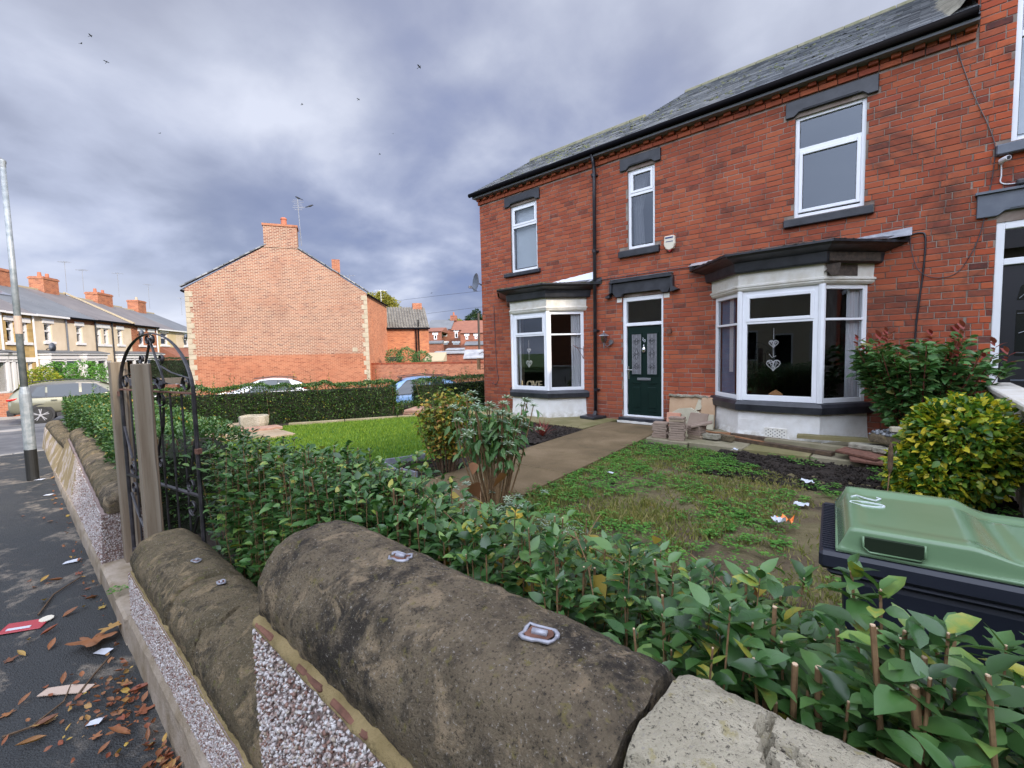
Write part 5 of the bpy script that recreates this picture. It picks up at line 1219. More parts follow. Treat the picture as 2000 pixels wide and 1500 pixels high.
mb = MB(); mb.box(-.04, .005, -.012, .012, SP - .05, SP - .015); mb.build('hinge', 'rust', gate); mb = MB(); mb.box(Wd - .01, Wd + .03, -.012, .012, .86, .89); mb.build('latch', 'rust', gate)
ib = MB(); ib.box(-3.82, -3.60, .74, .84, .13, .21); ib.box(-3.80, -3.58, .75, .85, .215, .29)
tag(ib.build('loose_bricks', 'brick_neighbour', None, bev=.008, loc=(-3.7, .8, .13)), 'two loose red bricks behind the open gate', 'bricks')
# ================================================================== wheelie bin
simple('slot_shade', (.012, .022, .010), .5)
wb = T('wheelie_bin', (-.185, 1.56, GZ - .08), R(6), 'dark wheelie bin with glossy sage green lid and painted 20', 'bin')
RZ_ = 1.0 - (GZ - .08)      # rim height over the base
mb = MB(); W_, D_ = .80, .52
ins = [(.10, .08, 0), (.055, .03, RZ_ - .075)]
vs = [(a if i in (0, 3) else W_ - a, b if j == 0 else D_ - b, z) for (a, b, z) in ins for (i, j) in ((0, 0), (1, 0), (1, 1), (3, 1))]
mb.add(vs, [(0, 1, 5, 4), (1, 2, 6, 5), (2, 3, 7, 6), (3, 0, 4, 7), (0, 3, 2, 1), (4, 5, 6, 7)], .5); mb.build('body', 'bin_body', wb, bev=.02)
mb = MB(); mb.box(0, W_, 0, D_, RZ_ - .055, RZ_ - .002); mb.box(.02, W_ - .02, .012, D_ - .012, RZ_ - .075, RZ_ - .056); rim = mb.build('rim', 'bin_body', wb, bev=.010)
mb = MB()
for i in range(24): mb.box(.006, .062, .03 + i * .019, .036 + i * .019, RZ_ - .001, RZ_ + .003)
mb.build('rib', 'bin_body', rim)
# lid as a height field with skirt
nu, nv = 56, 30; u0, u1, v0, v1 = .045, .80, .018, .505; vs = []
sm = lambda a, b, x: (lambda t: t * t * (3 - 2 * t))(max(0, min(1, (x - a) / (b - a))))
def lidz(u, v):
    edge = min(u - u0, u1 - u, (v - v0) * 2.6, v1 - v)
    h = .012 + .062 * sm(0, .03, edge)
    step = sm(.325 + .05 * (v - v0), .43 + .05 * (v - v0), u); h -= .042 * step * sm(0, .05, edge)
    inner = sm(.05, .07, min(u - u0, v - v0 - .0, v1 - v, u1 - u)); h -= .004 * inner
    if v > v1 - .075: h += .010 * sm(v1 - .08, v1 - .07, v) * (1 - step)
    pil = sm(.40, .46, u) * sm(.07, .11, v) * (1 - sm(.40, .45, v)) * (1 - sm(.70, .76, u)); h += .012 * pil
    return RZ_ + h
VV = [0, .002, .004, .006, .008, .0105, .014, .02, .03]; VV += [.03 + (v1 - v0 - .03) * (q + 1) / (nv - 8) for q in range(nv - 8)]
for j in range(nv + 1):
    for i in range(nu + 1):
        fu = i / nu; u = u0 + (u1 - u0) * fu; v = v0 + VV[j]; vs.append((u, v, lidz(u, v)))
base = len(vs); k = nu + 1
bd = [i for i in range(k)] + [j * k + nu for j in range(1, nv + 1)] + [nv * k + i for i in range(nu - 1, -1, -1)] + [j * k for j in range(nv - 1, 0, -1)]
for b in bd: vs.append((vs[b][0] + (-.004 if vs[b][0] < .06 else 0), vs[b][1] + (-.004 if vs[b][1] < .03 else 0), RZ_ + .001))
fs = [(j * k + i, j * k + i + 1, (j + 1) * k + i + 1, (j + 1) * k + i) for j in range(nv) for i in range(nu)]
fs += [(bd[i], base + i, base + (i + 1) % len(bd), bd[(i + 1) % len(bd)]) for i in range(len(bd))]
mb = MB(); mb.add(vs, fs, .5); lid = mb.build('lid', 'bin_lid', wb, smooth=True, fix=True)
mb = MB(); mb.tube([(u0 + .0, v0, RZ_ + .006), (u1, v0, RZ_ + .006)], .006, 6); mb.tube([(u0, v0, RZ_ + .006), (u0, v1, RZ_ + .006)], .006, 6); mb.build('lid_bead', 'bin_lid', lid, smooth=True)
# hand slot: dark block flush with the lid front, coloured as recess shade
mb = MB(); ny_ = -.002
poly = [(.105, RZ_ + .030), (.118, RZ_ + .018), (.225, RZ_ + .018), (.232, RZ_ + .026), (.232, RZ_ + .056), (.105, RZ_ + .056)]
mb.prism(poly, v0 - .004, v0 + .045, plane='xz'); mb.build('hand_slot', 'slot_shade', lid)
mb = MB(); mb.tube([(.103, v0 - .003, RZ_ + .058), (.103, v0 - .005, RZ_ + .028), (.117, v0 - .006, RZ_ + .015), (.226, v0 - .006, RZ_ + .015), (.235, v0 - .005, RZ_ + .026), (.235, v0 + .003, RZ_ + .058)], .0035, 5); mb.build('slot_lip', 'bin_lid', lid, smooth=True)
mb = MB(); E_ = [(.125 + .045 * math.cos(a), .30 + .022 * math.sin(a), lidz(.13, .3) + .002) for a in [2 * math.pi * i / 20 for i in range(21)]]; mb.tube(E_, .0028, 4)
mb.tube([(.085, .355, lidz(.1, .36) + .002), (.10, .38, lidz(.1, .36) + .002), (.12, .36, lidz(.1, .36) + .002), (.15, .345, lidz(.1, .36) + .002), (.165, .375, lidz(.1, .36) + .002), (.155, .385, lidz(.1, .36) + .002)], .0028, 4); mb.build('painted_number', 'paint_mark', lid)
mb = MB(); mb.lathe((W_ - .05, D_ - .02, .1), [(.10, -.02), (.10, .02)], 14, axis='X'); mb.build('wheel', 'tyre', wb)
# ================================================================== privet hedge beside the wall
def stem_plant(root, P, H, leafL, leafW, mat, dens, nobj=0, seed=3, stem_r=.0024, lean=.12, low=.35, branch=True, droop=.22, up_=(.15, .75), ystem='stem', extra=None, stemmat='stem_tan', cut=True, big=None, tipfan=0):
    """upright cut stems with opposite leaves; the nearest leaves are single parts, the rest one mass"""
    r_ = np.random.default_rng(seed); pos, dr_, sc = [], [], []; sb = MB(); near = []
    for (x, y, z0), h in zip(P, H):
        lx, ly = r_.normal(0, lean), r_.normal(0, lean); L = h
        top = V3((x + lx * L, y + ly * L, z0 + L)); bare = (not cut) or r_.random() < .24; base = V3((x, y, z0)); n = max(3, int(L * (1 - low) / dens)); az = r_.uniform(0, 6.28)
        md = (base + top) / 2 + V3((r_.normal(0, .015), r_.normal(0, .015), 0)); pts = [base, md, top]; rad = stem_r * r_.uniform(.7, 1.5) * (1.6 if cut and x > -.25 else 1)
        near.append(((top - V3((0, 0, 1.6))).length, pts, rad if bare else rad * .6))
        if not bare:
            for i in range(5):
                a = i * 2.4 + r_.uniform(0, 1); e = r_.uniform(.3, 1.2); d = np.array([math.cos(a) * math.cos(e), math.sin(a) * math.cos(e), math.sin(e)]); pos.append((top.x, top.y, top.z - .006 * i)); dr_.append(d); sc.append(leafL * r_.uniform(.4, .85))
        for i in range(n):
            t = low + (1 - low) * (i + r_.uniform(-.3, .3)) / n; t = min(.985, max(.05, t))
            p = base.lerp(md, t * 2) if t < .5 else md.lerp(top, t * 2 - 1); az += 1.57 + r_.normal(0, .25)
            tw = 0.0
            if branch and r_.random() < .5:
                tw = r_.uniform(.02, .06)
            for s in (0, math.pi):
                a = az + s + r_.normal(0, .2); e = r_.uniform(*up_)
                d = np.array([math.cos(a) * math.cos(e), math.sin(a) * math.cos(e), math.sin(e)])
                pos.append((p.x + d[0] * (rad + tw), p.y + d[1] * (rad + tw), p.z + d[2] * tw)); dr_.append(d)
                sc.append(leafL * r_.uniform(.5, 1.2) * (.85 if t > .88 else 1.0))
    pos = np.array(pos); dr_ = np.array(dr_); sc = np.array(sc)
    dist = np.linalg.norm(pos - np.array([0, 0, 1.6]), axis=1)
    if big is not None: sc = sc * big(pos)
    near.sort(key=lambda q: q[0]); protos = {}
    for i, (d_, pts, rad) in enumerate(near):
        if i < nobj // 6:
            m2 = MB(); m2.tube(pts, [rad * 1.5, rad * 1.2, rad], 6); m2.build(ystem, stemmat, root, world=True, smooth=False)
        else: sb.tube(pts, [rad * 1.3, rad * 1.1, rad], 4)
    sb.build('stems', stemmat, root, world=True, kind='stuff', fix=False)
    if cut:
        cb = MB()
        for (d_, pts, rad) in near:
            q = pts[-1]; dd = (pts[-1] - pts[-2]).normalized(); ang = V3((1, .3, .4)).normalized()
            cb.tube([q, q + dd * .002], rad * .92, 6)
        cb.build('cut_ends', 'cut_end', root, world=True, kind='stuff', fix=False)
    order = np.argsort(dist / sc); ind = order[:nobj]; rest = order[nobj:]
    A = frames(dr_, scale=1.0, roll=r_.normal(0, .35, len(dr_)))
    tv, tf = leaf_t(leafW, droop, .12)
    for q in range(4):
        rs_ = rest[q::4]; tv, tf = leaf_t(leafW * (.82, 1.0, 1.15, .95)[q], droop * (.4, 1.0, 1.8, 1.2)[q], .12 * (.4, 1.5, 1.0, .2)[q], peak=(.36, .42, .48, .40)[q])
        if len(rs_): scatter('foliage', tv, tf, pos[rs_], A[rs_] * sc[rs_][:, None, None], r_.uniform(0, 1, len(rs_)), mat, root)
    pr = []
    iv = FR[root.name].inverted()
    for q, i in enumerate(ind):
        mt = iv @ Matrix.Translation(pos[i]) @ Matrix(A[i].tolist()).to_4x4() @ Matrix.Scale(float(sc[i]), 4)
        if len(pr) < 5:
            a_, b_ = leaf_t(leafW * random.uniform(.88, 1.15), droop * random.uniform(.3, 1.6), .12 * random.uniform(.3, 1.4)); m2 = MB(); m2.add(a_, b_, random.random())
            o = m2.build('leaf', mat if not isinstance(mat, list) else mat[0], root, smooth=True, fix=False); o.matrix_local = mt; pr.append(o)
        else: inst(pr[q % 5], root, mt)
hd1 = T('privet_hedge', (-1, 1.0, GZ), 0, 'nearest green privet hedge with cut stems, growing behind the stone wall', 'hedge')
P, H = [], []
rr = random.Random(12)
def htop(x, y):
    t = 1.10 - max(0, y - 1.0) * .45
    if -1.55 < x < .05: t -= .045 * min(1, (x + 1.55) / .3, (.05 - x) / .2)
    if x >= .05: t += .02
    if x < -2.2: t -= .045 * (-2.2 - x)
    if x > -.05: t += .0
    return t
while len(P) < 790:
    x, y = rr.uniform(-3.25, 1.5), rr.uniform(.80, 1.36)
    if x > -.15 and (rr.random() < .2 or y > 1.16): continue
    if -1.4 < x < -.15 and rr.random() < .30: continue
    if x > -.3 and y > 1.25: continue
    h = htop(x, y) + rr.gauss(0, .04) - GZ; P.append((x, y, GZ)); H.append(h)
stem_plant(hd1, P, H, .062, .28, 'leaf_privet', .030, nobj=300, lean=.05, low=.12, big=lambda p: np.where(p[:, 0] > -.35, 1.15, 1.0) * np.where(p[:, 0] < -1.6, .88, 1.0))
# sprawling yellowing bindweed leaves tangled in the hedge
P = []; 
for k in range(150):
    x = rr.choice([rr.gauss(-1.25, .16), rr.uniform(-1.5, .1), rr.gauss(-1.1, .25)]); y = rr.uniform(.95, 1.35); P.append((x, y, rr.uniform(.70, 1.01)))
P = np.array(P); n = len(P); tv, tf = leaf_t(.42, .25, .1, peak=.3)
scatter('yellow_leaves', tv, tf, P, frames(rdirs(n, -.9, .3), scale=rng.uniform(.035, .075, n), roll=rng.normal(0, .7, n)), rng.uniform(0, 1, n), 'leaf_yellow', hd1)
n = 22; P2 = P[rng.integers(0, len(P), n)] + rng.normal(0, .08, (n, 3))
scatter('withered_leaves', tv, tf, P2, frames(rdirs(n, -1.2, .2), scale=rng.uniform(.04, .08, n), roll=rng.normal(0, 1, n)), rng.uniform(0, 1, n), 'leaf_brown', hd1)
mb = MB()
for k in range(26):
    x, y, z = rr.uniform(-1.5, .2), rr.uniform(.9, 1.25), rr.uniform(.75, 1.0); a = rr.uniform(0, 6.28)
    mb.tube([(x, y, z), (x + .12 * math.cos(a), y + .1 * math.sin(a), z + .05), (x + .28 * math.cos(a), y + .2 * math.sin(a), z + rr.uniform(0, .12))], .0018, 4)
mb.build('dry_vines', 'stem_tan', hd1, world=True, kind='stuff', fix=False)
# trimmed hedges with a dense leaf skin
def hedge(root, spine, half, z0, z1, n, size, mat, seed, core=.16, sprigs=0, w_=.30, fine=False, bulge=.07):
    r_ = np.random.default_rng(seed); S = [np.array(p, float) for p in spine]; L = [np.linalg.norm(b - a) for a, b in zip(S[:-1], S[1:])]; tot = sum(L)
    pos, dirs = [], []
    def at(s):
        for a, b, l in zip(S[:-1], S[1:], L):
            if s <= l + 1e-6: d = (b - a) / l; return a + d * s, np.array([-d[1], d[0]])
            s -= l
        d = (S[-1] - S[-2]) / L[-1]; return S[-1], np.array([-d[1], d[0]])
    per = 2 * (z1 - z0) + 2 * half
    for k in range(n):
        s = r_.uniform(0, tot); p, nn_ = at(s); q = r_.uniform(0, per); h = z1 - z0
        if q < h: off, z, out = -half, z0 + q, np.array([-nn_[0], -nn_[1], .15])
        elif q < 2 * h: off, z, out = half, z0 + q - h, np.array([nn_[0], nn_[1], .15])
        else: off, z, out = -half + (q - 2 * h), z1, np.array([0, 0, 1.])
        b = bulge * (noise.noise(V3((p[0] * 1.9, p[1] * 1.9 + off, z * 1.9))) + .5 * noise.noise(V3((p[0] * 5, p[1] * 5 + off, z * 5)))) - abs(r_.normal(0, .035))
        if z < z0 + .16 and off != 0: b -= .10 * (1 - (z - z0) / .16)
        P_ = np.array([p[0] + nn_[0] * off, p[1] + nn_[1] * off, z]) + out / np.linalg.norm(out) * b
        end = min(s, tot - s)
        pos.append(P_); dirs.append(out + r_.normal(0, .75, 3) + np.array([0, 0, .35]))
    for _ in range(sprigs):
        s = r_.uniform(0, tot); p, nn_ = at(s); base = np.array([p[0] + nn_[0] * r_.uniform(-half, half), p[1] + nn_[1] * r_.uniform(-half, half), z1]); hh = r_.uniform(.08, .34)
        for i in range(int(hh / .022)):
            pos.append(base + np.array([0, 0, i * .022])); dirs.append(np.append(r_.normal(0, 1, 2), .6))
    for side in (0, 1):      # end caps
        p, nn_ = at(0 if side == 0 else tot); d = (S[0] - S[1]) if side == 0 else (S[-1] - S[-2]); d = d / np.linalg.norm(d)
        for k in range(int(n * (half * 2 * (z1 - z0)) / (per * tot))):
            off = r_.uniform(-half, half); z = r_.uniform(z0, z1); pos.append(np.array([p[0] + nn_[0] * off + d[0] * r_.uniform(-.05, .04), p[1] + nn_[1] * off + d[1] * r_.uniform(-.05, .04), z])); dirs.append(np.array([d[0], d[1], .2]) + r_.normal(0, .7, 3))
    pos, dirs = np.array(pos), np.array(dirs); N_ = len(pos)
    tv, tf = leaf_t(w_, .2, .12, fine=fine)
    scatter('foliage', tv, tf, pos, frames(dirs, scale=size * r_.uniform(.6, 1.3, N_), roll=r_.normal(0, .6, N_)), r_.uniform(0, 1, N_), mat, root)
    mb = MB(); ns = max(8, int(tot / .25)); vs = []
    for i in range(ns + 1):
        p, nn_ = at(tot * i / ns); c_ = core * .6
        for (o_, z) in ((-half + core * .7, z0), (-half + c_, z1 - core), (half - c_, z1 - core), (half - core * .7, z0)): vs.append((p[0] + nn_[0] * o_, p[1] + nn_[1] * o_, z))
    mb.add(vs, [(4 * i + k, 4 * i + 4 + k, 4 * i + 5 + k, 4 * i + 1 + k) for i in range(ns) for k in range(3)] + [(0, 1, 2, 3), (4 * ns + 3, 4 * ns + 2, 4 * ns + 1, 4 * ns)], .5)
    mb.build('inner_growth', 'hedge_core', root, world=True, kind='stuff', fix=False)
    mb = MB()
    for _ in range(int(tot * 9)):
        p, nn_ = at(r_.uniform(0, tot)); o_ = r_.uniform(-half + .04, half - .04); x, y = p[0] + nn_[0] * o_, p[1] + nn_[1] * o_
        mb.tube([(x, y, z0 - .03), (x + r_.normal(0, .03), y + r_.normal(0, .03), z0 + .25), (x + r_.normal(0, .08), y + r_.normal(0, .08), z1 - .05)], .008, 4)
    mb.build('stems', 'twig', root, world=True, kind='stuff', fix=False)
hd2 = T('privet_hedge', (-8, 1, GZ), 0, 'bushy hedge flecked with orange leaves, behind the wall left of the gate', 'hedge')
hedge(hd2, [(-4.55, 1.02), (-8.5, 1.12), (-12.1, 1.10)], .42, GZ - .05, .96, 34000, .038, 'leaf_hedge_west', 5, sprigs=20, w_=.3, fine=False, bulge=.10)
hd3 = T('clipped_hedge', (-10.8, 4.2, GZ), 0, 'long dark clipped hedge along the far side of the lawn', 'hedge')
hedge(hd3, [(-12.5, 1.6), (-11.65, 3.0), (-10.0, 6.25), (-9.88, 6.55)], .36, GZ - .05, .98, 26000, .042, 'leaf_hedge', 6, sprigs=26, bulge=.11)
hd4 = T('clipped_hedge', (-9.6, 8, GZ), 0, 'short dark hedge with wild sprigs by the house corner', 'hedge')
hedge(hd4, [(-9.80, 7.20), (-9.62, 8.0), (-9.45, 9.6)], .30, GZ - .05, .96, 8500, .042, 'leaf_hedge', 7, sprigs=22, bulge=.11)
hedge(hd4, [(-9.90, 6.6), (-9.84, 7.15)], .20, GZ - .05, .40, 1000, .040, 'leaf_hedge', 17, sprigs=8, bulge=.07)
# ================================================================== gable-end house across the lane
gang = math.atan2(.89232, .45141)
gb = T('gable_house', (-29.9, 6.8, -.85), gang, 'tall brick end-of-terrace house with plain gable, pale quoins and one chimney pot', 'house')
GL, GD = 9.53, 8.0; Z0 = .85     # local z = world + .85
EZ, AZ = 5.58 + Z0, 8.62 + Z0; CX = 4.85
mb = MB()
low = 1.82 + Z0
mb.box(.0, GL, 0, .3, -.5, low); mb.build('lower_wall', 'gable_brick_low', gb)
mb = MB(); mb.prism([(0, low + .001), (GL, low + .001), (GL, EZ), (CX, AZ), (0, EZ)], .004, .3, plane='xz'); mb.build('gable_wall', 'gable_brick', gb)
# side walls; the right one toes outwards as the lane bends
mb = MB(); mb.add([(0, .3, -.5), (.3, .3, -.5), (.3, GD, -.5), (0, GD, -.5), (0, .3, EZ), (.3, .3, EZ), (.3, GD, EZ), (0, GD, EZ)], [(0, 3, 2, 1), (4, 5, 6, 7), (0, 1, 5, 4), (1, 2, 6, 5), (2, 3, 7, 6), (3, 0, 4, 7)], .5)
mb.build('side_wall', 'terrace_brick', gb)
mb = MB(); e = 1.9
mb.add([(GL - .3, .3, -.5), (GL, .3, -.5), (GL + e, 6.5, -.5), (GL + e - .3, 6.5, -.5), (GL - .3, .3, EZ - .05), (GL, .3, EZ - .05), (GL + e, 6.5, EZ - .05), (GL + e - .3, 6.5, EZ - .05)], [(0, 3, 2, 1), (4, 5, 6, 7), (0, 1, 5, 4), (1, 2, 6, 5), (2, 3, 7, 6), (3, 0, 4, 7)], .5)
mb.build('side_wall', 'wall_brick_far', gb)
mb = MB(); mb.prism([(-.25, EZ - .02), (CX, AZ + .06), (GL + .12, EZ + .0), (GL + .12, EZ - .1), (CX, AZ - .06), (-.25, EZ - .14)], .31, GD, plane='xz'); mb.build('roof', 'roof_slate_far', gb)
# verge slates stepping up the gable
k = 16; slate_o = None
for side in (0, 1):
    a, b = ((-.22, EZ + .0), (CX - .8, EZ + (AZ - EZ) * (CX - .8) / CX)) if side == 0 else ((GL + .12, EZ), (CX + .95, EZ + (AZ - EZ) * (GL - CX - .95) / (GL - CX)))
    for i in range(k):
        t0, t1 = i / k, (i + 1.15) / k; p = V3((a[0] + (b[0] - a[0]) * (t0 + t1) / 2, 0, a[1] + (b[1] - a[1]) * (t0 + t1) / 2 + .10)); q = V3((b[0] - a[0], 0, b[1] - a[1])); L_ = q.length * (t1 - t0) / 2
        mt = Matrix.Translation(p + V3((0, .12, 0))) @ Matrix.Rotation(-math.atan2(q.z, q.x) if side == 0 else -math.atan2(q.z, q.x) + (0), 4, 'Y') @ Matrix.Rotation(R(2 if side == 0 else 2), 4, 'Y')
        if slate_o is None: m2 = MB(); m2.box(-L_, L_, -.17, .17, -.03, .03); slate_o = m2.build('verge_slate', 'slate', gb); slate_o.matrix_local = mt
        else: inst(slate_o, gb, mt)
# quoins
qo = None
for side in (0, 1):
    z = -.1; i = 0
    while z < EZ - .25:
        w_ = .34 if i % 2 else .20; h = .29; x = 0 if side == 0 else GL - w_
        m2 = MB(); m2.box(x - (.02 if side == 0 else 0), x + w_ + (.02 if side else 0), -.018, .2, z, z + h - .012); m2.build('quoin', 'quoin', gb, bev=.012); z += h; i += 1
ch = MB(); ch.box(3.99, 5.76, -.03, .9, AZ - .55, 9.30 + Z0); chim = ch.build('chimney', 'gable_brick', gb)
mb = MB(); mb.box(3.94, 5.81, -.08, .95, 9.30 + Z0, 9.42 + Z0); mb.build('chimney_cap', 'gable_brick_low', chim)
mb = MB(); mb.lathe((5.06, .4, 0), [(.17, 9.42 + Z0), (.155, 9.78 + Z0), (.18, 9.80 + Z0), (.18, 9.86 + Z0), (.12, 9.92 + Z0)], 12); mb.build('chimney_pot', 'terracotta', chim)
mb = MB(); mb.tube([(GL + .1, .3, EZ - .05), (GL + e + .12, 6.5, EZ - .1)], .07, 6); mb.tube([(-.2, .2, EZ - .1), (-.2, GD, EZ - .1)], .07, 6); mb.build('gutter', 'gutter_black', gb)
mb = MB(); mb.box(8.55, 8.85, -.03, .02, 1.95 + Z0, 2.2 + Z0); mb.build('air_brick', 'quoin', gb)
mb = MB(); mb.box(7.6, 8.1, 2.5, 3.2, AZ - 1.6, AZ - .55); mb.build('rear_chimney', 'terrace_brick', gb)
def aerial(loc, h, rz, label, n=6, boom=.9, birds=0, pole='aerial', yz=None):
    a = T('tv_aerial', loc, rz, label, 'aerial'); mb = MB(); mb.tube([(0, 0, 0), (0, 0, h)], .018, 5); mb.build('mast', pole, a)
    mb = MB(); mb.tube([(-boom * .5, 0, h - .06), (boom * .5, 0, h - .06)], .012, 4); mb.build('boom', pole, a)
    for i in range(n): mb = MB(); x = -boom * .5 + boom * (i + .5) / n; l = .28 + .04 * (i % 3); mb.tube([(x, -l, h - .06), (x, l, h - .06)], .008, 4); mb.build('rod', pole, a)
    return a
# aerial beside the chimney, with two birds
A0 = FR[gb.name] @ V3((5.95, .3, AZ - .3))
ae = T('tv_aerial', tuple(A0), gang, 'tall tv aerial strapped to the gable chimney, birds perched on it', 'aerial'); mb = MB(); mb.tube([(0, 0, 0), (-.08, 0, 2.75)], .02, 5); mb.tube([(-.3, 0, .7), (.02, 0, .7)], .015, 4); mb.build('mast', 'aerial', ae)
for i in range(6): mb = MB(); z = 2.1 + i * .11; l = .22 + .10 * ((i * 2) % 3) / 2; mb.tube([(-l - .06, .0, z), (l - .06, 0, z + .03)], .012, 4); mb.build('rod', 'aerial', ae)
mb = MB(); mb.tube([(-.08, 0, 2.25), (.55, 0, 2.32)], .012, 4); mb.build('boom', 'aerial', ae)
def bird(loc, rz, s, label, fly=False, group=None):
    b = T('bird', loc, rz, label, 'bird', group); mb = MB()
    mb.tube([(-.16 * s, 0, -.02 * s), (-.09 * s, 0, .03 * s), (0, 0, .06 * s), (.08 * s, 0, .10 * s), (.13 * s, 0, .14 * s), (.17 * s, 0, .15 * s), (.22 * s, 0, .14 * s)], [.008 * s, .025 * s, .055 * s, .05 * s, .035 * s, .032 * s, .004 * s], 8)
    mb.add([(-.12 * s, -.02 * s, 0), (-.30 * s, -.035 * s, -.07 * s), (-.30 * s, .035 * s, -.07 * s), (-.12 * s, .02 * s, 0), (-.2 * s, 0, .01 * s)], [(0, 1, 2, 3), (0, 4, 1), (1, 4, 2), (2, 4, 3)], .5)
    mb.build('body', 'feather', b, smooth=True)
    for q in (-1, 1):
        m2 = MB()
        if fly: m2.add([(.08 * s, .03 * q * s, .09 * s), (.05 * s, .22 * q * s, .17 * s), (-.05 * s, .42 * q * s, .12 * s), (-.09 * s, .2 * q * s, .12 * s), (-.06 * s, .03 * q * s, .07 * s)], [(0, 1, 3, 4), (1, 2, 3)], .5)
        else: m2.add([(.06 * s, .05 * q * s, .10 * s), (-.05 * s, .062 * q * s, .05 * s), (-.2 * s, .03 * q * s, -.02 * s), (-.05 * s, .05 * q * s, .09 * s)], [(0, 1, 2, 3)], .5)
        m2.build('wing', 'feather', b, fix=False)
    return b
bird(tuple(A0 + V3((-.03, 0, 2.74))), gang + 2.8, .95, 'black bird perched on top of the chimney aerial')
bird(tuple(FR[ae.name] @ V3((.58, 0, 2.33))), gang + .2, .95, 'black bird perched on the side arm of the chimney aerial')
# pixel to a point on the ray at a given forward distance (used once, to set far things out)
def ray(px, py, W):
    d = fw2 + r3 * ((px - 1000) / F_PX) - u3 * ((py - 750) / F_PX); return V3((0, 0, 1.6)) + d * W
for i, (px, py, W, rz) in enumerate([(177, 71, 45, 1), (158, 86, 50, 2), (208, 122, 48, .3), (312, 261, 60, 2.2), (590, 205, 60, 1.2), (700, 195, 60, .2), (742, 302, 70, .7), (768, 262, 70, 2.6), (819, 132, 38, .4), (843, 573, 75, 1.3)]):
    bird(tuple(ray(px, py, W)), rz, .75, 'small dark bird flying high under the grey cloud', True, 'birds flying in the sky')
# offshoot behind, with the brown pantile roof
ob = ray(728, 638, 34.5); od = ray(838, 641, 35.8); dv = V3((od.x - ob.x, od.y - ob.y, 0)); oL = dv.length; oang = math.atan2(dv.y, dv.x)
of = T('rear_extension', (ob.x, ob.y, -.9), oang, 'small brick rear extension with brown pantile roof and black pipes', 'house')
zt = ob.z + .9 - .08
mb = MB(); mb.box(0.05, oL - .05, 0, 5, -.3, zt); mb.build('wall', 'offshoot_brick', of)
rzt = ray(732, 601, 37.5).z + .9
mb = MB(); mb.prism([(-.15, zt - .12), (2.6, rzt - .05), (5.3, zt)], -.1, oL + .02, plane='yz'); rf = mb.build('roof', 'pantile', of)
tp = None; ncol = 20; nrow = 9; sl = math.hypot(2.75, rzt - zt); an = math.atan2(rzt - zt, 2.75)
for c_ in range(ncol):
    for r_ in range(nrow):
        x = -.05 + (oL + .02) * (c_ + .5) / ncol; t = (r_ + .5) / nrow; y = -.15 + 2.75 * t; z = zt - .05 + (rzt - zt) * t
        mt = Matrix.Translation((x, y, z + .02)) @ Matrix.Rotation(an - .06, 4, 'X')
        if tp is None:
            m2 = MB(); w_ = oL / ncol * .5; h_ = sl / nrow * .56
            pr_ = [(-w_, 0), (-w_ * .7, .05), (-w_ * .2, .075), (w_ * .3, .05), (w_ * .6, .0), (w_, -.015), (w_, -.04), (-w_, -.04)]
            m2.prism(pr_, -h_, h_, plane='xz'); tp = m2.build('pantile', 'pantile', of); tp.matrix_local = mt
        else: inst(tp, of, mt)
mb = MB(); mb.box(-.1, oL + .05, -.24, -.12, zt - .14, zt - .02); mb.build('gutter', 'gutter_black', of)
mb = MB(); mb.box(oL - 1.0, oL - .25, 2.3, 2.9, rzt - .3, rzt + .32); mb.build('chimney', 'terrace_brick', of)
for x, zz_ in ((oL - 1.05, 1.3), (oL - .85, 1.3)): mb = MB(); mb.tube([(x, -.12, zt + (.6 if x > oL - 1 else -.1)), (x, -.12, zz_)], .05, 6); mb.build('waste_pipe', 'gutter_black', of)
mb = MB(); mb.box(.1, 2.0, -.02, .2, 2.1, 2.45); mb.build('dark_opening', 'room_dark', of)
mb = MB(); mb.box(-.6, .1, -.1, .6, zt - 1.0, rzt - .3); mb.build('side_cladding', 'lead', of)
a1 = ray(745, 601, 37.5); aerial((a1.x, a1.y, a1.z - .4), 1.9, oang, 'white tv aerial above the pantile roof', n=2, boom=1.0, pole='far_white')
a1 = ray(683, 548, 31); aerial((a1.x, a1.y, a1.z - .8), 1.2, gang, 'small tv aerial behind the right slope of the gable roof', n=3, boom=.7)
# long back wall of the gable house plot
wl_ = [ray(716, 714, 29.2), ray(830, 712.5, 27.2), ray(975, 708.5, 24.6)]
bw_ = T('yard_wall', (wl_[1].x, wl_[1].y, -.9), math.atan2(wl_[2].y - wl_[0].y, wl_[2].x - wl_[0].x), 'long orange brick yard wall between gable house and red house', 'wall')
i0, i1 = FR[bw_.name].inverted() @ wl_[0], FR[bw_.name].inverted() @ wl_[2]
mb = MB(); mb.box(i0.x, i1.x + 6, -.02, .22, -.3, i1.z - .02); mb.build('wall', 'wall_brick_far', bw_)
mb = MB(); x = i0.x
while x < i1.x + 6: mb.box(x, x + .1, -.03, .23, i1.z - .019, i1.z + .08); x += .112
mb.build('brick_on_edge', 'brick_red', bw_, kind='stuff')
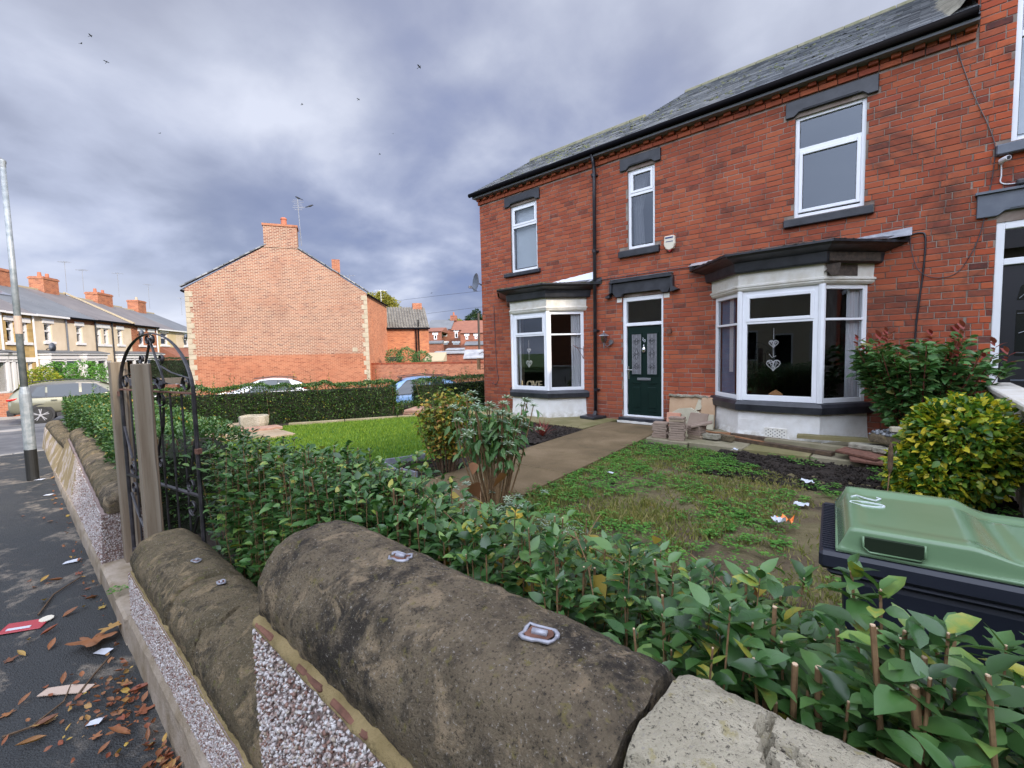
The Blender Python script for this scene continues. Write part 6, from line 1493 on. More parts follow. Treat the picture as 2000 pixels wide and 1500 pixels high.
# bushes behind that wall
def crown_leaves(name, root, blobs, n, size, mat, seed, w_=.3, shell=.75, fine=False):
    r_ = np.random.default_rng(seed); pos, dirs = [], []
    vol = np.array([b[3] * b[4] * b[5] for b in blobs]) ** (2 / 3); vol = vol / vol.sum()
    for k in range(n):
        b = blobs[r_.choice(len(blobs), p=vol)]; d = r_.normal(0, 1, 3); d /= np.linalg.norm(d); q = r_.uniform(shell, 1.0) ** .5 * (1 + .16 * noise.noise(V3(tuple(d * 2.6 + b[0]))))
        pos.append((b[0] + d[0] * b[3] * q, b[1] + d[1] * b[4] * q, b[2] + d[2] * b[5] * q)); dirs.append(d + r_.normal(0, .8, 3))
    tv, tf = leaf_t(w_, .2, .12, fine=fine)
    return scatter(name, tv, tf, np.array(pos), frames(np.array(dirs), scale=size * r_.uniform(.6, 1.35, n), roll=r_.normal(0, .7, n)), r_.uniform(0, 1, n), mat, root)
def bush(name, c, label, blobs, n, size, mat, seed, cat='bush', core=True, w_=.3, fine=False, shell=.6):
    b = T(name, c, 0, label, cat); B = [(c[0] + q[0], c[1] + q[1], c[2] + q[2], *q[3:]) for q in blobs]
    crown_leaves('foliage', b, B, n, size, mat, seed, w_, shell, fine)
    mb = MB()
    for q in B:
        for k in range(3): mb.tube([(c[0] + random.uniform(-.05, .05), c[1] + random.uniform(-.05, .05), c[2] - .05), ((c[0] + q[0]) / 2 + random.uniform(-.08, .08), (c[1] + q[1]) / 2, (c[2] + q[2]) / 2), (q[0] + random.uniform(-.4, .4) * q[3], q[1] + random.uniform(-.4, .4) * q[4], q[2] + .3 * q[5])], [.02, .014, .006], 5)
    mb.build('stems', 'twig', b, world=True, kind='stuff', fix=False); return b
def on(px, py, W, z=None): p = ray(px, py, W); return (p.x, p.y, p.z if z is None else z)
bush('shrub', on(795, 706, 31, .6), 'straggly olive shrub peeping over the brick yard wall', [(-.8, -.5, .9, .7, .5, .6), (0, 0, .9, .8, .6, .7), (.9, .6, .75, .7, .6, .55)], 2600, .11, 'leaf_sage', 21)
# tree behind the extension and the distant dark one
def tree(c, top, blobs, n, size, mat, label, seed, trunk=.25):
    t = T('tree', c, 0, label, 'tree'); B = [(c[0] + q[0], c[1] + q[1], c[2] + q[2], *q[3:]) for q in blobs]
    crown_leaves('crown', t, B, n, size, mat, seed, shell=.25)
    mb = MB(); mb.tube([c, (c[0] + .1, c[1], c[2] + top * .4), (c[0], c[1] + .1, c[2] + top * .8)], [trunk, trunk * .7, trunk * .25], 8)
    for q in B: mb.tube([(c[0], c[1], c[2] + top * .35), ((c[0] + q[0]) / 2, (c[1] + q[1]) / 2, (c[2] + top * .4 + q[2]) / 2), (q[0], q[1], q[2] + q[5] * .4)], [trunk * .5, trunk * .3, .03], 6)
    mb.build('trunk', 'twig', t, world=True, fix=False); return t
c = on(744, 600, 52, -1); tree(c, 9, [(0, 0, 7.6, 2.0, 2, 2.0), (-.7, -.6, 8.4, 1.3, 1.3, 1.5), (.9, .6, 7.9, 1.1, 1.2, 1.6), (.2, 0, 9.1, 1.1, 1.1, 1.0), (1.2, .9, 7.0, .9, 1, 1.3)], 7000, .26, 'leaf_tree_yellow', 'yellow-green tree behind the pantile roof', 31)
c = on(928, 620, 88, -1); tree(c, 9, [(0, 0, 9.6, 1.9, 1.9, 1.0), (-1.3, -1.2, 8.6, 1.2, 1.2, .8), (.9, .8, 8.7, 1.4, 1.4, .9), (.2, .1, 10.6, .9, .9, .7)], 2600, .34, 'leaf_tree_dark', 'small dark pine tree above the far red roofs', 32)
c = on(888, 628, 95, -1); tree(c, 8, [(0, 0, 9.3, 1.8, 1.8, .9)], 900, .34, 'leaf_tree_yellow', 'pale yellow treetop just showing over the far slate roof', 33, .15)
# ================================================================== far terraces on the right, beyond the yards
def far_house(px0, px1, W, pyr, pye, pyb, roofm, wallm, label, wins, gable=None, group='far brick houses behind the yards'):
    a, b = ray(px0, pye, W), ray(px1, pye, W); dv = V3((b.x - a.x, b.y - a.y, 0)); L = dv.length; an = math.atan2(dv.y, dv.x); zb = -1.2
    h = T('far_house', (a.x, a.y, zb), an, label, 'house', group); ze = a.z - zb; zr = ray((px0 + px1) / 2, pyr, W * 1.07).z - zb
    holes = [((q[0] - px0) / (px1 - px0) * L, (q[1] - px0) / (px1 - px0) * L, ray(q[0], q[3], W).z - zb, ray(q[0], q[2], W).z - zb) for q in wins]
    fr = (V3((0, 0, 0)), V3((1, 0, 0)), V3((0, -1, 0)))
    mb = MB(); face_wall(mb, fr, 0, L, 0, ze, holes, .3); mb.build('wall', wallm, h)
    mb = MB(); mb.box(.0, L, .35, .4, 0, ze); mb.build('inner_wall', 'room_dark', h)
    mb = MB(); mb.prism([(-.2, ze), (4.2, zr), (8.5, ze)], 0, L, plane='yz'); mb.build('roof', roofm, h)
    for q in holes:
        e = .09; mb = MB(); mb.fbox(fr, q[0], q[1], q[2], q[2] + e, -.2, .02); mb.fbox(fr, q[0], q[1], q[3] - e, q[3], -.2, .02); mb.fbox(fr, q[0], q[0] + e, q[2] + e, q[3] - e, -.2, .02); mb.fbox(fr, q[1] - e, q[1], q[2] + e, q[3] - e, -.2, .02)
        mb.fbox(fr, q[0] - .15, q[1] + .15, q[3] + .001, q[3] + .25, -.02, .05); mb.fbox(fr, q[0] + e, q[1] - e, (q[2] + q[3]) / 2 + .2, (q[2] + q[3]) / 2 + .27, -.15, -.02)
        wn = mb.build('window', 'far_white', h); mb = MB(); mb.fbox(fr, q[0] + e, q[1] - e, q[2] + e, q[3] - e, -.16, -.12); mb.build('pane', 'glass_car', wn)
    return h, L, ze, zr
h1, L1, ze1, zr1 = far_house(832, 881, 62, 625, 644, 690, 'roof_slate_blue', 'far_brick', 'distant brick house with slate roof and white bay casement', [(863, 873, 647, 657), (862, 874, 670, 673)])
mb = MB(); mb.box(L1 - .55, L1 + .35, 3.6, 4.6, zr1 - .2, zr1 + .55); c_ = mb.build('chimney', 'far_brick', h1); mb = MB(); mb.lathe((L1 - .1, 4.1, 0), [(.14, zr1 + .55), (.11, zr1 + 1.05)], 8); mb.build('chimney_pot', 'terracotta', c_)
h2, L2, _, _ = far_house(881, 945, 62, 626.5, 645, 690, 'roof_red', 'far_brick', 'distant brick house with red tiled roof beside the slate one', [(888, 894, 648, 660), (884, 896, 670, 673)])
h3, _, _, _ = far_house(828, 862, 56, 640, 648, 690, 'roof_red', 'far_brick', 'distant brick rear wing with one white window and lean-to', [(847, 853, 654, 663)])
far_house(899, 950, 55, 634, 651, 690, 'roof_red', 'far_brick', 'distant gabled brick wing with two white windows', [(909, 914, 656, 663), (927, 932, 656, 662), (915, 926, 678, 681)])
def lean(px0, px1, py0, py1, W, label, mat='roof_slate_blue', name='outbuilding', dz=1.8):
    a, b = ray(px0, py1, W), ray(px1, py1, W); dv = V3((b.x - a.x, b.y - a.y, 0)); L = dv.length; t_ = ray(px0, py0, W * 1.04).z; zb = -1.4
    h = T(name, (a.x, a.y, zb), math.atan2(dv.y, dv.x), label, 'shed'); z1, z2 = a.z - zb, t_ - zb
    mb = MB(); mb.box(.05, L - .05, .05, dz - .05, 0, z1 - .02); mb.build('wall', 'far_brick', h)
    mb = MB(); mb.prism([(-.1, z1 - .03), (-.1, z1 + .05), (dz, max(z2, z1 + .1)), (dz, z1 - .03)], 0, L, plane='yz'); mb.build('roof', mat, h); return h
lean(830, 863, 666, 671, 54, 'distant lean-to with grey tiled roof, lower left of the far houses')
lean(907, 950, 667, 674, 53, 'distant lean-to with dark slate roof, lower right of the far houses')
lean(845, 909, 686, 691, 40, 'corrugated shed roof with white boards just over the yard wall', 'corrugated'); lean(870, 905, 680, 684, 46, 'small pale flat-roofed yard shed behind the corrugated one', 'corrugated')
h = lean(905, 950, 683, 700, 36, 'brick yard shed with sloping pale tile verge near the corner', 'corrugated'); lean(828, 866, 689, 706, 34, 'brick yard shed with a pale gable verge beside the extension', 'verge_tan')
p = ray(935, 640, 44); mb = MB(); mb.tube([(p.x, p.y, -1), (p.x, p.y, ray(935, 612, 44).z)], .11, 6); tag(mb.build('telegraph_pole', 'bare_wood', None, loc=(p.x, p.y, -1)), 'brown telegraph pole beside the corner of the red house', 'pole')
mb = MB(); g_ = lambda px, py, W: ray(px, py, W)
for q in ([(770, 588, 60), (860, 577, 50), (960, 566, 40)], [(830, 613, 60), (960, 597, 44)]): mb.tube([g_(*k) for k in q], .018, 4)
tag(mb.build('overhead_wire', 'wire', None), 'thin overhead wires slanting across the sky towards the red house', 'wire')
# ================================================================== terrace across the road on the left
tang = math.atan2(.59592, -.80305); TP = V3((-37.2, -.27, -.85))
def th(s0, s1, label, wall, eave, rdg, roofm, wins, bays=(), doors=(), band=None, chims=(), pipe=None, extra=None, fascia='far_white', dishes=(), skyl=None):
    base = TP + V3((-.80305, .59592, 0)) * s0; h = T('terraced_house', tuple(base), tang, label, 'house', 'terrace across the road'); L = s1 - s0; Z = .85
    fr = (V3((0, 0, 0)), V3((1, 0, 0)), V3((0, -1, 0))); W = [(a - s0, b - s0, c + Z, d + Z) for a, b, c, d in wins]; D = [(a - s0, b - s0, 0.1, 1.75 + Z) for a, b in doors]
    Bh = [(a - s0 + .15, b - s0 - .15, .9, 2.05 + Z) for a, b in bays]
    mb = MB(); face_wall(mb, fr, 0, L - .004, -.3, eave + Z - (.36 if band else 0), W + D + Bh, .3); mb.build('wall', wall, h)
    if band: mb = MB(); mb.fbox(fr, 0, L - .004, eave + Z - .36, eave + Z, -.3, .02); mb.build('brick_band', band, h)
    mb = MB(); mb.box(.0, L, .9, .95, 0, eave + Z); mb.build('room_wall', 'room_dark', h)
    mb = MB(); mb.prism([(-.22, eave + Z - .02), (4.3, rdg + Z), (9.0, eave + Z), (9.0, eave + Z - .1), (-.22, eave + Z - .1)], 0, L, plane='yz'); rf = mb.build('roof', roofm, h)
    mb = MB(); mb.box(0, L, 4.2, 4.42, rdg + Z - .06, rdg + Z + .06); mb.build('ridge', 'verge_tan', h)
    mb = MB(); mb.box(0, L, -.30, -.21, eave + Z - .12, eave + Z - .01); mb.build('gutter', fascia, h)
    for q in W:
        e = .09; mb = MB(); mb.fbox(fr, q[0], q[1], q[2], q[2] + e, -.22, -.08); mb.fbox(fr, q[0], q[1], q[3] - e, q[3], -.22, -.08); mb.fbox(fr, q[0], q[0] + e, q[2] + e, q[3] - e, -.22, -.08); mb.fbox(fr, q[1] - e, q[1], q[2] + e, q[3] - e, -.22, -.08)
        mb.fbox(fr, q[0] + e, q[1] - e, q[3] - .52, q[3] - .43, -.2, -.09)
        wn = mb.build('window', 'far_white', h); mb = MB(); mb.fbox(fr, q[0] + e, q[1] - e, q[2] + e, q[3] - e, -.19, -.17); mb.build('pane', 'glass', wn)
        mb = MB(); mb.fbox(fr, q[0] - .14, q[1] + .14, q[3] + .001, q[3] + .27, -.1, .05); mb.build('lintel', 'far_white', wn); mb = MB(); mb.fbox(fr, q[0] - .14, q[1] + .14, q[2] - .15, q[2], -.1, .09); mb.build('sill', 'far_white', wn)
        mb = MB(); mb.fbox(fr, q[0] + .12, q[0] + .30, q[2] + .12, q[3] - .1, -.34, -.32); mb.build('curtain', 'curtain_white', wn)
    for q in D:
        mb = MB(); mb.fbox(fr, q[0], q[0] + .09, q[2], q[3], -.2, -.06); mb.fbox(fr, q[1] - .09, q[1], q[2], q[3], -.2, -.06); mb.fbox(fr, q[0] + .09, q[1] - .09, q[3] - .09, q[3], -.2, -.06); mb.fbox(fr, q[0] + .09, q[1] - .09, q[3] - .62, q[3] - .52, -.2, -.06); dfm = mb.build('door_frame', 'far_white', h)
        mb = MB(); mb.fbox(fr, q[0] + .09, q[1] - .09, q[2], q[3] - .62, -.18, -.12); mb.build('door', 'far_white', dfm); mb = MB(); mb.fbox(fr, q[0] + .09, q[1] - .09, q[3] - .52, q[3] - .09, -.18, -.15); mb.build('pane', 'glass', dfm)
    for (a, b) in bays:
        a, b = a - s0, b - s0; mb = MB(); mb.box(a, b, -.62, -.002, -.2, .95); bb = mb.build('bay', 'far_white' if wall != 'stone_ochre' else wall, h)
        mb = MB(); n_ = 3; e = .11
        for i in range(n_): x = a + (b - a) * i / (n_ - 1); mb.box(x - .09 if i else x, x + .09 if i < n_ - 1 else x, -.64, -.50, .95, 2.10 + Z - .1)
        mb.box(a, b, -.64, -.50, .952, 1.04); mb.box(a, b, -.64, -.5, 2.62, 2.70); mb.box(a + .001, a + .09, -.5, -.05, .952, 2.75); mb.box(b - .09, b - .001, -.5, -.05, .952, 2.75); mb.build('bay_frame', 'far_white', bb)
        mb = MB(); mb.box(a + .05, b - .05, -.56, -.54, 1.04, 2.75); mb.build('pane', 'glass', bb)
        mb = MB(); mb.box(a - .03, b + .03, -.68, -.002, 2.76, 3.02); mb.box(a - .12, b + .12, -.78, -.002, 3.021, 3.10); mb.build('bay_cornice', 'far_white', bb); mb = MB(); mb.prism([(-.80, 3.101), (-.80, 3.14), (-.001, 3.32), (-.001, 3.101)], a - .14, b + .14, plane='yz'); mb.build('bay_roof', 'roof_slate_blue', bb)
    for (a, b, zt_, pots) in chims:
        a, b = a - s0, b - s0; mb = MB(); mb.box(a, b, 3.85, 4.75, rdg + Z - .5, zt_ + Z); mb.box(a - .05, b + .05, 3.8, 4.8, zt_ + Z - .18, zt_ + Z - .06); cm = mb.build('chimney', 'terrace_brick', h)
        for k in range(pots): mb = MB(); x = a + (b - a) * (k + .5) / pots; mb.lathe((x, 4.3, 0), [(.13, zt_ + Z), (.10, zt_ + Z + .34)], 8); mb.build('chimney_pot', 'terracotta' if pots == 2 else 'quoin', cm)
    if pipe is not None:
        for (x, col) in pipe: mb = MB(); mb.tube([(x - s0, -.08, eave + Z - .1), (x - s0, -.08, 0)], .05, 6); mb.build('downpipe', col, h)
    for (s, z) in dishes:
        mb = MB(); mb.lathe((s - s0, -.35, z + Z), [(.0, .06), (.18, .03), (.30, -.04)], 14, axis='Y'); mb.tube([(s - s0, -.3, z + Z), (s - s0 + .1, 0, z + Z - .1)], .03, 5); mb.build('satellite_dish', 'grey_paint', h, smooth=True)
    if skyl: a, b, t = skyl; mb = MB(); an = math.atan2(rdg - eave, 4.5); c_ = V3((a - s0, 0, 0)); mb.obox((a - s0 + .45, 4.3 * t, eave + Z + (rdg - eave) * t + .06), ((1, 0, 0), (0, math.cos(an), math.sin(an)), (0, -math.sin(an), math.cos(an))), (.45, .6, .04)); mb.build('skylight', 'car_silver', h)
    return h
U = lambda a, b, c=3.0, d=4.13: (a, b, c, d)
th(-7, .45, 'pale yellow terraced house end at the far left edge', 'render_cream', 4.62, 7.0, 'roof_slate_far', [U(-1.2, -.3)], bays=[(-2.4, -.2)], pipe=[(.35, 'far_white')], chims=[(-.9, .25, 7.45, 2)])
th(.45, 2.58, 'narrow ochre stone terraced house with tall ground floor windows', 'stone_ochre', 4.6, 7.0, 'roof_slate_far', [U(.75, 1.3, 2.88, 4.1), U(1.72, 2.22, 2.9, 4.05), (1.0, 1.55, .1, 1.75), (1.95, 2.35, .1, 1.75)], pipe=[(2.5, 'far_white')], dishes=[(1.0, 2.25)], bays=[(-.2, .55)])
th(2.58, 5.12, 'beige terraced house with round satellite dish and skylight above', 'render_beige', 4.62, 7.0, 'roof_slate_blue', [U(3.38, 3.98)], bays=[(2.75, 5.0)], dishes=[(3.3, 2.62)], skyl=(3.4, 0, .62), pipe=[(5.08, 'grey_paint')])
th(5.12, 7.85, 'beige terraced house with orange brick band and white bay', 'render_beige', 4.65, 7.0, 'roof_slate_blue', [U(6.05, 6.62)], bays=[(5.75, 7.75)], band='terrace_brick', chims=[(4.9, 6.7, 7.9, 3)], fascia='gutter_black', pipe=[(7.8, 'pipe_black')])
th(7.85, 9.65, 'narrow beige terraced house with two close windows over two doors', 'render_beige', 4.68, 7.0, 'roof_slate_far', [U(8.05, 8.5, 2.95), U(8.75, 9.3, 2.95)], doors=[(7.95, 8.55), (8.85, 9.45)], band='terrace_brick', fascia='gutter_black', pipe=[(9.6, 'pipe_black')])
th(9.65, 12.0, 'beige terraced house between the dark downpipe and the red brick one', 'render_beige', 4.68, 7.0, 'roof_slate_far', [U(10.3, 10.9, 2.98)], bays=[(9.85, 12.2)], band='terrace_brick', chims=[(9.4, 10.8, 7.95, 2)], fascia='gutter_black')
th(12.0, 15.55, 'orange brick terraced house with black satellite dish by its window', 'terrace_brick', 4.62, 6.85, 'roof_slate_far', [U(13.0, 13.7, 3.0), U(14.4, 15.1, 3.0)], bays=[(12.6, 15.0)], dishes=[(12.7, 3.95)], fascia='gutter_black', pipe=[(15.5, 'far_white')])
th(15.55, 18.8, 'cream terraced house with red tiled porch roof below', 'render_cream', 4.5, 6.7, 'roof_slate_far', [U(16.2, 17.4, 3.1, 4.2)], chims=[(15.0, 16.9, 7.6, 2)], doors=[(17.2, 18.2)])
hh = th(18.8, 24, 'last cream terraced house before the gable, grey slate roof', 'render_beige', 4.5, 6.6, 'roof_slate_blue', [U(20.3, 21.3, 3.1, 4.2), (22, 23, .2, 1.7)], dishes=[(19.9, 3.95)], chims=[(20.6, 21.9, 7.6, 1)])
mb = MB(); mb.prism([(-1.9, 2.5), (-.02, 3.75), (-.02, 2.5)], 15.9 - 18.8, 2.6, plane='yz'); mb.build('porch_roof', 'roof_red', hh)
# party-wall verges
for s in (5.9 + 1.05, 12.0): pass
mb = MB(); base = TP
vb = T('roof_verge', tuple(TP + V3((-.80305, .59592, 0)) * 12.0), tang, 'pale stone verge stepping down between slate roofs of the terrace', 'verge'); mb.prism([(-.25, 5.5), (4.3, 7.95), (4.3, 8.02), (-.25, 5.62)], -.12, .12, plane='yz'); mb.build('verge_stone', 'verge_tan', vb)
for (px, py, W, h_, lab) in ((130, 560, 34, 2.3, 'tallest tv aerial left of the large terrace chimney'), (163, 560, 34, 1.7, 'tv aerial behind the large terrace chimney'), (232, 570, 38, 2.0, 'white tv aerial right of the second terrace chimney'), (292, 595, 42, 2.3, 'thin tv aerial left of the third terrace chimney'), (355, 608, 46, 1.8, 'tv aerial near the left eave of the gable house')):
    p = ray(px, py, W); aerial((p.x, p.y, p.z - .4), h_, 1.0 + W, lab, n=4, boom=.8)
# garden wall, dark hedge and bins in front of the terrace end
p0, p1 = ray(296, 741, 33), ray(378, 741, 35); mb = MB(); mb.box(0, (p1 - p0).length, 0, .25, 0, 1.2); o = mb.build('garden_wall', 'flag_brown', None); o.location = (p0.x, p0.y, p0.z - 1.15); o.rotation_euler = (0, 0, math.atan2(p1.y - p0.y, p1.x - p0.x)); tag(o, 'low brown garden wall in front of the far dark hedge', 'wall')
p0 = ray(318, 753, 30); mb = MB(); mb.box(0, .9, 0, .3, 0, .9); o = mb.build('brick_pier', 'terrace_brick', None); o.location = (p0.x, p0.y, p0.z - .85); o.rotation_euler = (0, 0, .8); tag(o, 'stubby orange brick pier in front of the low brown wall', 'pier')
c = on(340, 738, 37, -.85); dh = T('dark_hedge', c, 0, 'tall dark hedge in front of the red tiled porch roof', 'hedge'); d_ = (ray(375, 700, 37) - ray(305, 700, 37)); d_.z = 0
hedge(dh, [(c[0] - d_.x * .5, c[1] - d_.y * .5), (c[0] + d_.x * .6, c[1] + d_.y * .6)], .6, -.85, 1.85, 3500, .10, 'leaf_tree_dark', 44)
bush('bush', on(85, 745, 25, -.85), 'bright lime yellow bush in front of the beige terraced house', [(-.5, 0, 1.5, .9, .8, .8), (.2, .2, 1.1, .8, .7, .9), (-1.2, -.4, .9, .6, .6, .9)], 3200, .12, 'leaf_bush_lime', 51)
bush('bush', on(140, 745, 26.5, -.85), 'broad green domed bush behind the olive car', [(-.6, -.5, 1.7, 1.2, 1, .9), (.6, .5, 1.75, 1.3, 1, .85), (1.4, 1.2, 1.4, .8, .8, .95), (0, 0, .9, 1.6, 1.2, .8)], 5500, .12, 'leaf_weed', 52)
bush('bush', on(200, 750, 24, -.85), 'low cream flecked bush at the bonnet of the olive car', [(-.6, -.4, .75, .8, .7, .5), (.5, .5, .7, .8, .7, .45)], 1600, .10, 'leaf_euonymus', 53)
p0, p1 = ray(-40, 742, 25.5), ray(58, 742, 27); L_ = V3((p1.x - p0.x, p1.y - p0.y)).length; fe = T('board_fence', (p0.x, p0.y, -.85), math.atan2(p1.y - p0.y, p1.x - p0.x), 'grey board fence in front of the ochre house', 'fence')
bo = None
for i in range(int(L_ / .15)):
    mt = Matrix.Translation((i * .15, random.uniform(-.01, .01), 0))
    if bo is None: m2 = MB(); m2.box(0, .13, 0, .02, 0, 1.58); bo = m2.build('board', 'fence_grey', fe); bo.matrix_local = mt
    else: inst(bo, fe, mt)
mb = MB(); mb.box(0, L_, .03, .07, 1.2, 1.3); mb.build('rail', 'fence_grey', fe)
p0 = ray(-30, 790, 20.5); mb = MB(); mb.box(0, 3.6, 0, .3, 0, 1.15); o = mb.build('brick_wall', 'terrace_brick', None); o.location = (p0.x, p0.y, -.85); o.rotation_euler = (0, 0, math.atan2(.664, .748)); p1 = ray(26, 790, 20.5); 
L_ = V3((p1.x - p0.x, p1.y - p0.y)).length; o.data.transform(Matrix.Scale(L_ / 3.6, 4, (1, 0, 0))); tag(o, 'low orange brick wall left behind the olive car', 'wall')
# ================================================================== cars
g, p, o_ = newmat('car_glass'); g.inp(p, 'Base Color', (.03, .035, .04, 1)); g.inp(p, 'Roughness', .04); g.inp(p, 'Specular IOR Level', .8)
def car(name, loc, rz, label, paint, L=4.5, H=1.65, Wd=1.84, kind='suv', cat='car'):
    c = T(name, loc, rz, label, cat); hw = Wd / 2
    # stations: x, bottom, waist z, top z, half width, roof half width   (x forward)
    if kind == 'suv': ST = [(0, .50, .92, 1.02, .80, .70), (.06, .38, .98, 1.16, .92, .74), (.28, .36, 1.0, 1.40, .97, .72), (.55, .36, 1.0, 1.56, 1, .71), (1.1, .34, .99, 1.64, 1, .72), (1.9, .34, .97, 1.66, 1, .72), (2.5, .34, .96, 1.60, 1, .72), (2.95, .34, .95, 1.40, 1, .74), (3.35, .34, .95, 1.12, 1, .80), (3.6, .34, .93, 1.02, .99, .84), (4.1, .36, .88, .95, .96, .80), (4.42, .40, .74, .80, .84, .66), (4.52, .45, .58, .64, .70, .55)]
    else: ST = [(0, .46, .88, .96, .80, .70), (.08, .34, .92, 1.06, .92, .72), (.40, .32, .93, 1.28, .97, .68), (.9, .30, .92, 1.42, 1, .69), (1.6, .30, .90, 1.47, 1, .70), (2.2, .30, .88, 1.42, 1, .70), (2.7, .30, .87, 1.20, 1, .74), (3.1, .30, .86, .98, 1, .82), (3.7, .32, .80, .86, .96, .80), (4.1, .36, .66, .72, .84, .66), (4.2, .42, .52, .58, .70, .55)]
    k = L / ST[-1][0]; kh = H / max(q[3] for q in ST); ST = [(a * k, b * kh, w_ * kh, t * kh, h * hw, r_ * hw) for a, b, w_, t, h, r_ in ST]
    def ring(q): x, b, w_, t, h, r_ = q; return [(x, h * .86, b), (x, h * .97, b + .12), (x, h, (b + w_) / 2), (x, h * .975, w_), (x, r_, t - .07), (x, r_ * .82, t - .01), (x, 0, t + .005)]
    vs = []; n = 13
    for q in ST: r_ = ring(q); vs += r_ + [(x, -y, z) for x, y, z in reversed(r_[:-1])]
    fs = [(i * n + j, i * n + j + 1, (i + 1) * n + j + 1, (i + 1) * n + j) for i in range(len(ST) - 1) for j in range(n - 1)] + [(i * n + n - 1, i * n, (i + 1) * n, (i + 1) * n + n - 1) for i in range(len(ST) - 1)]
    fs += [tuple(range(n))[::-1], tuple(range((len(ST) - 1) * n, len(ST) * n))]
    mb = MB(); mb.add(vs, fs, .5); b = mb.build('body', paint, c, smooth=True)
    md = b.modifiers.new('s', 'SUBSURF'); md.levels = md.render_levels = 2
    def side(x, t, s, o=.012):
        for a, q in zip(ST[:-1], ST[1:]):
            if a[0] <= x <= q[0]: f = (x - a[0]) / (q[0] - a[0]); r_ = [a[i] + (q[i] - a[i]) * f for i in range(6)]; break
        y = r_[4] * .975 + (r_[5] - r_[4] * .975) * t; z = r_[2] + (r_[3] - .07 - r_[2]) * t; return (x, s * (y + o), z)
    sx = k
    for s in (-1, 1):
        gl = [[(.62, .18), (1.02, .10), (1.02, .86), (.80, .84), (.70, .5)], [(1.08, .10), (1.95, .08), (1.95, .92), (1.08, .88)], [(2.03, .08), (2.98, .08), (2.95, .30), (2.45, .92), (2.03, .92)]] if kind == 'suv' else [[(.75, .1), (1.30, .08), (1.30, .88), (.98, .84)], [(1.36, .08), (2.55, .06), (2.35, .60), (2.05, .92), (1.36, .90)]]
        allp = [(.52, .06), (3.12, .04), (2.52, 1.0), (.62, 1.0)] if kind == 'suv' else [(.62, .04), (2.75, .02), (2.1, 1.0), (.9, 1.0)]
        mb = MB(); pts = []
        for i in range(4):
            a, q = allp[i], allp[(i + 1) % 4]
            for j in range(6): pts.append(side((a[0] + (q[0] - a[0]) * j / 6) * sx, a[1] + (q[1] - a[1]) * j / 6, s, .004))
        cen = tuple(sum(p[i] for p in pts) / len(pts) for i in range(3)); mb.add(pts + [cen], [(i, (i + 1) % len(pts), len(pts)) for i in range(len(pts))], .5); tr = mb.build('window_trim', 'car_dark', c, fix=False)
        for g_ in gl:
            pts = []
            for i in range(len(g_)):
                a, q = g_[i], g_[(i + 1) % len(g_)]
                for j in range(4): pts.append(side((a[0] + (q[0] - a[0]) * j / 4) * sx, a[1] + (q[1] - a[1]) * j / 4, s, .012))
            cen = tuple(sum(p[i] for p in pts) / len(pts) for i in range(3)); mb = MB(); mb.add(pts + [cen], [(i, (i + 1) % len(pts), len(pts)) for i in range(len(pts))], .5); mb.build('side_window', 'car_glass', tr, fix=False)
        for x in (.86 * k, (3.62 if kind == 'suv' else 3.38) * k):
            R_ = .35 if kind == 'suv' else .31
            mb = MB(); mb.lathe((x, s * (hw - .03), R_ + .03), [(R_ + .07, -.02), (R_ + .07, .035)], 24, axis='Y'); mb.build('wheel_arch', 'car_trim', c)
            wh = MB(); wh.lathe((x, s * (hw - .10), R_), [(R_ - .10, -.11), (R_ - .02, -.11), (R_, -.08), (R_, .10), (R_ - .03, .135), (R_ - .10, .135)], 24, axis='Y'); w_ = wh.build('wheel', 'tyre', c, smooth=False)
            rm = MB(); y0_, y1_ = (s * (hw - .10) + s * .125), (s * (hw - .10) + s * .15)
            rm.lathe((x, 0, R_), [(R_ - .105, y0_ - s * .05), (R_ - .105, y0_)], 20, axis='Y', mi=1); rm.lathe((x, 0, R_), [(.06, y0_), (.055, y1_)], 12, axis='Y')
            for a in range(5):
                an = a * 2 * math.pi / 5 + .3
                for da in (-.14, .14): rm.tube([(x + .05 * math.cos(an), y1_ - s * .012, R_ + .05 * math.sin(an)), (x + (R_ - .10) * math.cos(an + da), y1_ - s * .02, R_ + (R_ - .10) * math.sin(an + da))], .018, 4)
            o_ = MB(); o_.lathe((x, 0, R_), [(R_ - .10, y0_ + s * .0), (R_ - .085, y0_ + s * .016)], 20, axis='Y'); rm.build('rim', ['alloy', 'car_trim'], w_); 
        mb = MB(); a = [side(x * sx, -.0, s, .006) for x in (.3, 1.5, 3.4)]
        mb = MB(); mb.obox((2.78 * sx, s * (hw + .10), (1.05 if kind == 'suv' else .95) * kh), ((1, 0, 0), (0, 1, 0), (0, 0, 1)), (.09, .11, .07)); mb.build('mirror', paint, c, bev=.03)
        mb = MB(); mb.box(.86 * k + .46, 3.2 * k, s * (hw - .01) - .02, s * (hw - .01) + .02, .26, .42); mb.build('side_skirt', 'car_trim', c)
        zl = .98 * kh
        mb = MB(); mb.obox((.16, s * hw * .84, zl + .02), ((1, .12 * -s, .12), (0, 1, 0), (0, 0, 1)), (.15, .07, .045)); mb.build('tail_lamp', 'lamp_red', c, bev=.02)
        mb = MB(); mb.obox((L - .42, s * hw * .80, .78 * kh), ((1, .3 * -s, -.2), (0, 1, 0), (0, 0, 1)), (.22, .12, .07)); mb.build('headlight', 'lamp_clear', c, bev=.02)
        for hx in ((1.25, 2.15) if kind == 'suv' else (1.5,)): mb = MB(); q = side(hx * sx, -.12, s, .02); mb.obox(q, ((1, 0, 0), (0, 1, 0), (0, 0, 1)), (.09, .015, .018)); mb.build('door_handle', paint, c)
    # windscreen, rear window
    iw = [i for i, q in enumerate(ST)]; 
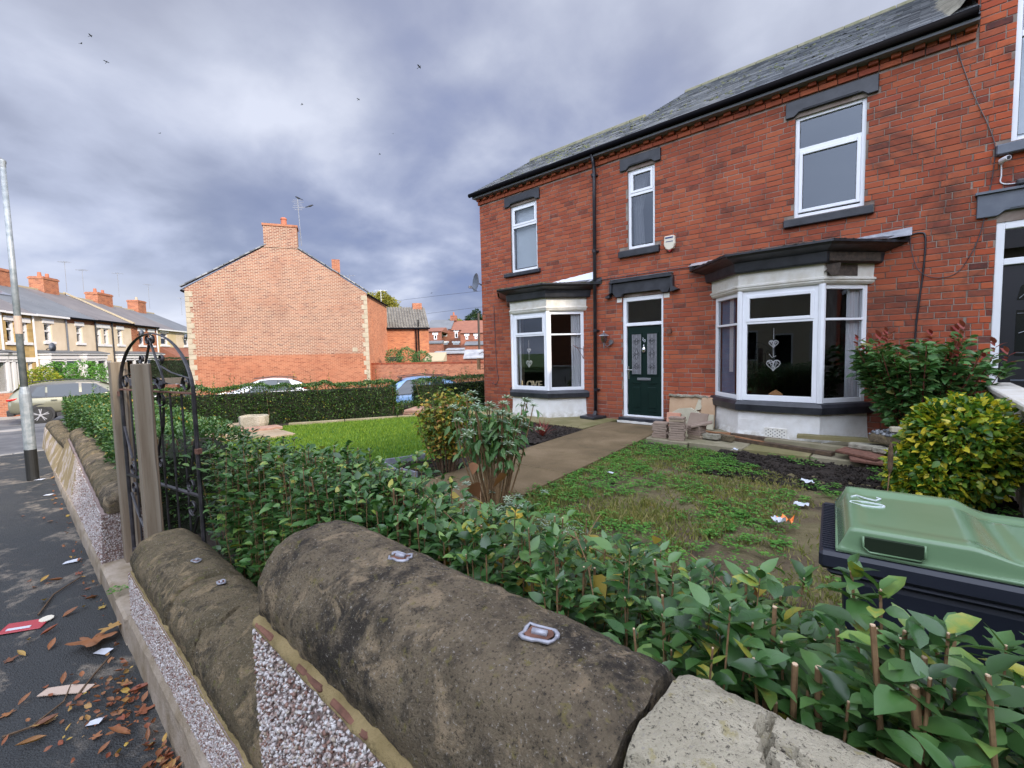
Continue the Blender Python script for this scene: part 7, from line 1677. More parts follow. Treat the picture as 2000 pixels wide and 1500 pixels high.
    def top(x, f, o=.014):
        for a, q in zip(ST[:-1], ST[1:]):
            if a[0] <= x <= q[0]: t = (x - a[0]) / (q[0] - a[0]); r_ = [a[i] + (q[i] - a[i]) * t for i in range(6)]; break
        return (x + (o if x > L / 2 else -o), r_[5] * .86 * f, r_[3] + o)
    for nm, (xa, xb) in (('windscreen', (2.55, 3.30) if kind == 'suv' else (2.22, 3.0)), ('rear_window', (.12, .50) if kind == 'suv' else (.2, .75))):
        mb = MB(); vs = [top((xa + (xb - xa) * i / 5) * sx, f) for i in range(6) for f in (-1, -.5, 0, .5, 1)]
        mb.add(vs, [(5 * i + j, 5 * i + j + 1, 5 * i + 6 + j, 5 * i + 5 + j) for i in range(5) for j in range(4)], .5); mb.build(nm, 'car_glass', c, smooth=True, fix=False)
    mb = MB()
    for s in (-1, 1): mb.tube([(.55 * sx, s * hw * .62, H - .03), (1.5 * sx, s * hw * .64, H + .045), (2.4 * sx, s * hw * .62, H - .02)], .014, 5)
    mb.build('roof_rail', 'car_trim', c); mb = MB(); mb.box(-.03, .18, -hw * .82, hw * .82, .36, .60); mb.build('bumper', 'car_trim', c, bev=.04)
    mb = MB(); mb.box(-.035, -.02, -.26, .26, .78, .89); mb.build('number_plate', 'alarm_cream', c)
    return c
rp = ray(24, 820, 18.3); fp = ray(250, 800, 20.6)
car('parked_car', (rp.x, rp.y, -.80), math.atan2(fp.y - rp.y, fp.x - rp.x), 'olive gold suv parked at the kerb behind the lamp post', 'car_olive', 4.85, 1.70, 1.86, 'suv')
a, b = ray(606, 770, 22.6), ray(460, 770, 21.2)
car('parked_car', (a.x, a.y, -.92), math.atan2(b.y - a.y, b.x - a.x), 'white crossover car showing its roof above the dark hedge', 'car_white', 4.3, 1.62, 1.85, 'hatch')
a, b = ray(905, 770, 16.6), ray(745, 770, 15.8)
car('parked_car', (a.x, a.y, -.62), math.atan2(b.y - a.y, b.x - a.x), 'light blue car glimpsed through the gap in the hedge', 'car_blue', 4.1, 1.50, 1.75, 'hatch')
a, b = ray(215, 748, 30), ray(290, 748, 32)
car('parked_car', (a.x, a.y, -.95), math.atan2(b.y - a.y, b.x - a.x), 'dark car roof just visible behind the timber gate posts', 'car_dark', 4.2, 1.5, 1.78, 'hatch')
# ================================================================== lamp posts
lp = T('street_lamp', (-9.07, .155, 0), 0, 'grey galvanised lamp post with black painted foot, nearest on the pavement', 'street lamp')
tp_ = V3((.0, .0, 0)); ln = .018
mb = MB(); mb.lathe((0, 0, 0), [(.064, 0), (.064, .43)], 18); mb.build('foot', 'tar_black', lp)
mb = MB(); mb.lathe((0, 0, 0), [(.063, .431), (.062, 1.12), (.060, 1.20), (.050, 1.25), (.040, 1.30)], 18); mb.box(.042, .067, -.026, .026, .52, 1.08); mb.build('base_compartment', 'galvanised', lp, smooth=False)
mb = MB(); mb.lathe((0, 0, 0), [(.040, 1.30), (.029, 4.26)], 14); mb.build('column', 'galvanised', lp, smooth=True)
mb = MB(); mb.lathe((0, 0, 0), [(.0395, 2.02), (.0395, 2.26)], 14); mb.build('sticker_band', 'litter_pink', lp)
mb = MB(); mb.lathe((0, 0, 0), [(.030, 4.20), (.030, 4.32)], 12); mb.obox((-.2, -.25, 4.32), ((.5, .8, 0), (-.8, .5, 0), (0, 0, 1)), (.30, .08, .03)); mb.build('lamp_head', 'galvanised', lp, bev=.02)
p = ray(130, 705, 38); q = ray(122, 602, 38); l2 = T('street_lamp', (p.x, p.y, -.85), 0, 'slim lamp post with flat head in front of the beige terrace', 'street lamp')
mb = MB(); mb.tube([(0, 0, 0), (q.x - p.x, q.y - p.y, q.z + .85)], .055, 8); mb.build('column', 'galvanised', l2)
mb = MB(); d_ = V3((r3.x, r3.y, 0)).normalized(); mb.obox((q.x - p.x + d_.x * .35, q.y - p.y + d_.y * .35, q.z + .85), (d_, (-d_.y, d_.x, 0), (0, 0, 1)), (.55, .12, .05)); mb.build('lamp_head', 'galvanised', l2, bev=.02)
# ================================================================== terrace opposite, behind the viewer: shows in the panes; added sun blocker shades garden
op = T('opposite_terrace', (0, -11, 0), 0, 'cream rendered terrace across the road, seen mirrored in the bay window', 'house')
fr = (V3((0, -10.5, 0)), V3((1, 0, 0)), V3((0, 1, 0))); holes = []
for i in range(-5, 8): holes += [(i * 4 + .5, i * 4 + 1.5, 3.4, 4.9), (i * 4 + .3, i * 4 + 2.0, .9, 2.5), (i * 4 + 2.7, i * 4 + 3.6, .1, 2.3)]
mb = MB(); face_wall(mb, fr, -20, 34, -.2, 5.4, holes, .3); mb.build('wall', 'render_beige', op, world=True)
mb = MB(); mb.box(-20, 34, -11.2, -11.1, 0, 5.3); mb.build('room_wall', 'room_dark', op, world=True)
mb = MB(); mb.prism([(-10.2, 5.4), (-14.8, 7.7), (-19, 5.4)], -20, 34, plane='yz'); mb.build('roof', 'roof_slate_far', op, world=True)
for h in holes:
    e = .08; mb = MB(); mb.fbox(fr, h[0], h[1], h[2], h[2] + e, -.15, 0.02); mb.fbox(fr, h[0], h[1], h[3] - e, h[3], -.15, .02); mb.fbox(fr, h[0], h[0] + e, h[2] + e, h[3] - e, -.15, .02); mb.fbox(fr, h[1] - e, h[1], h[2] + e, h[3] - e, -.15, .02); mb.build('window_frame', 'far_white', op, world=True)
for i in range(-4, 7): mb = MB(); mb.box(i * 4 + 1.8, i * 4 + 3.0, -15.2, -14.4, 7.3, 8.8); mb.build('chimney', 'terrace_brick', op, world=True)
rh = T('sun_blocker', (15, 2, 0), 0, 'unseen brick block added on the right to keep the sun off the garden', 'house')  # unseen building added and sized to shade garden and facade from the sun
mb = MB(); mb.box(11, 19, -9, 12, 0, 9.8); mb.build('wall', 'terrace_brick', rh, world=True); mb = MB(); mb.prism([(10.8, 9.8), (15, 12), (19.2, 9.8)], -9, 12, plane='xz'); mb.build('roof', 'roof_slate_far', rh, world=True)
# ================================================================== planting and things in the garden
# shrub in the triangular bed turning yellow
def stemmed(name, c, label, n_stems, h, spread, leafn, size, mats, seed, w_=.34, cat='shrub', zlo=.3, stemmat='twig', low_stems=True, radius=.0055, up=.3, droop=.25, shape='ball', nobj=0):
    s = T(name, c, 0, label, cat); r_ = np.random.default_rng(seed); sb = MB(); tops = []
    for i in range(n_stems):
        a = r_.uniform(0, 6.28); q = r_.uniform(.2, 1) ** .6; hh = h * r_.uniform(.75, 1.02) * (1 - .18 * q); e = V3((c[0] + math.cos(a) * spread * q, c[1] + math.sin(a) * spread * q, c[2] + hh))
        b = V3((c[0] + math.cos(a) * .10 * q, c[1] + math.sin(a) * .10 * q, c[2] - .02)); md = b.lerp(e, .5) + V3((r_.normal(0, .02), r_.normal(0, .02), .03)); tops.append((b, md, e)); sb.tube([b, md, e], [radius * 1.3, radius, radius * .6], 5)
    sb.build('stems', stemmat, s, world=True, kind='stuff', fix=False); pos, dirs, mi = [], [], []
    for k in range(leafn):
        b, md, e = tops[r_.integers(0, len(tops))]; t = zlo + (1 - zlo) * r_.uniform(0, 1) ** .8; p = b.lerp(md, t * 2) if t < .5 else md.lerp(e, t * 2 - 1)
        a = r_.uniform(0, 6.28); rr_ = r_.uniform(.0, .07); d = np.array([math.cos(a), math.sin(a), up + r_.normal(0, .35)]); pos.append((p.x + math.cos(a) * rr_, p.y + math.sin(a) * rr_, p.z + r_.normal(0, .02))); dirs.append(d)
    pos, dirs = np.array(pos), np.array(dirs)
    for j, mname in enumerate(mats if isinstance(mats, list) else [mats]):
        nm = len(mats) if isinstance(mats, list) else 1; sel = np.arange(len(pos)) % nm == j; tv, tf = leaf_t(w_, droop, .12); k = sel.sum()
        scatter('foliage', tv, tf, pos[sel], frames(dirs[sel], scale=size * r_.uniform(.6, 1.2, k), roll=r_.normal(0, .5, k)), r_.uniform(0, 1, k), mname, s)
    return s, tops
stemmed('yellowing_shrub', (-4.22, 3.50, GZ), 'rounded shrub with green, yellow and rust leaves in the corner bed', 38, 1.17, .35, 3600, .050, 'leaf_autumn', 61, w_=.40, zlo=.28, up=.1, droop=.35)
# grey-green sage like shrub: hanging leaves below silver rosettes
sg, tops = stemmed('sage_shrub', (-2.86, 2.93, GZ), 'tall shrub with silver rosettes and drooping sage green leaves beside the path', 42, 1.22, .40, 520, .095, 'leaf_sage', 62, w_=.19, zlo=.5, stemmat='stem_tan', radius=.007, up=-.75, droop=.35)
P, D, S = [], [], []
r_ = np.random.default_rng(63)
sites = [t[2] for t in tops] + [t[1].lerp(t[2], .55) + V3((r_.normal(0, .06), r_.normal(0, .06), 0)) for t in tops] + [V3((-2.86 + r_.normal(0, .28), 2.85 + r_.normal(0, .2), GZ + r_.uniform(.03, .22))) for _ in range(34)]
for e in sites:
    n_ = 13; s_ = r_.uniform(.045, .075)
    for i in range(n_):
        a = i * 2.4; el_ = .15 + .9 * (i / n_); P.append(tuple(e)); D.append((math.cos(a) * math.cos(el_), math.sin(a) * math.cos(el_), math.sin(el_))); S.append(s_ * (1.15 - .5 * i / n_))
tv, tf = leaf_t(.17, .2, .1); scatter('rosettes', tv, tf, np.array(P), frames(np.array(D), scale=np.array(S)), r_.uniform(0, 1, len(P)), 'leaf_silver', sg)
# dark red cordyline
cd = T('red_cordyline', (-4.72, 6.09, GZ), 0, 'small spiky dark red plant in the bed before the left bay', 'plant')
for i in range(34):
    a = i * 2.4; el_ = .45 + .9 * (i / 34); L_ = .36 * random.uniform(.75, 1.1); d = V3((math.cos(a) * math.cos(el_), math.sin(a) * math.cos(el_), math.sin(el_))); s_ = d.cross(V3((0, 0, 1))).normalized() * .010; b = V3((-4.72, 6.09, GZ + .03)); md = b + d * L_ * .55; e = b + d * L_ + V3((0, 0, -.05 * math.cos(el_)))
    mb = MB(); mb.add([b - s_ * .6, b + s_ * .6, md + s_, md - s_, e], [(0, 1, 2, 3), (3, 2, 4)], random.random()); mb.build('blade', 'leaf_cordyline', cd, world=True, fix=False)
# photinia against the wall and the variegated bush
ph, tops = stemmed('photinia_bush', (.12, 7.75, GZ), 'large glossy green bush with red young leaves against the brick', 46, 1.75, .78, 3400, .125, 'leaf_photinia', 64, w_=.25, zlo=.30, stemmat='stem_red', radius=.009, up=.35, droop=.22)
P, D = [], []
for b, m_, e in tops:
    if random.random() < .38:
        for i in range(6):
            a = i * 2.1; el_ = .4 + .12 * i; P.append((e.x, e.y, e.z + .025 * i)); D.append((math.cos(a) * math.cos(el_), math.sin(a) * math.cos(el_), math.sin(el_)))
tv, tf = leaf_t(.22, .2, .1); n = len(P); scatter('red_tips', tv, tf, np.array(P), frames(np.array(D), scale=rng.uniform(.08, .14, n)), rng.uniform(0, 1, n), 'leaf_red', ph)
eu = T('euonymus_bush', (.34, 5.60, GZ), 0, 'clipped bush with green and bright yellow leaves by the white wall', 'bush')
B = [(.34, 5.62, GZ + .48, .38, .42, .50), (.16, 5.50, GZ + .26, .30, .36, .32), (.48, 5.75, GZ + .60, .28, .34, .38), (.34, 5.50, GZ + .68, .34, .32, .30)]
crown_leaves('foliage', eu, B, 9500, .062, 'leaf_euonymus', 65, w_=.30, shell=.55, fine=True)
mb = MB(); mb.lathe((.30, 5.62, GZ), [(.15, 0), (.24, .3), (.26, .6), (.14, .8)], 12); mb.build('inner_growth', 'hedge_core', eu, world=True, kind='stuff')
lk = T('seed_head', (-.12, 5.10, GZ), 0, 'dry brown seed spike standing before the variegated bush', 'plant'); mb = MB(); mb.tube([(-.12, 5.10, GZ), (-.10, 5.10, GZ + .42)], .005, 5); mb.build('stalk', 'stem_tan', lk, world=True); mb = MB(); mb.lathe((-.10, 5.10, GZ), [(.006, .34), (.018, .38), (.020, .50), (.014, .58), (.004, .62)], 8); mb.build('spike', 'twig', lk, world=True)
# weeds and thin grass over the bare earth
weed_poly = [(-3.1, 1.4), (.7, 1.4), (.7, 5.3), (-1.0, 5.7), (-2.1, 6.6), (-3.2, 6.6), (-2.95, 4.2)]
def patch(x, y, s=1.1, o=0): return noise.noise(V3((x * s + o, y * s, 7.1))) + .5 * noise.noise(V3((x * s * 2.7, y * s * 2.7 + o, 2.2)))
blades('thin_grass', weed_poly, 26000, .042, 'leaf_dry_grass', GZ + .01, wd=.004, lean=1.1, accept=lambda x, y: patch(x, y) + random.uniform(-.3, .3) > -.02)
blades('rough_grass', [(-3.3, 2.6), (-1.2, 2.6), (-1.0, 3.9), (-2.4, 4.0), (-3.0, 3.6)], 4200, .065, 'leaf_dry_grass', GZ + .01, wd=.005, lean=.9, accept=lambda x, y: patch(x, y, 1.6, 3) + random.uniform(-.3, .3) > .0)
def ground_leaves(name, poly, n, size, mat, o, thr, z=GZ + .02, hgt=.05, w_=.42, clump=9, seed=1, xw=None):
    r_ = np.random.default_rng(seed); xs = [q[0] for q in poly]; ys = [q[1] for q in poly]; P, D = [], []
    while len(P) < n:
        x, y = r_.uniform(min(xs), max(xs)), r_.uniform(min(ys), max(ys))
        if not inpoly(x, y, poly) or patch(x, y, 1.3, o) + r_.uniform(-.25, .25) + (xw(x, y) if xw else 0) < thr: continue
        hh = r_.uniform(.2, 1) * hgt
        for i in range(clump): a = i * 2.4 + r_.uniform(0, .5); e = r_.uniform(-.05, .5); q = r_.uniform(.0, size * 1.1); P.append((x + q * math.cos(a), y + q * math.sin(a), z + hh * (1 - q / size * .4))); D.append((math.cos(a) * math.cos(e), math.sin(a) * math.cos(e), math.sin(e)))
    P, D = np.array(P), np.array(D); tv, tf = leaf_t(w_, .2, .08, fine=False)
    return scatter(name, tv, tf, P, frames(D, scale=size * r_.uniform(.5, 1.2, len(P))), r_.uniform(0, 1, len(P)), mat, None)
edge = lambda x, y: .55 * max(0, 1 - abs(x + 2.95 - (y - 4) * .05) / .6) + .35 * max(0, 1 - abs(y - 6.3) / .8)
ground_leaves('weeds', weed_poly, 20000, .030, 'leaf_weed', 0, .07, xw=edge, seed=71)
ground_leaves('weeds', [(-3.0, 1.5), (.4, 1.5), (.4, 3.2), (-3.0, 3.2)], 6000, .022, 'leaf_weed', 5, .0, hgt=.12, seed=72)
ground_leaves('bed_seedlings', [(-5.1, 3.1), (-4.2, 3.1), (-4.2, 3.9), (-4.9, 3.9)], 1200, .014, 'leaf_weed', 2, .1, hgt=.02, clump=4, seed=73)
ground_leaves('silver_weed', [(-2.9, 2.4), (-1.9, 2.4), (-1.9, 3.0), (-2.9, 3.0)], 1800, .032, 'leaf_silver', 9, .05, hgt=.10, seed=74, w_=.14)
ground_leaves('weeds', [(-2.0, 5.3), (.7, 5.3), (.7, 6.7), (-2.0, 6.7)], 1500, .03, 'leaf_weed', 11, .25, z=GZ + .03, seed=75)
ground_leaves('weeds', [(-12, 2.0), (-9.7, 2.0), (-9.5, 3.6), (-11, 3.6)], 700, .05, 'leaf_weed', 4, .1, seed=76)
# clods of dug earth
n = 2600; P = np.stack([rng.uniform(-2.0, .75, n), rng.uniform(5.35, 6.7, n), np.full(n, GZ + .02) + rng.uniform(-.02, .02, n)], 1)
ico = [(0, 0, .8), (.9, 0, .1), (.2, .9, 0), (-.8, .5, .1), (-.7, -.6, 0), (.3, -.85, .1), (0, 0, -.5)]; icf = [(0, 1, 2), (0, 2, 3), (0, 3, 4), (0, 4, 5), (0, 5, 1), (6, 2, 1), (6, 3, 2), (6, 4, 3), (6, 5, 4), (6, 1, 5)]
scatter('earth_clods', ico, icf, P, frames(rdirs(n, -1, 1), scale=rng.uniform(.005, .028, n), roll=rng.uniform(0, 6, n)), rng.uniform(0, 1, n), 'soil', None, smooth=False)
n = 1500; P = np.stack([rng.uniform(-6.2, -4.3, n), rng.uniform(5.5, 7.2, n), np.full(n, GZ + .03)], 1); P = P[[i for i in range(n) if not inpoly(P[i, 0], P[i, 1], lawn_poly)]]; n = len(P)
scatter('earth_clods', ico, icf, P, frames(rdirs(n, -1, 1), scale=rng.uniform(.006, .024, n), roll=rng.uniform(0, 6, n)), rng.uniform(0, 1, n), 'soil', None, smooth=False)
n = 1100; P = np.stack([rng.uniform(-5.1, -4.1, n), rng.uniform(3.0, 3.9, n), np.full(n, GZ + .03)], 1)
scatter('earth_clods', ico, icf, P, frames(rdirs(n, -1, 1), scale=rng.uniform(.006, .022, n), roll=rng.uniform(0, 6, n)), rng.uniform(0, 1, n), 'soil', None, smooth=False)
# plastic edging of the corner bed
def edging(a, b, label, z=GZ + .02, h=.095):
    a, b = V3((*a, 0)), V3((*b, 0)); d = b - a; L_ = d.length; e = T('bed_edging', (a.x, a.y, z), math.atan2(d.y, d.x), label, 'edging')
    mb = MB(); mb.box(0, L_, 0, .025, -.04, h); mb.prism([(-.002, h), (.03, h), (.10, h - .03), (.10, h - .045)], 0, L_, plane='yz') if False else None; mb.build('board', 'slate_edging', e, bev=.004)
    mb = MB(); n_ = int(L_ / .03)
    for i in range(n_):
        for j in range(3): mb.box(.012 + i * .03, .024 + i * .03, -.004, 0.0, .012 + j * .028, .024 + j * .028)
    mb.build('raised_pattern', 'slab', e, kind='stuff')
edging((-5.15, 3.18), (-4.55, 3.02), 'grey dimpled edging board at the near end of the corner bed'); edging((-5.0, 3.78), (-5.18, 3.22), 'grey dimpled edging board against the lawn, behind the yellowing shrub'); edging((-4.62, 3.08), (-4.28, 3.10), 'short grey dimpled edging board at the tip of the corner bed')
# flags, trough and stone beside the lawn
def slabs(polys, label, name='paving', z=GZ + .03, th=.05, mats=('flag_brown',), cat='paving'):
    t = T(name, (polys[0][0][0], polys[0][0][1], GZ), 0, label, cat)
    for i, q in enumerate(polys):
        mb = MB(); dz = random.uniform(0, .018); mb.prism(q, z - .02 + dz, z + th + dz); mb.build('flag', mats[i % len(mats)], t, world=True, bev=.008)
gridp = []
for i in range(4):
    for j in range(3):
        x, y = -11.3 + i * .62 + .15 * j, 2.05 + j * .50; gridp.append([(x, y), (x + .59, y - .03), (x + .61, y + .45), (x + .02, y + .47)])
slabs(gridp, 'weathered brown flagstones laid at the left end of the lawn', mats=('flag_brown', 'slab', 'flag_brown'))
slabs([[(-9.95, 2.75), (-9.55, 2.62), (-9.3, 3.1), (-9.75, 3.25)], [(-9.85, 3.1), (-9.5, 3.0), (-9.3, 3.4), (-9.7, 3.5)], [(-9.65, 2.3), (-9.2, 2.3), (-9.15, 2.65), (-9.6, 2.7)], [(-9.75, 3.3), (-9.45, 3.25), (-9.35, 3.6), (-9.7, 3.62)]], 'broken pinkish flags piled loosely at the lawn edge by the trough', 'broken_flags', z=GZ + .075, th=.04, mats=('flag_red', 'flag_red', 'flag_brown'), cat='paving slabs')
mb = MB(); mb.prism([(-9.4, 1.9), (-8.95, 2.0), (-8.98, 2.12), (-9.42, 2.03)], GZ, GZ + .22); tag(mb.build('stone_block', 'flag_brown', None, bev=.015, loc=(-9.2, 2, GZ)), 'brown kerb block end-on beyond the near hedge', 'stone')
tr = MB(); n = 8; vs = []; oc = [(.52, .16), (.40, .30), (-.36, .32), (-.52, .18), (-.52, -.18), (-.38, -.32), (.38, -.30), (.52, -.16)]
def ringo(s, z, j=0): return [(x * s + .015 * noise.noise(V3((x * 5, y * 5, z * 7))), y * s + .015 * noise.noise(V3((y * 5, x * 5, z * 7))), z + .012 * noise.noise(V3((x * 6, y * 6, 3)))) for x, y in oc]
vs = ringo(.86, 0) + ringo(1.0, .12) + ringo(1.0, .30) + ringo(.86, .31) + ringo(.78, .16)
fs = [(i * 8 + j, i * 8 + (j + 1) % 8, i * 8 + 8 + (j + 1) % 8, i * 8 + 8 + j) for i in range(4) for j in range(8)] + [tuple(range(8))[::-1], tuple(range(32, 40))]
tr.add(vs, fs, .5); o = tr.build('stone_trough', 'stone_trough', None, bev=.014); o.scale = (.5, .5, .85); o.location = (-10.0, 3.30, GZ + .07); o.rotation_euler = (0, 0, .75); tag(o, 'pale eight-sided stone trough lying by the dark hedge', 'trough')
mb = MB(); mb.lathe((0, 0, 0), [(.03, -.05), (.09, -.02), (.10, .03), (.06, .08), (.01, .10)], 10); o = mb.build('round_stone', 'flag_brown', None, smooth=True); o.location = (-9.72, 2.75, GZ + .16); tag(o, 'round brown stone lying on the flags before the trough', 'stone')
ke = T('lawn_edging', (-9.3, 5, GZ), 0, 'row of low concrete edging along the foot of the dark hedge', 'edging'); xy = [(-9.98, 3.95), (-9.42, 4.95), (-8.86, 5.95), (-8.45, 6.65)]
for a, b in zip(xy[:-1], xy[1:]):
    a, b = V3((*a, 0)), V3((*b, 0)); d = (b - a).normalized(); n_ = V3((-d.y, d.x, 0)) * .05; mb = MB(); q = [a + d * .01, b - d * .01, b - d * .01 + n_, a + d * .01 + n_]; mb.prism([(p.x, p.y) for p in q], GZ - .02, GZ + .085); mb.build('edging_piece', 'slab', ke, world=True, bev=.008)
# pink flags at the right end of the hedge
st = T('stacked_flags', (-9.0, 6.9, GZ), 0, 'low stack of pinkish slabs at the gap in the hedge', 'paving slabs')
for i in range(3): mb = MB(); mb.prism([(-9.15 + .03 * i, 6.3), (-8.55, 6.75 - .02 * i), (-8.85, 7.3), (-9.5 + .02 * i, 6.9)], GZ + .01 + i * .055, GZ + .06 + i * .055); mb.build('flag', 'flag_red', st, world=True, bev=.006)
dw = T('driftwood', (-8.6, 7.6, GZ + .04), 0, 'gnarled dark driftwood lying at the house corner', 'driftwood')
rr = random.Random(8)
for i in range(9):
    x, y = -8.5 + rr.uniform(-.45, .3), 7.6 + rr.uniform(-.15, .2); a = rr.uniform(-.6, 1.2); mb = MB()
    mb.tube([(x, y, GZ + .06), (x + .18 * math.cos(a), y + .1, GZ + .10 + rr.uniform(0, .1)), (x + .34 * math.cos(a), y + .15, GZ + .12 + rr.uniform(0, .28))], [.035, .025, .010], 6); mb.build('branch', 'bare_wood', dw, world=True)
# reclaimed tiles and slabs stacked against the house
pile = T('leaning_slabs', (-2.95, 8.2, GZ + .04), 0, 'buff and terracotta slabs leaning on the brick between door and bay', 'slabs')
def leanslab(x0, x1, yb, z0, z1, lean_, th, mat, poly=None, name='slab'):
    mb = MB(); poly = poly or [(x0, z0), (x1, z0), (x1, z1), (x0, z1)]
    vs = []
    for dy in (0, th):
        for (x, z) in poly: f = (z - GZ) * lean_; vs.append((x, yb + f + dy, z))
    n = len(poly); mb.add(vs, [tuple(range(n))[::-1], tuple(range(n, 2 * n))] + [(i, (i + 1) % n, (i + 1) % n + n, i + n) for i in range(n)], random.random()); mb.build(name, mat, pile, world=True, bev=.006)
simple('slab_buff', (.46, .29, .17), .85, (.52, .36, .23), 4, .4, 50); simple('slab_pink', (.52, .24, .16), .85, (.56, .30, .21), 4, .4, 50); simple('slab_pale', (.40, .37, .27), .9, (.48, .43, .32), 4, .4, 50); simple('slab_brown', (.24, .17, .13), .9, (.30, .23, .18), 4, .4, 50)
leanslab(-3.42, -2.72, 8.33, GZ + .05, .72, .12, .05, 'slab_buff'); leanslab(-3.36, -2.66, 8.40, GZ + .05, .75, .12, .04, 'slab_pink'); leanslab(-2.82, -2.58, 8.30, GZ + .05, .72, .12, .05, 'slab_buff')
leanslab(-3.32, -2.85, 8.22, GZ + .05, .52, .15, .05, 'slab_pale', [(-3.32, .18), (-2.82, .18), (-2.80, .44), (-2.98, .53), (-3.2, .50), (-3.33, .42)])
leanslab(-3.38, -3.12, 8.12, GZ + .05, .43, .15, .04, 'slab_pink'); leanslab(-2.98, -2.66, 8.08, GZ + .05, .44, .25, .04, 'slab_brown', [(-3.0, .18), (-2.66, .18), (-2.62, .45), (-2.94, .46)])
leanslab(-2.95, -2.83, 8.22, .46, .68, .3, .06, 'slab_pale', [(-2.93, .47), (-2.82, .50), (-2.76, .70), (-2.88, .68)]); leanslab(-2.66, -2.54, 8.12, GZ + .05, .44, .15, .05, 'slab_pale')
mb = MB(); rr = random.Random(3)
vs = [(-3.42 + i * .06, 8.38, .72) for i in range(13)]; mb.tube([(x, y + rr.uniform(-.02, .02), z + rr.uniform(.0, .03)) for x, y, z in vs], [rr.uniform(.018, .032) for _ in vs], 6); mb.build('mortar_lump', 'flaunching', pile, world=True)
def tstack(x, y, n, label, rz=0, w_=.235, d_=.16, th=.034):
    t = T('tile_stack', (x, y, GZ + .04), rz, label, 'tiles')
    for i in range(n):
        mb = MB(); j = rr.uniform(-.015, .015); mb.box(-w_ / 2 + j, w_ / 2 + j, -d_ / 2, d_ / 2, i * (th + .003), i * (th + .003) + th); o = mb.build('tile', 'flag_brown' if rr.random() < .3 else 'slab_brown', t, bev=.005); o.rotation_euler = (rr.gauss(0, .01), rr.gauss(0, .015), rr.gauss(0, .05))
tstack(-3.02, 7.05, 7, 'shorter stack of brown tiles at the path edge, left of its twin', .15); tstack(-2.72, 7.0, 10, 'tallest stack of brown clay tiles beside the path', .2); tstack(-2.50, 7.22, 6, 'low stack of brown tiles tucked behind the tallest one', -.3)
mb = MB(); mb.box(-.16, .16, -.09, .09, -.016, .016); o = mb.build('loose_tile', 'slab_brown', None, bev=.004); o.location = (-2.42, 7.2, .42); o.rotation_euler = (0, -.25, .3); tag(o, 'single curved tile lying on the low stack of brown tiles', 'tile')
# planks and broken edging along the foot of the bay
def plank(a, b, w_, th, label, mat='plank_wet', name='plank', cat='plank', bev=.004, roll=0):
    a, b = V3(a), V3(b); d = (b - a); L_ = d.length; q = d.to_track_quat('X', 'Z'); mb = MB(); n_ = 10; vs = []
    for i in range(n_ + 1):
        x = -L_ / 2 + L_ * i / n_; j = .004 * noise.noise(V3((x * 6, 1, w_ * 90)))
        vs += [(x, -w_ / 2 + j, -th / 2), (x, w_ / 2 + j, -th / 2), (x, w_ / 2 + j, th / 2 + j), (x, -w_ / 2 + j, th / 2 + j)]
    mb.add(vs, [(4 * i + k, 4 * i + 4 + k, 4 * i + 4 + (k + 1) % 4, 4 * i + (k + 1) % 4) for i in range(n_) for k in range(4)] + [(0, 1, 2, 3), (4 * n_ + 3, 4 * n_ + 2, 4 * n_ + 1, 4 * n_)], rr.random())
    o = mb.build(name, mat, None, bev=0); o.location = (a + b) / 2; o.rotation_mode = 'QUATERNION'; o.rotation_quaternion = q @ __import__('mathutils').Quaternion((1, 0, 0), roll); return tag(o, label, cat)
simple('plank_orange', (.22, .10, .04), .8, (.30, .15, .07), 12, .4, 60)
plank((-2.52, 7.6, .25), (-1.55, 7.2, .235), .05, .02, 'thin orange brown batten lying across the planks left of the air brick', 'plank_orange')
plank((-2.35, 7.45, .215), (-.70, 6.98, .215), .11, .045, 'long wet dark plank lying in front of the right bay')
plank((-2.1, 7.65, .22), (-1.2, 7.5, .22), .10, .05, 'second wet plank close against the white bay foot')
plank((-1.55, 7.35, .24), (-.42, 7.25, .24), .14, .06, 'mossy concrete edging length below the air brick', 'slab', 'edging_stone', 'edging')
plank((-1.2, 7.62, .30), (-.20, 7.72, .31), .16, .05, 'greenish stone edging resting against the right side of bay', 'path_mossy', 'edging_stone', 'edging')
plank((-2.50, 7.25, .24), (-2.15, 7.15, .25), .12, .07, 'short crusty mortar covered kerb piece by the battens', 'flaunching', 'edging_stone', 'edging'); plank((-2.22, 7.3, .24), (-1.95, 7.15, .245), .09, .08, 'stubby dark block end beside the crusty kerb piece', 'stone_mid', 'edging_stone', 'edging')
for i, (x, y, rz, mt, lab) in enumerate(((-2.45, 7.5, .3, 'plank_wet', 'small wet board flat beneath the battens'), (-2.28, 7.62, -.4, 'plank_orange', 'small reddish board near the leaning slabs'))):
    plank((x - .16, y, .20 + i * .02), (x + .16, y + .05, .21 + i * .02), .09, .03, lab, mt)
rub = T('broken_slab', (.0, 7.3, .35), 0, 'thick broken concrete slab topped with grey pebbles, beside the bush', 'slab')
mb = MB(); q = [(-.36, 7.05), (.05, 6.88), (.42, 6.95), (.5, 7.4), (.1, 7.6), (-.3, 7.45)]; mb.prism(q, .40, .50); o = mb.build('slab', 'stone_mid', rub, world=True, bev=.02)
n = 260; P = []
while len(P) < n:
    x, y = random.uniform(-.36, .5), random.uniform(6.9, 7.6)
    if inpoly(x, y, q): P.append((x, y, .505))
scatter('set_pebbles', ico, icf, np.array(P), frames(rdirs(n, -.3, .3), scale=rng.uniform(.016, .036, n)), rng.uniform(0, 1, n), 'slate', rub, smooth=True)
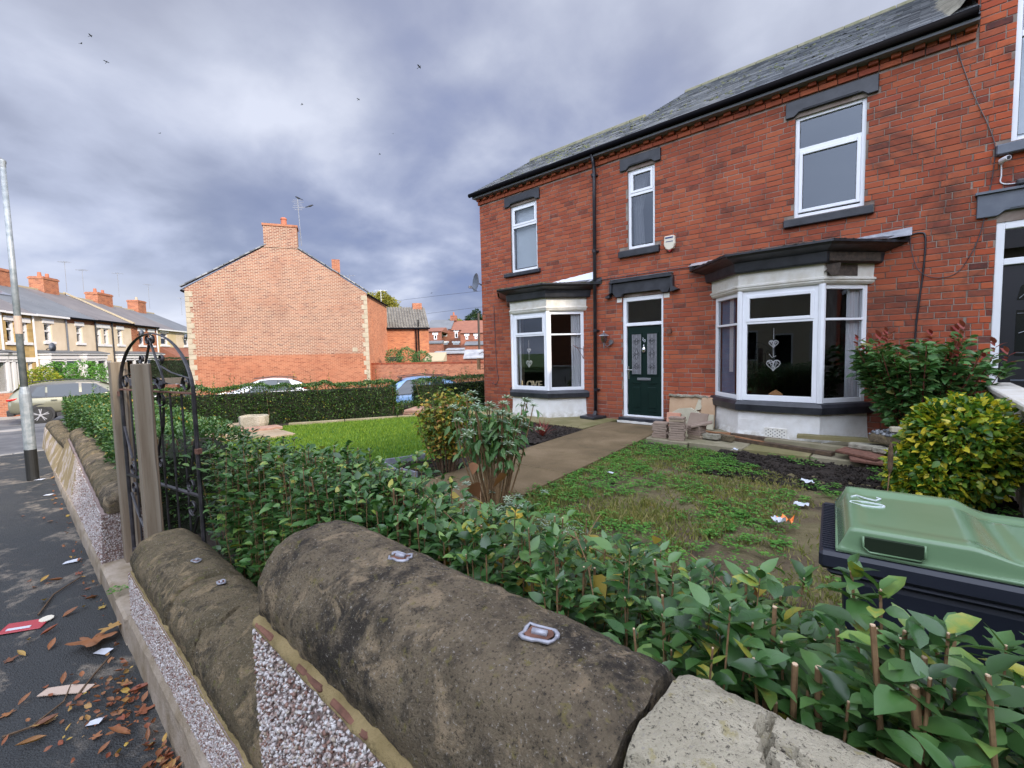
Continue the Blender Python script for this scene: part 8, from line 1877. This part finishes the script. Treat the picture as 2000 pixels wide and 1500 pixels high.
for i, (x, y, z, s, mt, lab) in enumerate(((-.35, 7.1, .33, .22, 'flaunching', 'jagged pale stone slab under the pebbled slab'), (-.05, 7.0, .33, .26, 'flaunching', 'long pale broken flag supporting the pebbled slab'), (.05, 7.25, .56, .22, 'slab_pale', 'pale mortar chunk on top of the pebbled slab'), (.32, 7.1, .57, .16, 'slab_pale', 'small pale stone on top right of the pebbled slab'), (-.1, 7.25, .22, .4, 'stone_mid', 'dark stone block at the bottom of the rubble pile'))):
    mb = MB(); pts = [(math.cos(a) * s * rr.uniform(.7, 1.1), math.sin(a) * s * .6 * rr.uniform(.7, 1.1)) for a in [k * 6.283 / 7 for k in range(7)]]; mb.prism(pts, -.035, .035); o = mb.build('rubble_stone', mt, None, bev=.012); o.location = (x, y, z); o.rotation_euler = (rr.uniform(-.1, .1), rr.uniform(-.08, .08), rr.uniform(-.5, .5)); tag(o, lab, 'rubble')
for i, (x, y, z, lab) in enumerate(((-.42, 6.92, .27, 'wet red tile on top of two at the slab edge'), (-.30, 6.82, .215, 'lower wet red tile poking over the dug bed'))):
    mb = MB(); mb.box(-.22, .22, -.13, .13, -.016, .016); o = mb.build('roof_tile', 'rust', None, bev=.005); o.location = (x, y, z); o.rotation_euler = (.05, .06, -.35 + .5 * i); tag(o, lab, 'tile')
# litter
def crumple(name, loc, s, mat, label, seed, cat='litter', flat=.4, mats=None):
    mb = MB(); n = 7; vs = []
    for j in range(n):
        for i in range(n):
            x, y = (i / (n - 1) - .5) * 2 * s, (j / (n - 1) - .5) * 2 * s * .7; vs.append((x + .3 * s * noise.noise(V3((x / s * 2, y / s * 2, seed))), y + .3 * s * noise.noise(V3((x / s * 2, y / s * 2, seed + 9))), s * flat * (1 + 1.3 * noise.noise(V3((x / s * 2.2, y / s * 2.2, seed + 4))))))
    mb.add(vs, [(j * n + i, j * n + i + 1, (j + 1) * n + i + 1, (j + 1) * n + i) for j in range(n - 1) for i in range(n - 1)], .5)
    if mats: mb.m = [1 if (i % 6) < 2 else 0 for i in range(len(mb.f))]
    o = mb.build(name, mats or mat, None, fix=False, smooth=False); o.location = loc; o.rotation_euler = (0, 0, seed); return tag(o, label, cat)
crumple('crisp_packet', (-.72, 4.02, GZ + .05), .075, None, 'crumpled orange and white wrapper on the weedy ground', 1.2, mats=['litter_orange', 'litter_white'], flat=.7)
crumple('plastic_scrap', (-.75, 5.42, GZ + .06), .06, 'litter_white', 'larger white plastic scrap at the edge of the dug bed', 2.3, flat=.35); crumple('plastic_scrap', (-.70, 4.72, GZ + .03), .055, 'litter_white', 'white plastic scrap on the grass above the bin', 3.1, flat=.3)
crumple('plastic_scrap', (-1.72, 6.45, GZ + .09), .055, 'litter_white', 'tiny white scrap on soil in front of the planks', 4.4, flat=.4); crumple('plastic_scrap', (-.6, 2.42, GZ + .05), .05, 'litter_white', 'white scrap among weeds between hedge and bin', 5.1); crumple('plastic_scrap', (-2.55, 4.55, GZ + .06), .035, 'litter_white', 'small white scrap in the clover beside the path', 6.2)
def maple(s, seed, curl=.25):
    r_ = random.Random(seed); out = []; n = 5; base = [(0, 0)]; ang = [-2.3, -1.2, 0, 1.2, 2.3]; ln_ = [.55, .85, 1.0, .85, .55]; pts = []
    pts.append((-.12, -.06))
    for a, l in zip(ang, ln_):
        l *= r_.uniform(.85, 1.1)
        for da, f in ((-.5, .55), (-.3, .70), (-.24, .84), (0, 1.0), (.24, .84), (.3, .70), (.5, .55)): pts.append((math.cos(a + da * .8) * l * f, math.sin(a + da * .8) * l * f))
    pts.append((-.12, .06)); vs = [(0, 0, 0)] + [(x, y, curl * ((x * x + y * y) * .6 + .25 * noise.noise(V3((x * 2, y * 2, seed))))) for x, y in pts]
    return [(x * s, y * s, z * s) for x, y, z in vs], [(0, i, i + 1) for i in range(1, len(pts))]
def fallen(loc, s, seed, label, mat='leaf_fallen', group=None, rz=None, squash=1.0, tilt=.15):
    mb = MB(); v, f = maple(s, seed)
    if group and seed % 3: v, f = leaf_t(.3, -.35, .25); v = [(x * s * 1.6, y * s * 1.6, z * s * 1.6) for x, y, z in v]
    v = [(x, y * squash, z) for x, y, z in v]; mb.add(v, f, random.random()); o = mb.build('fallen_leaf', mat, None, smooth=True, fix=False); o.location = loc; o.rotation_euler = (random.uniform(-tilt, tilt), random.uniform(-tilt, tilt), random.uniform(0, 6.28) if rz is None else rz); return tag(o, label, 'leaf', group)
def pv(px, py): p = ray(px, py, 1); d = p - V3((0, 0, 1.6)); t = -1.6 / d.z; return (d.x * t, d.y * t)
x, y = pv(180, 1258); fallen((x, y, .03), .20, 3, 'largest red maple leaf lying on the drift beside the wall foot', rz=-.1, squash=.7)
x, y = pv(215, 1240); fallen((x, y, .05), .12, 4, 'orange maple leaf overlapping the largest red one', rz=.5, squash=.8)
x, y = pv(130, 1352); mb = MB(); mb.prism([(-.11, -.02), (.10, -.03), (.11, .02), (.0, .035), (-.10, .03)], 0, .004); o = mb.build('card_scrap', 'litter_pink', None); o.location = (x, y, .008); o.rotation_euler = (.05, .02, .9); tag(o, 'torn tan card strip on the wet pavement', 'litter')
x, y = pv(68, 1222) if False else pv(48, 1226); mb = MB(); mb.box(-.10, .10, -.055, .055, 0, .006); mb.m = [0] * 6; o = mb.build('red_packet', 'litter_red', None, bev=.004); o.location = (x, y, .008); o.rotation_euler = (.06, .03, 1.1); tag(o, 'flattened red and white packet on the pavement', 'litter')
mb = MB(); mb.box(-.07, .04, -.035, -.012, .0065, .0085); mb.build('packet_print', 'litter_white', o); mb = MB(); mb.lathe((.085, .04, 0), [(.035, .004), (.035, .009)], 10); mb.build('packet_tab', 'alarm_cream', o)
for i, (px, py, s, lab) in enumerate(((140, 1099, .05, 'flat white card lying near the gateway step'), (202, 1276, .045, 'pale blue white paper caught in the leaf drift'), (185, 1415, .03, 'small white feather-like scrap near the picture bottom'), (95, 968, .05, 'white paper scrap halfway to the lamp post'), (78, 938, .06, 'white paper at the black foot of the lamp post'))):
    x, y = pv(px, py); mb = MB(); mb.add([(-s, -s * .5, 0), (s * .9, -s * .45, .004), (s, s * .5, .012), (0, s * .62, .006), (-s * .9, s * .4, .002)], [(0, 1, 2, 3, 4)], .5); o = mb.build('paper_scrap', 'litter_white', None, fix=False); o.location = (x, y, .008); o.rotation_euler = (0, 0, rr.uniform(.4, 1.3)); tag(o, lab, 'litter')
spots = [(55, 1250), (80, 1248), (20, 1297), (52, 1280), (95, 1270), (60, 1137), (80, 1135), (82, 1018), (95, 1015), (40, 1015), (66, 1152), (95, 1148), (85, 1170), (130, 1128), (170, 1145), (85, 1345), (118, 1340), (100, 1415), (60, 1430), (92, 1440), (190, 1440), (188, 1480), (250, 1360), (245, 1338), (240, 1353), (280, 1378), (275, 1392), (255, 1438), (285, 1445), (150, 1120), (125, 1210), (30, 1385), (15, 1400), (5, 1460), (105, 935), (120, 945), (340, 1470), (330, 1455), (318, 1478), (300, 1485), (160, 1185), (205, 1190), (215, 1160)]
for i, (px, py) in enumerate(spots):
    x, y = pv(px + rr.uniform(-6, 6), py + rr.uniform(-6, 6))
    if y > .33: y = .32
    fallen((x, y, rr.uniform(.004, .012)), rr.uniform(.025, .062), 10 + i, 'small curled autumn leaf scattered on the wet pavement', group='dead leaves on the pavement', squash=rr.uniform(.45, .9))
# drift of leaf litter along the wall foot
r_ = np.random.default_rng(91); P = []
for k in range(620):
    t = r_.uniform(0, 1); 
    if t < .45: x, y = r_.normal(-1.95, .16), .34 - abs(r_.normal(0, .06))
    elif t < .65: x, y = r_.normal(-2.75, .2), .33 - abs(r_.normal(0, .13))
    elif t < .85: x, y = r_.uniform(-1.4, -.8), .33 - abs(r_.normal(0, .08))
    else: x, y = r_.uniform(-8, -.8), .33 - abs(r_.normal(0, .04))
    P.append((x, y, .006 + r_.uniform(0, .02)))
P = np.array(P); n = len(P); v, f = leaf_t(.33, -.3, .25); scatter('leaf_drift', v, f, P, frames(rdirs(n, -.25, .35), scale=r_.uniform(.010, .038, n), roll=r_.normal(0, .7, n)), r_.uniform(0, 1, n), 'leaf_fallen', None)
for (pts, lab) in (([pv(5, 1445), pv(60, 1425), pv(125, 1375), pv(140, 1340)], 'long brown twig across the near pavement'), ([pv(75, 1205), pv(105, 1165), pv(160, 1128)], 'forked dry twig pointing at the gateway step'), ([pv(145, 1370), pv(185, 1320), pv(215, 1285)], 'thin twig leading into the leaf drift')):
    mb = MB(); mb.tube([(x + rr.uniform(-.01, .01), y, .012) for x, y in pts], [.006, .005, .004, .003][:len(pts)], 5); tag(mb.build('twig', 'twig', None), lab, 'twig')
ground_leaves('weeds', [(-1.2, .28), (-1.0, .28), (-1.0, .34), (-1.2, .34)], 60, .014, 'leaf_weed', 0, -2, z=.0, hgt=.03, seed=93)
ground_leaves('weeds', [(-3.72, .34), (-3.62, .34), (-3.62, .42), (-3.72, .42)], 50, .02, 'leaf_weed', 0, -2, z=.17, hgt=.05, seed=94)
